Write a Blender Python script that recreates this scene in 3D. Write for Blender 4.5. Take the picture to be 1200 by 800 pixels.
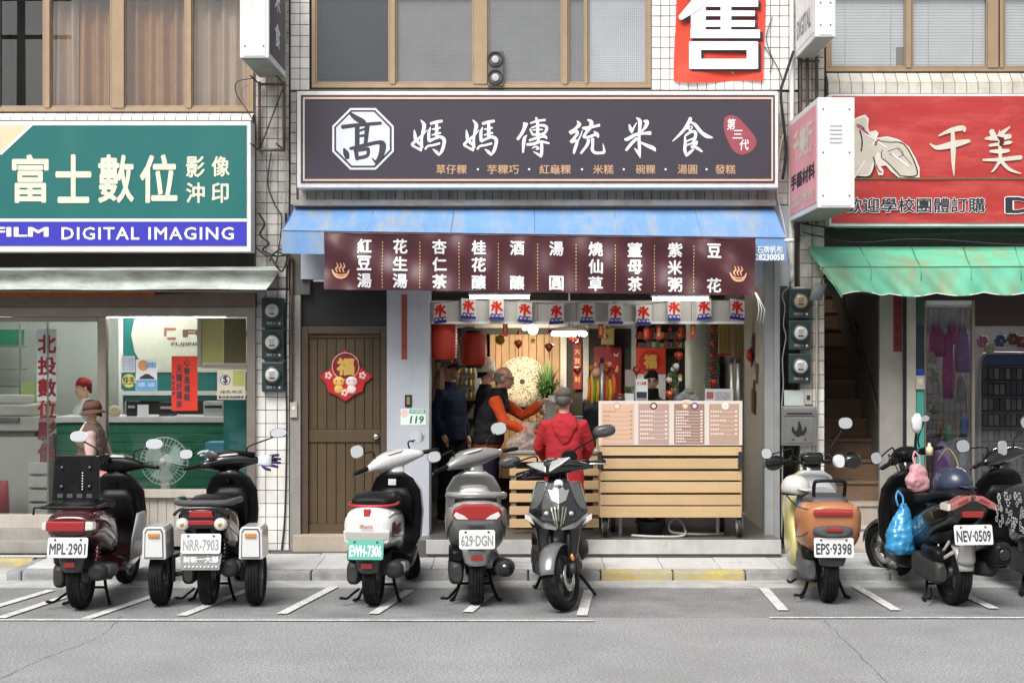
import bpy, bmesh, math, random
from mathutils import Vector, Matrix, Euler
random.seed(7)
R = math.radians
for o in list(bpy.data.objects): bpy.data.objects.remove(o)
scn = bpy.context.scene
COL = scn.collection

# ---------------------------------------------------------------- camera
CAMH, CAMY, FPX, CX, CY = 1.96, -14.6, 1840.0, 615.0, 412.0
cam_d = bpy.data.cameras.new('camera'); cam = bpy.data.objects.new('camera', cam_d); COL.objects.link(cam)
cam.location = (0, CAMY, CAMH); cam.rotation_euler = (R(90), 0, 0)
cam_d.sensor_width = 36; cam_d.lens = 36*FPX/1200; cam_d.shift_x = -(CX-600)/1200; cam_d.shift_y = (CY-400)/1200
cam_d.clip_end = 500; scn.camera = cam
# ---------------------------------------------------------------- sky and sun (overcast)
SUN_EL, SUN_ROT = 50, 200
wld = bpy.data.worlds.new('World'); scn.world = wld; wld.use_nodes = True
nt = wld.node_tree; nt.nodes.clear()
wo = nt.nodes.new('ShaderNodeOutputWorld'); bg = nt.nodes.new('ShaderNodeBackground')
sk = nt.nodes.new('ShaderNodeTexSky'); sk.sky_type = 'NISHITA'; sk.sun_disc = False
sk.sun_elevation = R(SUN_EL); sk.sun_rotation = R(SUN_ROT); sk.dust_density = 3.0; sk.air_density = 1.0; sk.ozone_density = 1.0
hs = nt.nodes.new('ShaderNodeHueSaturation'); hs.inputs['Saturation'].default_value = 0.12
nt.links.new(sk.outputs[0], hs.inputs['Color']); nt.links.new(hs.outputs[0], bg.inputs[0]); nt.links.new(bg.outputs[0], wo.inputs[0])
bg.inputs[1].default_value = 0.06
sd = bpy.data.lights.new('sun', 'SUN'); sd.energy = 1.5; sd.angle = R(32); sd.color = (1, .97, .93)
so = bpy.data.objects.new('sun', sd); COL.objects.link(so)
so.rotation_euler = (R(90-SUN_EL), 0, R(-25)); so.location = (-4, -10, 12)
scn.view_settings.view_transform = 'Standard'; scn.view_settings.look = 'None'; scn.view_settings.gamma = 1
scn.view_settings.use_curve_mapping = False
scn.view_settings.exposure = 1.25
scn.cycles.max_bounces = 8; scn.cycles.transparent_max_bounces = 16; scn.cycles.caustics_reflective = False; scn.cycles.caustics_refractive = False
scn.cycles.use_denoising = True; scn.cycles.sample_clamp_indirect = 6

# ---------------------------------------------------------------- place <-> picture scale
def S(y=0): return FPX/(y-CAMY)
def X(px, y=0): return (px-CX)/S(y)
def Z(py, y=0): return CAMH-(py-CY)/S(y)
def P(px, py, y=0): return Vector((X(px, y), y, Z(py, y)))

# ---------------------------------------------------------------- materials
def lin(c):
    if isinstance(c, str):
        c = [int(c[i:i+2], 16)/255 for i in (0, 2, 4)]
        c = [v/12.92 if v <= .04045 else ((v+.055)/1.055)**2.4 for v in c]
    return (c[0], c[1], c[2], 1)
MATS = {}
def mat(name, col, rough=.5, metal=0, var=.12, vs=6, bump=0, bs=60, stain=None, sa=.35, ss=(6, 6, 1.0), rnd=0, coat=0, emit=0, spec=.5, trans=0, alpha=1, fine=0, fs=0, st0=.48):
    if name in MATS: return MATS[name]
    m = bpy.data.materials.new(name); m.use_nodes = True; MATS[name] = m
    n = m.node_tree.nodes; l = m.node_tree.links; b = n['Principled BSDF']
    col = lin(col)
    b.inputs['Roughness'].default_value = rough; b.inputs['Metallic'].default_value = metal
    b.inputs['Coat Weight'].default_value = coat; b.inputs['Coat Roughness'].default_value = .08
    b.inputs['Specular IOR Level'].default_value = spec; b.inputs['Alpha'].default_value = alpha
    b.inputs['Transmission Weight'].default_value = trans
    b.inputs['Base Color'].default_value = col
    if emit:
        b.inputs['Emission Color'].default_value = col; b.inputs['Emission Strength'].default_value = emit
    geo = n.new('ShaderNodeNewGeometry'); out = None
    if var or stain or rnd:
        nz = n.new('ShaderNodeTexNoise'); nz.inputs['Scale'].default_value = vs; nz.inputs['Detail'].default_value = 5; nz.inputs['Roughness'].default_value = .65
        l.new(geo.outputs['Position'], nz.inputs['Vector'])
        mr = n.new('ShaderNodeMapRange'); mr.inputs[1].default_value = .3; mr.inputs[2].default_value = .7
        mr.inputs[3].default_value = 1-var; mr.inputs[4].default_value = 1+var*.6
        l.new(nz.outputs['Fac'], mr.inputs[0]); fac = mr.outputs[0]
        if fine:
            nf = n.new('ShaderNodeTexNoise'); nf.inputs['Scale'].default_value = fs or vs*18; nf.inputs['Detail'].default_value = 2
            l.new(geo.outputs['Position'], nf.inputs['Vector'])
            mf = n.new('ShaderNodeMapRange'); mf.inputs[1].default_value = .3; mf.inputs[2].default_value = .7; mf.inputs[3].default_value = 1-fine; mf.inputs[4].default_value = 1+fine
            l.new(nf.outputs['Fac'], mf.inputs[0]); mu = n.new('ShaderNodeMath'); mu.operation = 'MULTIPLY'
            l.new(fac, mu.inputs[0]); l.new(mf.outputs[0], mu.inputs[1]); fac = mu.outputs[0]
        if rnd:
            oi = n.new('ShaderNodeObjectInfo'); m2 = n.new('ShaderNodeMapRange'); m2.inputs[3].default_value = 1-rnd; m2.inputs[4].default_value = 1+rnd*.5
            l.new(oi.outputs['Random'], m2.inputs[0]); mu = n.new('ShaderNodeMath'); mu.operation = 'MULTIPLY'
            l.new(fac, mu.inputs[0]); l.new(m2.outputs[0], mu.inputs[1]); fac = mu.outputs[0]
        vm = n.new('ShaderNodeVectorMath'); vm.operation = 'SCALE'; vm.inputs[0].default_value = col[:3]; l.new(fac, vm.inputs['Scale'])
        out = vm.outputs[0]
        if stain:
            mp = n.new('ShaderNodeMapping'); mp.inputs['Scale'].default_value = ss; l.new(geo.outputs['Position'], mp.inputs[0])
            ns = n.new('ShaderNodeTexNoise'); ns.inputs['Scale'].default_value = 1; ns.inputs['Detail'].default_value = 6; ns.inputs['Roughness'].default_value = .7
            l.new(mp.outputs[0], ns.inputs['Vector'])
            ms = n.new('ShaderNodeMapRange'); ms.inputs[1].default_value = st0; ms.inputs[2].default_value = st0+.27; ms.inputs[4].default_value = sa
            l.new(ns.outputs['Fac'], ms.inputs[0]); mx = n.new('ShaderNodeMix'); mx.data_type = 'RGBA'
            l.new(ms.outputs[0], mx.inputs[0]); l.new(out, mx.inputs[6]); mx.inputs[7].default_value = lin(stain); out = mx.outputs[2]
        l.new(out, b.inputs['Base Color'])
    if bump:
        nb = n.new('ShaderNodeTexNoise'); nb.inputs['Scale'].default_value = bs; nb.inputs['Detail'].default_value = 4
        l.new(geo.outputs['Position'], nb.inputs['Vector']); bp = n.new('ShaderNodeBump'); bp.inputs['Strength'].default_value = bump; bp.inputs['Distance'].default_value = .01
        l.new(nb.outputs['Fac'], bp.inputs['Height']); l.new(bp.outputs[0], b.inputs['Normal'])
    return m
def glass(name, tint=(.92, .95, .94), refl=.08, rough=.0, bump=None):
    """thin pane: clear with a Fresnel-like mirror layer"""
    if name in MATS: return MATS[name]
    m = bpy.data.materials.new(name); m.use_nodes = True; MATS[name] = m
    n = m.node_tree.nodes; l = m.node_tree.links; n.clear()
    o = n.new('ShaderNodeOutputMaterial'); t = n.new('ShaderNodeBsdfTransparent'); t.inputs[0].default_value = (*tint, 1)
    g = n.new('ShaderNodeBsdfGlossy'); g.inputs['Roughness'].default_value = rough; g.inputs[0].default_value = (1, 1, 1, 1)
    lw = n.new('ShaderNodeLayerWeight'); lw.inputs[0].default_value = .25
    mr = n.new('ShaderNodeMapRange'); mr.inputs[3].default_value = refl; mr.inputs[4].default_value = min(1, refl+.7)
    l.new(lw.outputs['Fresnel'], mr.inputs[0]); mx = n.new('ShaderNodeMixShader')
    l.new(mr.outputs[0], mx.inputs[0]); l.new(t.outputs[0], mx.inputs[1]); l.new(g.outputs[0], mx.inputs[2]); l.new(mx.outputs[0], o.inputs[0])
    return m

# ---------------------------------------------------------------- objects
WO = {}
def link(o, parent=None):
    COL.objects.link(o)
    if parent is not None: o.parent = parent
    return o
def tag(o, label=None, cat=None, group=None, kind=None):
    if label: o['label'] = label
    if cat: o['category'] = cat
    if group: o['group'] = group
    if kind: o['kind'] = kind
    return o
def thing(name, label, cat, loc=(0, 0, 0), rotz=None, group=None, kind=None):
    o = bpy.data.objects.new(name, None); o.empty_display_size = .1; link(o); o.location = loc
    if rotz is not None: o.rotation_euler = (0, 0, rotz)
    else: WO[o.name] = Vector(loc)
    return tag(o, label, cat, group, kind)
def obj(name, mesh, parent=None, loc=(0, 0, 0), rot=None):
    """mesh object; under an unrotated thing the coordinates are those of the place"""
    o = bpy.data.objects.new(name, mesh); link(o, parent)
    loc = Vector(loc)
    if parent is not None and parent.name in WO: o.location = loc-WO[parent.name]
    else: o.location = loc
    if parent is None or parent.name in WO: WO[o.name] = loc
    if rot is not None:
        o.rotation_euler = rot; WO.pop(o.name, None)
    return o
class MB:
    """collects shapes for ONE mesh"""
    def __init__(s): s.v = []; s.f = []; s.mi = []; s.sm = []; s.M = None; s.m = 0; s.smooth = False
    def add(s, vs, fs, smooth=None):
        b = len(s.v); s.v += [tuple(s.M @ Vector(p)) if s.M else tuple(p) for p in vs]
        for f in fs:
            s.f.append([b+i for i in f]); s.mi.append(s.m); s.sm.append(s.smooth if smooth is None else smooth)
        return s
    def box(s, x0, x1, y0, y1, z0, z1):
        v = [(x, y, z) for x in (x0, x1) for y in (y0, y1) for z in (z0, z1)]
        return s.add(v, [(0, 1, 3, 2), (4, 6, 7, 5), (0, 4, 5, 1), (2, 3, 7, 6), (0, 2, 6, 4), (1, 5, 7, 3)], False)
    def quad(s, *p): return s.add(p, [tuple(range(len(p)))], False)
    def ring(s, rings, cap=True, closed=True, smooth=True):
        n = len(rings[0]); vs = [p for r in rings for p in r]; fs = []
        for i in range(len(rings)-1):
            for j in range(n if closed else n-1):
                k = (j+1) % n; fs.append((i*n+j, i*n+k, (i+1)*n+k, (i+1)*n+j))
        s.add(vs, fs, smooth)
        if cap and closed:
            s.add(rings[0], [tuple(range(n))[::-1]], False); s.add(rings[-1], [tuple(range(n))], False)
        return s
    def tube(s, pts, r, n=8, cap=True):
        pts = [Vector(p) for p in pts]; rs = r if isinstance(r, (list, tuple)) else [r]*len(pts); rings = []
        up = None
        for i, p in enumerate(pts):
            d = (pts[min(i+1, len(pts)-1)]-pts[max(i-1, 0)])
            if d.length < 1e-9: d = Vector((0, 0, 1))
            d.normalize()
            if up is None: up = Vector((0, 0, 1)) if abs(d.z) < .9 else Vector((1, 0, 0))
            a = d.cross(up)
            if a.length < 1e-6: a = d.orthogonal()
            a.normalize(); b = a.cross(d).normalized(); up = b
            rings.append([p+rs[i]*(math.cos(t)*a+math.sin(t)*b) for t in [2*math.pi*k/n for k in range(n)]])
        return s.ring(rings, cap)
    def cyl(s, p0, p1, r0, r1=None, n=16): return s.tube([p0, p1], [r0, r0 if r1 is None else r1], n)
    def lathe(s, prof, c=(0, 0, 0), axis='Z', n=24, cap=True):
        c = Vector(c); rings = []
        for r, h in prof:
            rg = []
            for k in range(n):
                t = 2*math.pi*k/n; a, b = r*math.cos(t), r*math.sin(t)
                q = {'Z': (a, b, h), 'X': (h, a, b), 'Y': (b, h, a)}[axis]
                rg.append(c+Vector(q))
            rings.append(rg)
        return s.ring(rings, cap)
    def sphere(s, c, r, n=16, m=10):
        rx, ry, rz = r if isinstance(r, (tuple, list)) else (r, r, r); c = Vector(c); rings = []
        for i in range(m+1):
            t = math.pi*(i+.02 if i == 0 else (i-.02 if i == m else i))/m
            rings.append([c+Vector((rx*math.sin(t)*math.cos(2*math.pi*k/n), ry*math.sin(t)*math.sin(2*math.pi*k/n), -rz*math.cos(t))) for k in range(n)])
        return s.ring(rings)
    def prism(s, poly, y0, y1, smooth=False):
        """outline in x,z pushed from y0 to y1"""
        a = [(x, y0, z) for x, z in poly]; b = [(x, y1, z) for x, z in poly]; n = len(poly)
        s.add(a+b, [tuple(range(n)), tuple(range(2*n-1, n-1, -1))], False)
        return s.add(a+b, [(j, n+j, n+(j+1) % n, (j+1) % n) for j in range(n)], smooth)
    def loft(s, secs, axis='Y', n=24, cap=True):
        """secs: (pos, centre_a, centre_b, half width, up, down, power); Y: a=x b=z, Z: a=x b=y"""
        rings = []
        for q in secs:
            pos, ca, cb, hw, up, dn, pw = q; rg = []
            for k in range(n):
                t = 2*math.pi*k/n; c, d = math.cos(t), math.sin(t)
                a = ca+hw*math.copysign(abs(c)**(2/pw), c); b = cb+(up if d > 0 else dn)*math.copysign(abs(d)**(2/pw), d)
                rg.append({'Y': (a, pos, b), 'Z': (a, b, pos), 'X': (pos, a, b)}[axis])
            rings.append(rg)
        return s.ring(rings, cap)
    def mesh(s, mats, bevel=0, fix=True, name='m', sub=0, seg=2):
        me = bpy.data.meshes.new(name); me.from_pydata(s.v, [], s.f)
        for m in (mats if isinstance(mats, (list, tuple)) else [mats]): me.materials.append(m)
        me.polygons.foreach_set('material_index', s.mi); me.polygons.foreach_set('use_smooth', s.sm)
        if bevel or fix or sub:
            bm = bmesh.new(); bm.from_mesh(me)
            bmesh.ops.remove_doubles(bm, verts=bm.verts, dist=1e-5)
            if fix: bmesh.ops.recalc_face_normals(bm, faces=bm.faces)
            if bevel:
                ed = [e for e in bm.edges if len(e.link_faces) == 2 and e.calc_face_angle(0) > .6]
                bmesh.ops.bevel(bm, geom=ed, offset=bevel, segments=seg, affect='EDGES', profile=.6, clamp_overlap=True)
            bm.to_mesh(me); bm.free()
        return me
    def build(s, name, mats, parent=None, bevel=0, loc=(0, 0, 0), **k):
        return obj(name, s.mesh(mats, bevel, name=name, **k), parent, loc)
def bx(name, m, parent, x0, x1, y0, y1, z0, z1, bevel=0):
    return MB().box(min(x0, x1), max(x0, x1), min(y0, y1), max(y0, y1), min(z0, z1), max(z0, z1)).build(name, m, parent, bevel)
def bpx(name, m, parent, px0, px1, py0, py1, y0, y1, bevel=0):
    """box whose front (nearest) face spans the given picture rectangle at depth y0"""
    return bx(name, m, parent, X(px0, y0), X(px1, y0), y0, y1, Z(py1, y0), Z(py0, y0), bevel)

# ---------------------------------------------------------------- lettering and brush strokes
SCR = bpy.data.scenes.new('scratch')
def bake(o):
    """mesh of a text or modified object, evaluated in an otherwise empty scene"""
    SCR.collection.objects.link(o); vl = SCR.view_layers[0]; vl.update(); dg = vl.depsgraph
    me = bpy.data.meshes.new_from_object(o.evaluated_get(dg)); bpy.data.objects.remove(o); return me
TXT = {}
def text_mesh(s, bold=0, spacing=1.0, line=1.0):
    k = (s, bold, spacing, line)
    if k in TXT: return TXT[k]
    cu = bpy.data.curves.new('t', 'FONT'); cu.body = s; cu.offset = bold; cu.space_character = spacing; cu.space_line = line; cu.resolution_u = 2; cu.align_x = 'CENTER'
    o = bpy.data.objects.new('t', cu); me = bake(o); vs = [v.co.copy() for v in me.vertices]; fs = [tuple(p.vertices) for p in me.polygons]
    bpy.data.curves.remove(cu); bpy.data.meshes.remove(me)
    TXT[k] = (vs, fs); return TXT[k]
def fit(s, x0, x1, z0, z1, bold=0, spacing=1.0, shear=0, line=1.0):
    """glyphs scaled into a rectangle; bold widens the strokes by laying shifted copies a hair in front of each other"""
    vs, fs = text_mesh(s, 0, spacing, line)
    if not vs: return [], []
    ax = min(v.x for v in vs)-bold; bx_ = max(v.x for v in vs)+bold; ay = min(v.y for v in vs)-bold; by = max(v.y for v in vs)+bold
    sx = (x1-x0)/max(bx_-ax, 1e-6); sz = (z1-z0)/max(by-ay, 1e-6); V, Fc = [], []
    sh = [(0, 0)]
    if bold:
        rings = max(1, math.ceil(bold/.04))
        for r in range(1, rings+1):
            d = bold*r/rings; sh += [(d*math.cos(k*math.pi/4), d*math.sin(k*math.pi/4)) for k in range(8)]
    for q, (dx, dy) in enumerate(sh):
        b = len(V); V += [(x0+(v.x+dx-ax)*sx+shear*(v.y+dy-ay)*sz, q*.00004, z0+(v.y+dy-ay)*sz) for v in vs]; Fc += [tuple(b+i for i in f) for f in fs]
    return V, Fc
def refine(vs, fs, mx):
    """split long edges so that print can follow a curved cloth"""
    bm = bmesh.new(); bv = [bm.verts.new(v) for v in vs]
    for f in fs:
        try: bm.faces.new([bv[i] for i in f])
        except ValueError: pass
    bmesh.ops.triangulate(bm, faces=bm.faces)
    for _ in range(4):
        ed = [e for e in bm.edges if e.calc_length() > mx]
        if not ed: break
        bmesh.ops.subdivide_edges(bm, edges=ed, cuts=1)
        bmesh.ops.triangulate(bm, faces=[f for f in bm.faces if len(f.verts) > 3])
    bm.verts.index_update(); V = [tuple(v.co) for v in bm.verts]; Fc = [tuple(v.index for v in f.verts) for f in bm.faces]; bm.free()
    return V, Fc
def lettering(parent, s, x0, x1, z0, z1, y, m, bold=0, spacing=1.0, shear=0, name='lettering', M=None, line=1.0):
    vs, fs = fit(s, x0, x1, z0, z1, bold, spacing, shear, line); mb = MB(); mb.M = M
    mb.add([(a, y-b, c) for a, b, c in vs], fs, False)
    return mb.build(name, m, parent, fix=False)
def letpx(parent, s, px0, px1, py0, py1, y, m, **k):
    return lettering(parent, s, X(px0, y), X(px1, y), Z(py1, y), Z(py0, y), y, m, **k)
def catmull(p, n=6):
    out = []; q = [p[0]]+list(p)+[p[-1]]
    for i in range(1, len(q)-2):
        for k in range(n):
            t = k/n; out.append(tuple(.5*(2*q[i][j]+(q[i+1][j]-q[i-1][j])*t+(2*q[i-1][j]-5*q[i][j]+4*q[i+1][j]-q[i+2][j])*t*t+(3*q[i][j]-q[i-1][j]-3*q[i+1][j]+q[i+2][j])*t**3) for j in range(len(p[0]))))
    out.append(tuple(p[-1])); return out
def brush(mb, strokes, to):
    """strokes of (u, v, width); to(u, v, lift) gives the place"""
    for k, st in enumerate(strokes):
        pts = catmull(st, 6) if len(st) > 2 else [tuple(st[0][j]+(st[1][j]-st[0][j])*t/4 for j in range(3)) for t in range(5)]
        L = []; Rr = []
        for i, (u, v, w) in enumerate(pts):
            a = pts[max(i-1, 0)]; b = pts[min(i+1, len(pts)-1)]; dx, dy = b[0]-a[0], b[1]-a[1]; d = math.hypot(dx, dy) or 1
            nx, ny = -dy/d*w/2, dx/d*w/2; L.append((u+nx, v+ny)); Rr.append((u-nx, v-ny))
        e0 = (pts[0][0]*1.0+(pts[0][0]-pts[1][0])*.6, pts[0][1]+(pts[0][1]-pts[1][1])*.6); e1 = (pts[-1][0]+(pts[-1][0]-pts[-2][0])*.6, pts[-1][1]+(pts[-1][1]-pts[-2][1])*.6)
        poly = [e0]+L+[e1]+Rr[::-1]; n = len(L)
        vs = [to(u, v, k) for u, v in poly]
        fs = [(0, 1, len(poly)-1), (n, n+1, n+2)]+[(1+i, 2+i, len(poly)-2-i, len(poly)-1-i) for i in range(n-1)]
        mb.add(vs, fs, False)
    return mb
def copy_tree(o, parent=None):
    c = o.copy(); link(c, parent)
    for ch in list(o.children): copy_tree(ch, c)
    return c
def remesh(mb, mats, voxel=.011, smooth=6, wrinkle=0, seed=0):
    """fuse the shapes into one continuous skin"""
    me = mb.mesh(mats, fix=True); o = bpy.data.objects.new('tmp', me)
    m = o.modifiers.new('r', 'REMESH'); m.mode = 'VOXEL'; m.voxel_size = voxel; m.use_smooth_shade = True
    s_ = o.modifiers.new('s', 'SMOOTH'); s_.iterations = smooth; s_.factor = .5
    r_ = bake(o)
    if wrinkle:
        from mathutils import noise
        n_ = len(r_.vertices); co = [0.0]*(3*n_); no = [0.0]*(3*n_); r_.vertices.foreach_get('co', co); r_.vertices.foreach_get('normal', no)
        for i in range(n_):
            p = Vector((co[3*i]*9+seed, co[3*i+1]*9, co[3*i+2]*14)); w_ = wrinkle*(noise.noise(p)+.6*noise.noise(p*2.3))
            for k in range(3): co[3*i+k] += no[3*i+k]*w_
        r_.vertices.foreach_set('co', co); r_.update()
    r_.polygons.foreach_set('use_smooth', [True]*len(r_.polygons)); return r_
# ================================================================ SETTING: road, kerb, pavement
M_asph = mat('asphalt', (.34, .342, .345), .9, var=.13, vs=1.3, bump=1.0, bs=110, fine=.42, fs=62, stain=(.27, .27, .27), sa=.6, ss=(1.2, .5, 1))
M_asph2 = mat('asphalt_dark', (.27, .272, .276), .9, var=.28, vs=2.2, bump=1.0, bs=110, fine=.42, fs=62, stain=(.17, .17, .17), sa=.6, ss=(1.5, 1.5, 1))
M_gut = mat('gutter_concrete', (.50, .50, .49), .9, var=.25, vs=5, bump=.4, bs=120, fine=.14, stain=(.11, .11, .11), sa=.5, ss=(2, 8, 1))
M_paint = mat('road_paint', (.72, .72, .70), .8, var=.15, vs=9, fine=.3, fs=60, stain=(.3, .3, .3), sa=.8, ss=(7, 7, 1), st0=.48)
M_kerb = mat('kerb_stone', (.33, .335, .34), .85, var=.25, vs=7, fine=.14, stain=(.12, .12, .12), sa=.6, ss=(5, 5, 9))
M_kerbY = mat('kerb_yellow', (.58, .46, .15), .85, var=.2, vs=8, fine=.14, stain=(.33, .33, .32), sa=1.0, ss=(4, 4, 7), st0=.38)
M_slab = mat('paving', (.60, .595, .585), .85, var=.15, vs=3, fine=.12, rnd=.12, stain=(.2, .2, .2), sa=.4, ss=(3, 3, 1))
M_joint = mat('joint', (.1, .1, .1), .95)
KY, KT = -1.17, .088
def swalk(y): return KT+.03*(y-KY)/(-KY)
g = MB(); g.box(-60, 60, -40, 30, -.3, -.004); tag(g.build('ground', M_asph2), 'dark ground under the road and buildings', 'ground', kind='structure')
rd = MB()
rd.add([(-60, -40, 0), (60, -40, 0), (60, -3.02, 0), (-60, -3.02, 0)], [(0, 1, 2, 3)])
road = rd.build('road', M_asph); tag(road, 'grey asphalt roadway in front of the parked scooters', 'road', kind='structure')
pb = MB(); pb.add([(-60, -3.02, 0), (60, -3.02, 0), (60, -1.56, 0), (-60, -1.56, 0)], [(0, 1, 2, 3)])
tag(pb.build('parking_strip', M_asph2), 'darker asphalt strip of scooter parking bays', 'parking strip', kind='structure')
gt = MB(); gt.box(-60, 60, -1.56, KY, -.05, .006); tag(gt.build('gutter', M_gut), 'pale concrete gutter along the kerb', 'gutter', kind='structure')
# crack running across the road
ck = MB(); pts = []
c0 = [(700, 690), (712, 705), (740, 722), (768, 738), (800, 765), (850, 800)]
def gp(px, py, z=0):
    s = (py-CY)/(CAMH-z); return Vector(((px-CX)/s, FPX/s+CAMY, z))
for (a, b) in zip([(945+i, 0) for i in range(1)], [0]): pass
cr = catmull([(955, 714, 0), (965, 725, 0), (985, 745, 0), (1010, 770, 0), (1040, 800, 0)], 8)
cr2 = catmull([(140, 722, 0), (118, 745, 0), (60, 768, 0), (0, 795, 0)], 8)
for C in (cr, cr2):
    L = []; Rr = []
    for u, v, _ in C:
        p = gp(u, v); w = random.uniform(.001, .0035); j = random.uniform(-.012, .012); L.append((p.x-w+j, p.y, .0025)); Rr.append((p.x+w+j, p.y, .0025))
    ck.add(L+Rr, [(i, len(L)+i, len(L)+i+1, i+1) for i in range(len(L)-1)])
ck.build('crack', mat('crack_tar', (.13, .13, .13), .95), road, fix=False)
# painted bay lines (worn, so broken into irregular quads)
def line(x0, y0, x1, y1, w, name='painted_line'):
    """a painted strip on the ground between two ground points"""
    a = Vector((x0, y0)); b = Vector((x1, y1)); d = (b-a).normalized(); nn = Vector((-d.y, d.x))*w/2; mb = MB(); n = max(2, int((b-a).length/.12)); L = []; Rr = []
    for i in range(n+1):
        p = a+(b-a)*i/n; j = random.uniform(-.004, .004); L.append((p.x+nn.x*(1+j*10), p.y+nn.y*(1+j*10), .009)); Rr.append((p.x-nn.x*(1-j*10), p.y-nn.y*(1-j*10), .009))
    mb.add(L+Rr, [(i, i+1, n+2+i, n+1+i) for i in range(n)])
    return mb.build(name, M_paint, None)
lines = []
YL = gp(600, 728).y
def pl(*a, w=.08): lines.append(line(*a, w))
pl(X(-250, YL), YL+.05, X(697, YL), YL-.0, w=.045)
pl(X(905, YL), YL+.13, X(1500, YL), YL+.13, w=.05)
for (ax, ay, bx2, by2) in [(-60, 728, 60, 692), (0, 725, 75, 700), (100, 726, 185, 697), (213, 722, 290, 692), (330, 720, 392, 688), (438, 720, 480, 692), (548, 718, 575, 696), (682, 722, 690, 692), (918, 716, 895, 690), (1050, 716, 1000, 686), (1165, 714, 1105, 686), (1290, 716, 1230, 690)]:
    p, q = gp(ax, ay), gp(bx2, by2); pl(p.x, p.y, q.x, q.y, w=.08)
for i, o in enumerate(lines):
    o.location.z += .0002*i; o['kind'] = 'structure'
    o['label'] = ('long white bay line along the scooter wheels', 'white bay edge line at the right end')[i] if i < 2 else 'worn white slanting line between scooter bays'; o['category'] = 'marking'
# pavement with slabs, kerb with stones
pv = thing('pavement', 'grey paved footway in front of the shops', 'pavement', (0, -.6, 0), kind='structure')
XK = -4.31   # left of this the kerb stands back
v0 = MB(); v0.add([(XK, KY+.13, KT-.012), (9, KY+.13, KT-.012), (9, .35, .138), (XK, .35, .138)], [(0, 1, 2, 3)]); v0.build('joint_bed', M_joint, pv)
v0 = MB(); v0.add([(-9, -.30, .123), (XK, -.30, .123), (XK, .35, .138), (-9, .35, .138)], [(0, 1, 2, 3)]); v0.build('joint_bed', M_joint, pv)
v0 = MB(); v0.box(-9, XK-.125, KY+.002, -.41, -.05, .008); v0.build('apron', M_gut, pv)
rows = [(KY+.135, -.72), (-.715, -.36), (-.355, .0), (.005, .3)]
for r, (ya, yb) in enumerate(rows):
    x = -6.6+.13*r
    while x < 6.4:
        w = .5+random.uniform(-.004, .004)
        if x < XK and (yb < -.3 or x+w > XK+.3) and yb < -.3: x += w if x+w < XK else XK-x; continue
        d = random.uniform(-.0025, .0025); mb = MB()
        if ya < -.3 and x < XK: ya2 = max(ya, -.29)
        v = [(x, ya), (x+w-.006, ya), (x+w-.006, yb), (x, yb)]
        mb.add([(a, b, swalk(b)+d) for a, b in v]+[(a, b, swalk(b)-.012) for a, b in v], [(0, 1, 2, 3), (0, 4, 5, 1), (1, 5, 6, 2), (2, 6, 7, 3), (3, 7, 4, 0)])
        mb.build('paving_slab', M_slab, pv, bevel=.002); x += w
kb = thing('kerb', 'granite kerb with yellow painted stretches', 'kerb', (0, KY, 0), kind='structure')
MB().box(XK-.13, XK, KY, -.29, -.02, KT-.002).build('kerb_stone', M_kerb, kb, bevel=.025)
x = -6.8
while x < XK-.14:
    MB().box(x, min(x+.612, XK-.135), -.42, -.295, -.02, KT+.004).build('kerb_stone', M_kerbY, kb, bevel=.025); x += .62
x = XK+.004; i = 0
while x < 6.5:
    w = .62; yel = (X(688, KY) < x+w*.5 < X(872, KY))
    mb = MB(); mb.box(x, x+w-.008, KY+random.uniform(-.003, .003), KY+.13, -.02, KT+random.uniform(-.003, .003))
    mb.build('kerb_stone', M_kerbY if yel else M_kerb, kb, bevel=.025); x += w; i += 1

# ================================================================ BUILDINGS
M_tile = mat('white_tile', (.86, .845, .81), .25, var=.08, vs=5, rnd=.12, stain=(.42, .35, .27), sa=.45, ss=(7, 7, 2.0))
M_tileD = mat('grimy_tile', (.56, .53, .48), .4, var=.2, vs=5, rnd=.2, stain=(.13, .11, .09), sa=.8, ss=(7, 7, 2.2))
M_grout = mat('grout', (.12, .11, .10), .95, var=.2)
M_con = mat('concrete', (.30, .285, .265), .9, var=.2, vs=3, fine=.1, stain=(.12, .11, .10), sa=.6, ss=(5, 5, 1))
M_dark = mat('dark_void', (.03, .03, .03), .9)
M_alu = mat('bronze_aluminium', (.40, .29, .19), .45, metal=.35, var=.1, stain=(.2, .15, .11), sa=.3)
M_bluewall = mat('blue_grey_paint', (.47, .50, .55), .55, var=.06, vs=2, stain=(.26, .28, .31), sa=.35, ss=(4, 4, 1), bump=.15, bs=25)
M_white = mat('white_paint', (.78, .78, .78), .4, var=.05, stain=(.45, .42, .38), sa=.3, ss=(8, 8, 2))
M_rust = mat('rusty_steel', (.10, .07, .055), .8, var=.35, vs=12, stain=(.20, .09, .04), sa=.7, ss=(10, 10, 4))
M_cable = mat('black_cable', (.02, .02, .02), .6, var=0)
M_cableG = mat('grey_cable', (.35, .34, .33), .6, var=.1)
M_pipe = mat('cream_pipe', (.50, .46, .38), .5, var=.15, stain=(.2, .17, .13), sa=.5)
tile_meshes = {}
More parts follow.
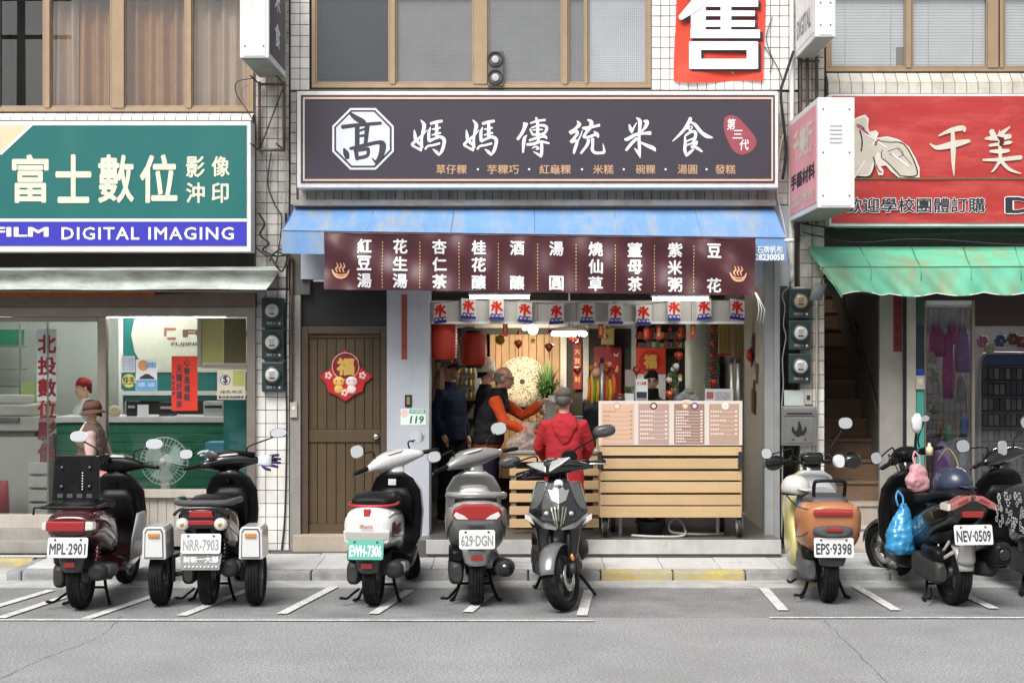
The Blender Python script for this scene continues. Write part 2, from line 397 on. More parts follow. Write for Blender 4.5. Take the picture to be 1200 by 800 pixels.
def tiles(parent, px0, px1, py0, py1, m, tw, th, y=0, depth=.012, skip=None, name='tile'):
    """individual tiles on the wall plane y"""
    x0, x1, z0, z1 = X(px0, y), X(px1, y), Z(py1, y), Z(py0, y)
    nx = max(1, round((x1-x0)/tw)); nz = max(1, round((z1-z0)/th)); a = (x1-x0)/nx; b = (z1-z0)/nz
    k = (round(a, 4), round(b, 4), m.name)
    if k not in tile_meshes:
        tile_meshes[k] = MB().box(-a/2+.003, a/2-.003, -depth, 0, -b/2+.003, b/2-.003).mesh(m, bevel=.002, seg=1)
    for i in range(nx):
        for j in range(nz):
            c = (x0+(i+.5)*a, y+random.uniform(-.0015, .0015), z0+(j+.5)*b)
            if skip and skip(c): continue
            obj(name, tile_meshes[k], parent, c)
def wall(parent, px0, px1, py0, py1, y0=0, y1=.25, m=M_grout, name='wall'):
    return bpx(name, m, parent, px0, px1, py0, py1, y0, y1)
BL = thing('shop_building', 'left building with bronze windows over the green photo shop sign', 'building', (X(100), .1, 0))
BM = thing('shop_building', 'middle building with frosted windows above the rice food stall', 'building', (0, .1, 0))
BR = thing('shop_building', 'right building with blinds, stairway and red sewing shop sign', 'building', (X(1080), .1, 0))

# ---- walls (backing) ; TOPPY = above frame
TOP = -120
wall(BL, -160, 0, 0, 142, name='wall'); wall(BL, -160, 298, TOP, -4.5); wall(BL, -160, 298, 131, 340, m=mat('grimy_shadow_wall', (.045, .042, .04), .9, var=.3))  # near-black wall colour holds grime and the shadow under the green sign
wall(BL, 298, 339, TOP, 655, name='pier')
wall(BM, 340, 363, TOP, 345, name='wall'); wall(BM, 763, 935, TOP, 105); wall(BM, 363, 763, TOP, -6); wall(BM, 363, 763, 104.5, 240); wall(BM, 763.5, 908, 105.5, 240)
wall(BM, 339.5, 352, 345.5, 655, name='pier', m=M_con)
wall(BR, 936, 966, TOP, 655, name='pier'); wall(BR, 966.5, 1340, TOP, -6); wall(BR, 966.5, 1340, 85.5, 345, m=mat('grimy_shadow_wall', (.045, .042, .04)))  # shadow below the red sign is put into this wall colour, with grime
tiles(BL, 298, 339, 340, 652, M_tile, .117, .124)
tiles(BL, 300, 339, 88, 338, M_tileD, .1, .1)
tiles(BL, 298.5, 339, -60, 88, M_tileD, .1, .1)
tiles(BM, 340.5, 363, -60, 106, M_tile, .085, .098); tiles(BM, 340.5, 348, 108, 240, M_tileD, .06, .098)
tiles(BM, 763.5, 935, -55, 106, M_tile, .084, .1)
tiles(BM, 911, 935, 108, 240, M_tileD, .084, .1)
tiles(BM, 350, 908, 222, 241, M_tileD, .082, .15)
tiles(BR, 937, 966, 455, 652, M_tile, .113, .124); tiles(BR, 937, 966, 260, 455, M_tileD, .113, .124); tiles(BR, 937, 966, -60, 260, M_tileD, .113, .1)
# ---- sloping tiled sills
def sill(parent, px0, px1, pyt, pyb, proj, tw, m):
    x0, x1 = X(px0), X(px1); n = round((x1-x0)/tw); a = (x1-x0)/n; zt, zm = Z(pyt), Z((pyt*1+pyb)/2)
    me = MB()
    mb = MB(); v = [(0, -.005, zt), (0, -proj, zm), (0, -proj, Z(pyb)), (0, .02, Z(pyb)), (0, .02, zt)]
    mb.ring([[(x0, p[1], p[2]-.006) for p in v], [(x1, p[1]+.0, p[2]-.006) for p in v]], smooth=False); mb.build('sill', M_grout, parent)
    for i in range(n):
        t = MB(); xa, xb = x0+i*a+.003, x0+(i+1)*a-.003
        t.ring([[(x, -.005, zt), (x, -proj-.004, zm+.003), (x, -proj+.004, zm-.012), (x, -.002, zt-.015)] for x in (xa, xb)], smooth=False)
        t.ring([[(x, -proj-.008, zm-.004), (x, -proj-.008, Z(pyb)+.003), (x, -proj+.002, Z(pyb)+.003), (x, -proj+.002, zm-.004)] for x in (xa, xb)], smooth=False)
        t.build('sill_tile', m, parent, bevel=.001, seg=1)
sill(BL, -60, 298, 133, 143, .09, .10, M_tile)
sill(BR, 968, 1290, 86, 112, .10, .105, mat('sill_tile', (.58, .56, .50), .35, var=.12, rnd=.12, stain=(.36, .27, .15), sa=.7, ss=(7, 7, 5)))

# ---- windows
M_gl = glass('window_glass', (.97, .96, .94), .045)
M_glS = glass('shop_glass', (.95, .97, .965), .012)
M_reed = None
def reeded(name, col, rough):
    m = mat(name, col, rough, var=.15, vs=1.2, spec=.9)
    n = m.node_tree.nodes; l = m.node_tree.links; b = n['Principled BSDF']
    geo = n.new('ShaderNodeNewGeometry'); sp = n.new('ShaderNodeSeparateXYZ'); l.new(geo.outputs['Position'], sp.inputs[0]); hh = []
    for ax in ('X', 'Z'):
        mu = n.new('ShaderNodeMath'); mu.operation = 'MULTIPLY'; mu.inputs[1].default_value = 330; l.new(sp.outputs[ax], mu.inputs[0])
        sn = n.new('ShaderNodeMath'); sn.operation = 'SINE'; l.new(mu.outputs[0], sn.inputs[0]); hh.append(sn)
    ad = n.new('ShaderNodeMath'); l.new(hh[0].outputs[0], ad.inputs[0]); l.new(hh[1].outputs[0], ad.inputs[1])
    bp = n.new('ShaderNodeBump'); bp.inputs['Strength'].default_value = .12; bp.inputs['Distance'].default_value = .002; l.new(ad.outputs[0], bp.inputs['Height']); l.new(bp.outputs[0], b.inputs['Normal'])
    mg = n.new('ShaderNodeMapRange'); mg.inputs[1].default_value = -2; mg.inputs[2].default_value = 2; mg.inputs[3].default_value = .75; mg.inputs[4].default_value = 1.25; l.new(ad.outputs[0], mg.inputs[0])
    src = b.inputs['Base Color'].links[0].from_socket; vm = n.new('ShaderNodeVectorMath'); vm.operation = 'SCALE'; l.new(src, vm.inputs[0]); l.new(mg.outputs[0], vm.inputs['Scale']); l.new(vm.outputs[0], b.inputs['Base Color'])
    b.inputs['Coat Weight'].default_value = .6; b.inputs['Coat Roughness'].default_value = .1; b.inputs['Transmission Weight'].default_value = .25
    return m
M_reed = reeded('reeded_glass', (.05, .056, .065), .2); M_reed2 = reeded('reeded_glass_pale', (.24, .25, .255), .22); M_reed3 = reeded('reeded_glass_bright', (.48, .50, .54), .22)
def window(parent, px0, px1, py0, py1, y, mull, fm=M_alu, fw=4.5, gm=M_gl, name='window', panes=None):
    """outer frame, mullions and panes in one opening: mull = [(px0, px1)]"""
    w = bpx(name, fm, parent, px0, px1, py1-fw, py1, y, y+.09, .003)
    for a, b, c, d in ((px0, px1, py0, py0+fw), (px0, px0+fw, py0+fw+.05, py1-fw-.05), (px1-fw, px1, py0+fw+.05, py1-fw-.05)):
        bpx('frame', fm, w, a, b, c, d, y, y+.09, .003)
    edges = [px0+fw]
    for a, b in mull:
        bpx('mullion', fm, w, a, b, py0+fw+.05, py1-fw-.05, y-.012, y+.07, .003); edges += [a, b]
    edges.append(px1-fw)
    for i in range(0, len(edges), 2):
        g_ = gm[i//2] if isinstance(gm, list) else gm
        # sash round the pane
        a, b = edges[i], edges[i+1]; s_ = 2.2
        for q in ((a, b, py1-fw-s_-.2, py1-fw-.1), (a, a+s_, py0+fw+.1, py1-fw-s_-.3), (b-s_, b, py0+fw+.1, py1-fw-s_-.3)):
            bpx('sash', fm, w, q[0]+.05, q[1]-.05, q[2], q[3], y+.02, y+.06, .002)
        bpx('pane', g_, w, a+s_-.3, b-s_+.3, py0+fw-.3, py1-fw-s_+.3, y+.035+.012*(i//2 % 2), y+.040+.012*(i//2 % 2))
    return w
bpx('recess', M_dark, BL, -160, 298, -120, 131, .26, .3)
window(BL, -60, 297, -60, 131, -.01, [(52, 58), (131, 145), (218, 224)])
# curtains
def curtain(px0, px1, y, m, amp=.06, wl=.12, label=None, name='curtain', py0=-60, py1=126):
    mb = MB(); x0, x1 = X(px0, y), X(px1, y); n = int((x1-x0)/.008); T = []; B = []; ph = random.random()*6
    for i in range(n+1):
        x = x0+(x1-x0)*i/n; a = y+amp*(.6*math.sin(x*2*math.pi/wl+ph)+.4*math.sin(x*2*math.pi/(wl*1.73)+1)); b = y+amp*1.3*(.5*math.sin(x*2*math.pi/wl+ph+.5)+.5*math.sin(x*2*math.pi/(wl*1.9)))
        T.append((x, a, Z(py0, y))); B.append((x, b, Z(py1, y)))
    mb.add(T+B, [(i, i+1, n+2+i, n+1+i) for i in range(n)], True)
    o = mb.build(name, m, None, fix=False); return tag(o, label, 'curtain', 'curtains in the upper left windows')
M_cur = mat('curtain_brown', (.56, .33, .19), .9, var=.1, vs=8); M_cur2 = mat('curtain_sheer', (.66, .52, .42), .9, var=.08, vs=8)
bx('room_wall', mat('room_back', (.10, .09, .085), .9), BL, X(-100), X(298), 1.2, 1.25, Z(131), Z(-120))
curtain(60, 92, .16, M_cur2, label='pale sheer curtain beside the second pane of the upper left window')
curtain(92, 130, .19, M_cur, label='brown curtain half of the second pane in the upper left window')
curtain(148, 216, .17, M_cur, label='brown pleated curtain in the third pane of the upper left window')
curtain(226, 296, .17, M_cur2, label='greyish curtain in the fourth pane, beside the projecting lightbox')
# middle window: six sashes of reeded glass
bpx('recess', M_dark, BM, 364, 762, -120, 104, .26, .3)
window(BM, 365, 763, -60, 103, .0, [(457, 463), (555, 571), (659, 665), (686, 688.5)], gm=[M_reed, M_reed2, M_reed2, M_reed2, M_reed3])
ac = thing('air_conditioner_unit', 'small outdoor unit with two round fans behind the middle window', 'air conditioner', P(581, 102, -.03))
bpx('casing', mat('ac_grey', (.10, .10, .105), .6), ac, 572, 590, 60, 101, -.035, .02, .004)
for q in (70, 91):
    c = P(580.5, q, -.04); mb = MB(); mb.lathe([(.001, -.012), (.022, -.012), (.034, -.010), (.036, .004)], c, 'Y', 20); mb.build('fan_grille', mat('ac_fan', (.5, .5, .5), .5), ac)
    mb = MB(); mb.lathe([(.07, -.004), (.07, .003), (.06, .004), (.06, -.004)], c, 'Y', 24, cap=False); mb.build('fan_ring', mat('ac_ring', (.06, .06, .06), .6), ac)
# right windows with blinds
bpx('recess', M_dark, BR, 967, 1340, -120, 84, .28, .3)
window(BR, 968, 1340, -60, 84, .0, [(1062, 1068), (1158, 1170), (1172, 1176)], gm=glass('window_glass_clear', (.97, .98, .98), .06))
M_blind = mat('blind_white', (.88, .90, .91), .5, var=.05)
for (a, b, lb) in ((972, 1061, 'white venetian blind behind the pane nearest the small projecting lightbox'), (1070, 1157, 'white venetian blind in the middle pane above the red sign'), (1178, 1330, 'white venetian blind cut by the right edge of the photo')):
    t = thing('venetian_blind', lb, 'blind', P((a+b)/2, 82, .1), group='blinds in the upper right windows')
    mb = MB(); y = .075; z = Z(81, y)
    while z < Z(-50, y):
        mb.add([(X(a, y), y-.0005, z-.0122), (X(b, y), y-.0005, z-.0122), (X(b, y), y+.0015, z+.0132), (X(a, y), y+.0015, z+.0132)], [(0, 1, 2, 3)]); z += .027
    o = mb.build('slats', M_blind, t, fix=False); o['kind'] = 'stuff'
    for q in (.2, .8):
        xx = X(a, y)+(X(b, y)-X(a, y))*q; MB().cyl((xx, y-.012, Z(82, y)), (xx, y-.012, Z(-50, y)), .002, n=5).build('cord', M_white, t)
    bpx('bottom_rail', M_blind, t, a, b, 80, 83, y-.012, y+.012)

# ================================================================ ACROSS THE STREET (seen mirrored in the shop glass)
for i, (xa, xb, hh, c, lb_) in enumerate(((-30, -9.5, 7.2, (.30, .28, .26), 'grey block across the road, mirrored in the photo shop glass'), (-9.4, 6, 6.3, (.36, .34, .31), 'low cream block across the road, mirrored in the middle glass'), (6.1, 30, 7.8, (.26, .22, .20), 'brown block across the road, mirrored in the sewing shop glass'))):
    t = thing('opposite_building', lb_, 'building', ((xa+xb)/2, -28, 0)); bx('wall', mat('opp_%d' % i, c, .85, var=.15, vs=.8), t, xa, xb, -34, -28, 0, hh)
    x = xa+.8
    while x+2 < xb:
        for z0_ in (.4, 4.0):
            bx('window', mat('opp_glass', (.04, .045, .05), .1), t, x, x+2, -28+.002, -27.96, z0_, z0_+(2.4 if z0_ < 1 else 1.5))
        x += 2.8
up = thing('utility_pole', 'concrete utility pole across the road, mirrored in the upper left window', 'pole', (-13.2, -26.5, 0)); MB().tube([(-13.2, -26.5, 0), (-13.2, -26.5, 12)], [.17, .10], 12).build('shaft', M_con, up)
for q in (10.2, 11.2): MB().tube([(-14.5, -26.5, q), (-11.9, -26.5, q)], .06, 8).build('crossarm', M_rust, up)
for k in range(6): MB().tube([(-14.4+.48*k, -26.5, 11.2), (-14.4+.48*k, -26.5, 11.5)], .05, 8).build('insulator', M_dark, up)
for k in range(3): MB().tube([(-40, -26.5, 11.5), (-14.4+.96*k, -26.5, 11.3), (40, -26.5, 11.5)], .02, 5).build('wire', M_cable, up)
# ================================================================ SIGNS
M_sgreen = mat('sign_green', '166a68', .45, var=.06, vs=2, stain=(.05, .2, .16), sa=.3, ss=(3, 3, 1)); M_sblue = mat('sign_blue', '3a36b4', .45, var=.05)
M_cream = mat('sign_cream', 'e6e6cc', .5, var=.04); M_swhite = mat('sign_white', 'f2f2f4', .45, var=.03); M_sbeige = mat('sign_beige', 'dccfae', .5)
M_purple = mat('sign_purple', '403a46', .45, var=.05, vs=2); M_gold = mat('sign_gold', 'c9a27a', .5, var=.05); M_pinkline = mat('sign_line', 'e2c8bc', .5, var=.03); M_brownline = mat('sign_brown', '5d4038', .5)
M_framew = mat('frame_white', (.80, .80, .79), .4, var=.06, stain=(.45, .41, .36), sa=.4, ss=(6, 6, 3))
y = -.25
sg = thing('shop_sign', 'green and blue photo shop signboard in a white frame', 'sign', P(100, 295, -.1))
bpx('box', M_framew, sg, -170, 294, 142, 295, y, -.02, .006)
bpx('panel', M_sgreen, sg, -160, 289, 147, 256, y-.006, y-.0005)
bpx('stripe', M_sblue, sg, -160, 289, 260, 288, y-.006, y-.0005)
bpx('divider', M_swhite, sg, -160, 289, 256.3, 259.7, y-.009, y-.0005)
mb = MB(); mb.prism([(X(-160, y), Z(147.2, y)), (X(35, y), Z(147.2, y)), (X(0, y), Z(180, y)), (X(-40, y), Z(217, y)), (X(-160, y), Z(217, y))], y-.009, y-.0065); mb.build('corner_panel', M_sbeige, sg)
mb = MB(); mb.prism([(X(35.2, y), Z(147.2, y)), (X(39, y), Z(147.2, y)), (X(2, y), Z(182, y)), (X(0, y), Z(180, y))], y-.010, y-.0065); mb.build('corner_edge', M_swhite, sg)
for i, (c, a, b) in enumerate((('富', 14, 57), ('士', 65, 107), ('數', 115, 157), ('位', 164, 208))):
    letpx(sg, c, a, b, 181, 238, y-.010-.0002*i, M_cream, bold=.022)
for c, a, b, t, u in (('影', 218, 240, 183, 208), ('像', 248, 269, 183, 207), ('沖', 218, 240, 214, 238), ('印', 248, 268, 214, 238)):
    letpx(sg, c, a, b, t, u, y-.0103, M_cream, bold=.022)
letpx(sg, 'FUJIFILM', -66, 57, 266, 281, y-.0105, M_swhite, bold=.035); letpx(sg, 'DIGITAL IMAGING', 72, 274, 266, 281, y-.0107, M_swhite, bold=.018, spacing=1.15)

# main signboard
y = -.30
ms = thing('shop_sign', 'wide dark purple signboard with white brush characters and octagon emblem', 'sign', P(630, 222, -.15))
bpx('box', M_framew, ms, 348, 912, 107, 220, y, -.02, .006)
bpx('panel', M_purple, ms, 352.5, 908, 111.5, 214.5, y-.006, y-.0005)
for q in ((355, 906, 114, 116.2), (355, 906, 210, 212), (355, 357, 116.4, 209.8), (904, 906, 116.4, 209.8)):
    bpx('line', M_pinkline, ms, *q, y-.009, y-.0062)
for q in ((352.7, 907.8, 111.7, 113), (357.4, 903.6, 116.6, 117.6), (357.4, 903.6, 208.2, 209.4), (352.7, 907.8, 213, 214.3)):
    bpx('dark_line', M_brownline, ms, *q, y-.0085, y-.0061)
def octa(cx, cy, r):
    k = r*math.tan(math.pi/8); pts = [(-k, -r), (k, -r), (r, -k), (r, k), (k, r), (-k, r), (-r, k), (-r, -k)]
    return [(X(cx+a, y), Z(cy+b, y)) for a, b in pts]
MB().prism(octa(425.5, 163, 36), y-.010, y-.0063).build('emblem_rim', M_swhite, ms); MB().prism(octa(425.5, 163, 33.6), y-.0125, y-.0105).build('emblem_ring', mat('emblem_dark', '3e3c48', .5), ms)
MB().prism(octa(425.5, 163, 31.4), y-.0150, y-.0130).build('emblem_field', mat('emblem_pale', 'dfe5ee', .5, var=.03), ms)
GAO = [[(270, 160, 30), (330, 210, 55), (400, 250, 60), (430, 290, 40)], [(185, 305, 45), (350, 285, 40), (590, 265, 35)], [(345, 300, 50), (345, 400, 50), (345, 500, 50)], [(450, 290, 50), (440, 400, 45), (430, 490, 40)],
       [(360, 345, 25), (440, 320, 25)], [(360, 400, 25), (440, 390, 30)], [(270, 530, 30), (400, 500, 40), (560, 465, 40), (610, 490, 70), (595, 590, 60), (545, 680, 40)], [(545, 680, 30), (500, 630, 12)],
       [(205, 530, 20), (230, 580, 60), (245, 635, 40)], [(330, 540, 45), (345, 640, 40)], [(340, 550, 30), (460, 530, 35)], [(460, 530, 35), (450, 600, 35), (345, 630, 35)]]
mb = MB(); brush(mb, GAO, lambda u, v, k: (X(380+u/8.89, y), y-.0160-.0002*k, Z(115+v/8.89, y))); mb.build('lettering', mat('emblem_dark', '3e3c48'), ms, fix=False)
MA = [[(240, 145, 14), (285, 200, 50), (295, 250, 60), (270, 350, 45), (255, 450, 40), (255, 540, 45), (245, 630, 25)], [(140, 300, 14), (152, 380, 48), (160, 440, 50), (215, 510, 45), (280, 570, 20)],
      [(340, 300, 10), (280, 370, 25), (210, 430, 40), (130, 500, 45), (110, 535, 40), (170, 575, 35), (240, 610, 45)], [(390, 205, 40), (480, 180, 50), (580, 160, 40)], [(490, 190, 40), (490, 300, 55), (490, 400, 50)],
      [(415, 290, 18), (480, 280, 30), (550, 265, 30)], [(415, 380, 18), (480, 365, 32), (555, 345, 28)], [(395, 255, 14), (370, 330, 45), (368, 420, 48), (375, 480, 50)],
      [(370, 480, 45), (450, 440, 40), (540, 410, 48), (605, 450, 55), (600, 540, 50), (570, 630, 50), (528, 700, 16)], [(528, 700, 16), (490, 650, 50), (430, 600, 12)], [(310, 605, 30), (350, 555, 35), (430, 540, 35), (540, 510, 35)]]
CH = [[(215, 190, 80), (190, 280, 55), (150, 360, 50), (85, 450, 45)], [(235, 380, 10), (195, 430, 50), (180, 530, 50), (172, 655, 25)], [(290, 195, 30), (400, 160, 35), (520, 145, 35)], [(375, 105, 30), (400, 200, 50), (400, 330, 50), (410, 430, 50), (400, 520, 20)],
      [(280, 285, 20), (310, 350, 35), (330, 380, 35)], [(300, 270, 20), (420, 230, 35), (520, 240, 45), (540, 290, 45), (490, 360, 40), (330, 375, 35)], [(330, 300, 20), (470, 295, 25)], [(270, 465, 35), (370, 430, 40), (450, 410, 35)], [(450, 420, 18), (510, 400, 50), (545, 440, 20)],
      [(230, 530, 40), (330, 520, 45), (450, 485, 40), (580, 510, 30)], [(460, 490, 40), (465, 580, 50), (460, 680, 45), (455, 730, 15)], [(455, 725, 20), (420, 690, 40), (335, 640, 12)], [(315, 590, 15), (370, 560, 30), (410, 590, 40), (370, 610, 10)]]
TO = [[(215, 160, 14), (250, 215, 60), (190, 280, 40), (100, 345, 55)], [(110, 350, 50), (200, 320, 50), (220, 360, 45), (170, 430, 45), (120, 495, 55)], [(125, 490, 45), (190, 470, 45), (215, 500, 45), (185, 590, 50), (165, 670, 30)], [(300, 310, 14), (265, 400, 20), (215, 500, 30)],
      [(380, 140, 25), (440, 180, 60), (420, 260, 55), (360, 340, 45), (315, 410, 40)], [(295, 265, 20), (340, 275, 55), (450, 255, 40), (570, 225, 45)], [(310, 410, 35), (390, 415, 45), (500, 375, 40), (545, 400, 40)], [(480, 325, 20), (530, 370, 55), (545, 420, 25)],
      [(400, 450, 55), (370, 540, 45), (275, 665, 35)], [(460, 430, 50), (460, 530, 45), (455, 610, 50), (510, 660, 45), (640, 655, 40)], [(640, 655, 45), (635, 590, 30), (620, 515, 8)]]
MI = [[(340, 110, 15), (395, 160, 60), (395, 280, 50), (385, 420, 45), (390, 560, 50), (400, 730, 18)], [(400, 720, 20), (360, 640, 45), (310, 585, 10)], [(230, 215, 20), (255, 290, 55), (275, 350, 25)], [(345, 190, 14), (300, 270, 30), (270, 330, 40)],
      [(455, 165, 30), (510, 175, 60), (480, 260, 50), (420, 330, 15)], [(155, 440, 25), (200, 445, 55), (330, 375, 50), (450, 355, 40), (570, 350, 60)], [(350, 430, 45), (270, 510, 50), (180, 620, 40)], [(400, 490, 25), (500, 540, 50), (610, 590, 60), (635, 635, 20)]]
SH = [[(375, 105, 40), (380, 150, 60), (300, 280, 50), (220, 370, 40), (110, 475, 15)], [(390, 180, 20), (460, 220, 50), (560, 340, 55), (650, 400, 60), (735, 420, 15)], [(330, 285, 25), (400, 255, 50), (370, 310, 35)], [(310, 385, 35), (400, 330, 40), (470, 330, 45)],
      [(470, 330, 45), (465, 400, 50), (430, 500, 45)], [(320, 480, 25), (430, 435, 30)], [(300, 395, 20), (305, 500, 45), (300, 620, 50), (330, 710, 35)], [(330, 700, 35), (380, 650, 45), (440, 600, 25)], [(320, 540, 25), (440, 500, 30)], [(490, 470, 25), (470, 520, 50), (400, 575, 45)], [(430, 560, 30), (500, 590, 45), (570, 640, 30)]]
for st, ox in ((MA, 475), (MA, 536), (CH, 600), (TO, 660), (MI, 720), (SH, 780)):
    mb = MB(); brush(mb, st, lambda u, v, k: (X(ox+u/13.333, y), y-.0070-.0002*k, Z(130+v/13.333, y))); mb.build('brush_character', M_swhite, ms, fix=False)
for s_, a, b in (('草仔粿', 511, 547), ('芋粿巧', 571, 608), ('紅龜粿', 632, 669), ('米糕', 695, 719), ('碗粿', 745, 768), ('湯圓', 794, 817), ('發糕', 838, 862)):
    letpx(ms, s_, a, b, 193, 204, y-.0075, M_gold, bold=.012)
for a in (560, 620, 682, 731, 780, 828):
    MB().lathe([(.001, 0), (.010, 0)], P(a, 198.5, y-.0078), 'Y', 10, False).build('dot', M_swhite, ms, fix=False)
pts = []
for (u, v) in catmull([(115, 110), (220, 70), (330, 110), (450, 230), (590, 400), (615, 520), (540, 630), (420, 685), (300, 660), (210, 550), (130, 370), (105, 230), (115, 110)], 4)[:-1]: pts.append((X(840+u/13.33, y), Z(130+v/13.33, y)))
MB().prism(pts, y-.0085, y-.0063).build('seal', mat('seal_red', 'a04e58', .5, var=.12, vs=30), ms)
for c, (a, b, t, u) in zip('第三代', ((851.5, 861, 139, 152.5), (858.5, 870, 152.5, 162.5), (866, 877, 163.5, 176))):
    letpx(ms, c, a, b, t, u, y-.0092, M_swhite, bold=.015, shear=.1)
# steel beam with rust between sign and awning
bm_ = thing('steel_beam', 'rust streaked pale steel beam over the blue awning', 'beam', P(630, 242, -.1))
bpx('flange', mat('beam_pale', (.40, .37, .32), .7, var=.25, vs=4, stain=(.28, .12, .05), sa=.95, ss=(3, 3, 12)), bm_, 343, 910, 234, 241, -.16, -.02, .004)

# red banner with 售
y = -.03
sb = thing('hanging_banner', 'red for-sale banner with one huge white character on white tiles', 'banner', P(843, 97, y))
mb = MB(); n = 24; vs = []
for j in range(n+1):
    for i in range(13):
        u, v = i/12, j/n; px = 791+105*u+1.5*math.sin(v*5); py = -45+141*v+(1.5*math.sin(u*6) if j == n else 0)
        vs.append((X(px, y), y-.006*math.sin(u*9+v*6)-.012*(v > .9)*math.sin(u*7), Z(py, y)))
mb.add(vs, [(j*13+i, j*13+i+1, (j+1)*13+i+1, (j+1)*13+i) for j in range(n) for i in range(12)], True); mb.build('cloth', mat('banner_red', 'd9462f', .5, var=.06, vs=3), sb, fix=False)
def sellbox(off, yy, m, nm):
    bars_ = [(640, 895, -3, 28), (640, 882, 42, 64), (640, 882, 80, 106), (630, 902, 116, 150), (632, 690, -150, 148), (748, 790, -150, 148), (590, 650, -60, -20), (625, 900, -60, -30), (630, 890, -110, -85), (625, 672, 164, 268), (850, 895, 164, 268), (628, 892, 162, 196), (628, 892, 230, 270)]
    for k_, (a, b_, c_, d_) in enumerate(bars_):
        bpx(nm, m, sb, 620+a/3.333+off, 620+b_/3.333+off, c_/3.333+off*.8, d_/3.333+off*.8, yy-.0004*k_, yy+.004, .002)
    st = [[(690, -20, 40), (650, 20, 45), (590, 72, 20)]]
    mb = MB(); brush(mb, st, lambda u, v, k: (X(620+u/3.333+off, yy), yy-.007, Z(v/3.333+off*.8, yy))); mb.build(nm, m, sb, fix=False)
sellbox(3.2, y-.018, mat('banner_shadow', '2b2630', .5), 'stroke_shadow'); sellbox(0, y-.030, M_swhite, 'stroke')

# red sewing shop sign
y = -.25
rs = thing('shop_sign', 'faded red signboard with sewing hands drawing, wrinkled', 'sign', P(1090, 265, -.1))
M_red = mat('sign_red', 'b23331', .5, var=.10, vs=2, stain='e0706a', sa=.5, ss=(1.5, 1, 6)); M_sx = mat('sign_bone', 'd8cfc0', .5, var=.1)
bpx('box', M_framew, rs, 972, 1340, 110, 265, y, -.02, .006)
mb = MB(); vs = []; nx, nz = 60, 24
for j in range(nz+1):
    for i in range(nx+1):
        u, v = i/nx, j/nz; x = X(974, y)+(X(1340, y)-X(974, y))*u; z = Z(261.5, y)+(Z(113, y)-Z(261.5, y))*v
        w = .004*math.sin(5*x+14*z)*math.exp(-((x-3.9)/.5)**2)+.003*math.sin(40*z+6*x)*math.exp(-((x-3.7)/.35)**2)
        vs.append((x, y-.0095-w, z))
mb.add(vs, [(j*(nx+1)+i, j*(nx+1)+i+1, (j+1)*(nx+1)+i+1, (j+1)*(nx+1)+i) for j in range(nz) for i in range(nx)], True); mb.build('panel', M_red, rs, fix=False)
bpx('line', mat('sign_olive', '5f6a42', .5), rs, 1001, 1340, 208.6, 210.2, y-.021, y-.019)
QI = [[(570, 225, 10), (650, 190, 30), (730, 175, 35), (740, 200, 10)], [(510, 280, 8), (560, 305, 30), (680, 280, 45), (775, 260, 20)], [(660, 180, 20), (665, 300, 35), (665, 400, 25), (670, 490, 6)]]
ME = [[(920, 190, 35), (940, 240, 40)], [(1040, 170, 12), (990, 210, 30)], [(880, 245, 15), (960, 240, 40), (1050, 230, 30)], [(915, 290, 20), (1045, 270, 25)], [(910, 330, 15), (980, 330, 30), (1040, 325, 20)], [(865, 388, 14), (980, 385, 25), (1120, 370, 30)], [(975, 210, 20), (980, 380, 25)], [(980, 390, 25), (940, 450, 15), (920, 468, 8)], [(985, 395, 25), (1040, 450, 22), (1115, 478, 8)]]
for st in (QI, ME):
    mb = MB(); brush(mb, st, lambda u, v, k: (X(1000+u/5.715, y), y-.020-.0003*k, Z(120+v/5.715, y))); mb.build('brush_character', M_sx, rs, fix=False)
MB().prism([(X(1000+a/5.715, y), Z(120+b/5.715, y)) for a, b in ((955, 228), (1005, 240), (1003, 275), (985, 298), (970, 285), (975, 260))], y-.0262, y-.0258).build('tear', mat('tear_dark', '5a1512', .8), rs)
def poly(parent, pts, ox, oy, sc, y0, m, name):
    return MB().prism([(X(ox+a/sc, y), Z(oy+b/sc, y)) for a, b in pts], y0-.001, y0).build(name, m, parent)
M_ink = mat('sign_ink', '2a2830', .6)
H1 = [(-30, 130), (40, 95), (75, 85), (100, 110), (95, 170), (105, 200), (150, 190), (165, 215), (155, 240), (225, 230), (300, 250), (370, 300), (415, 380), (440, 440), (440, 505), (300, 505), (250, 465), (215, 425), (180, 430), (200, 460), (195, 490), (165, 490), (150, 440), (140, 420), (130, 470), (110, 500), (-30, 500)]
poly(rs, H1, 1000, 120, 5.715, y-.019, mat('hand_white', 'e6dcd0', .5), 'drawing_outline')
H2 = [(-30, 140), (40, 110), (75, 100), (88, 120), (85, 180), (110, 225), (150, 250), (225, 245), (290, 262), (350, 310), (395, 385), (415, 440), (420, 495), (310, 495), (260, 455), (210, 380), (160, 330), (135, 380), (100, 480), (-30, 490)]
poly(rs, H2, 1000, 120, 5.715, y-.021, mat('hand_bone', 'c9c0b2', .6, var=.1), 'drawing_hand')
INK = [[(20, 150, 7), (60, 170, 9), (85, 215, 8), (140, 260, 8), (150, 290, 7)], [(40, 190, 10), (55, 260, 10), (50, 330, 10)], [(170, 260, 5), (230, 270, 6), (330, 280, 8), (400, 390, 9), (420, 490, 9), (310, 495, 7)], [(190, 320, 5), (185, 370, 6), (220, 400, 6), (270, 450, 7), (310, 495, 7)], [(230, 330, 4), (300, 310, 4), (330, 350, 4), (290, 370, 4), (240, 345, 4)], [(130, 370, 9), (140, 420, 9), (105, 495, 9), (20, 497, 8)], [(300, 320, 4), (380, 410, 4)]]
mb = MB(); brush(mb, INK, lambda u, v, k: (X(1000+u/5.715, y), y-.0225-.0002*k, Z(120+v/5.715, y))); mb.build('drawing_lines', M_ink, rs, fix=False)
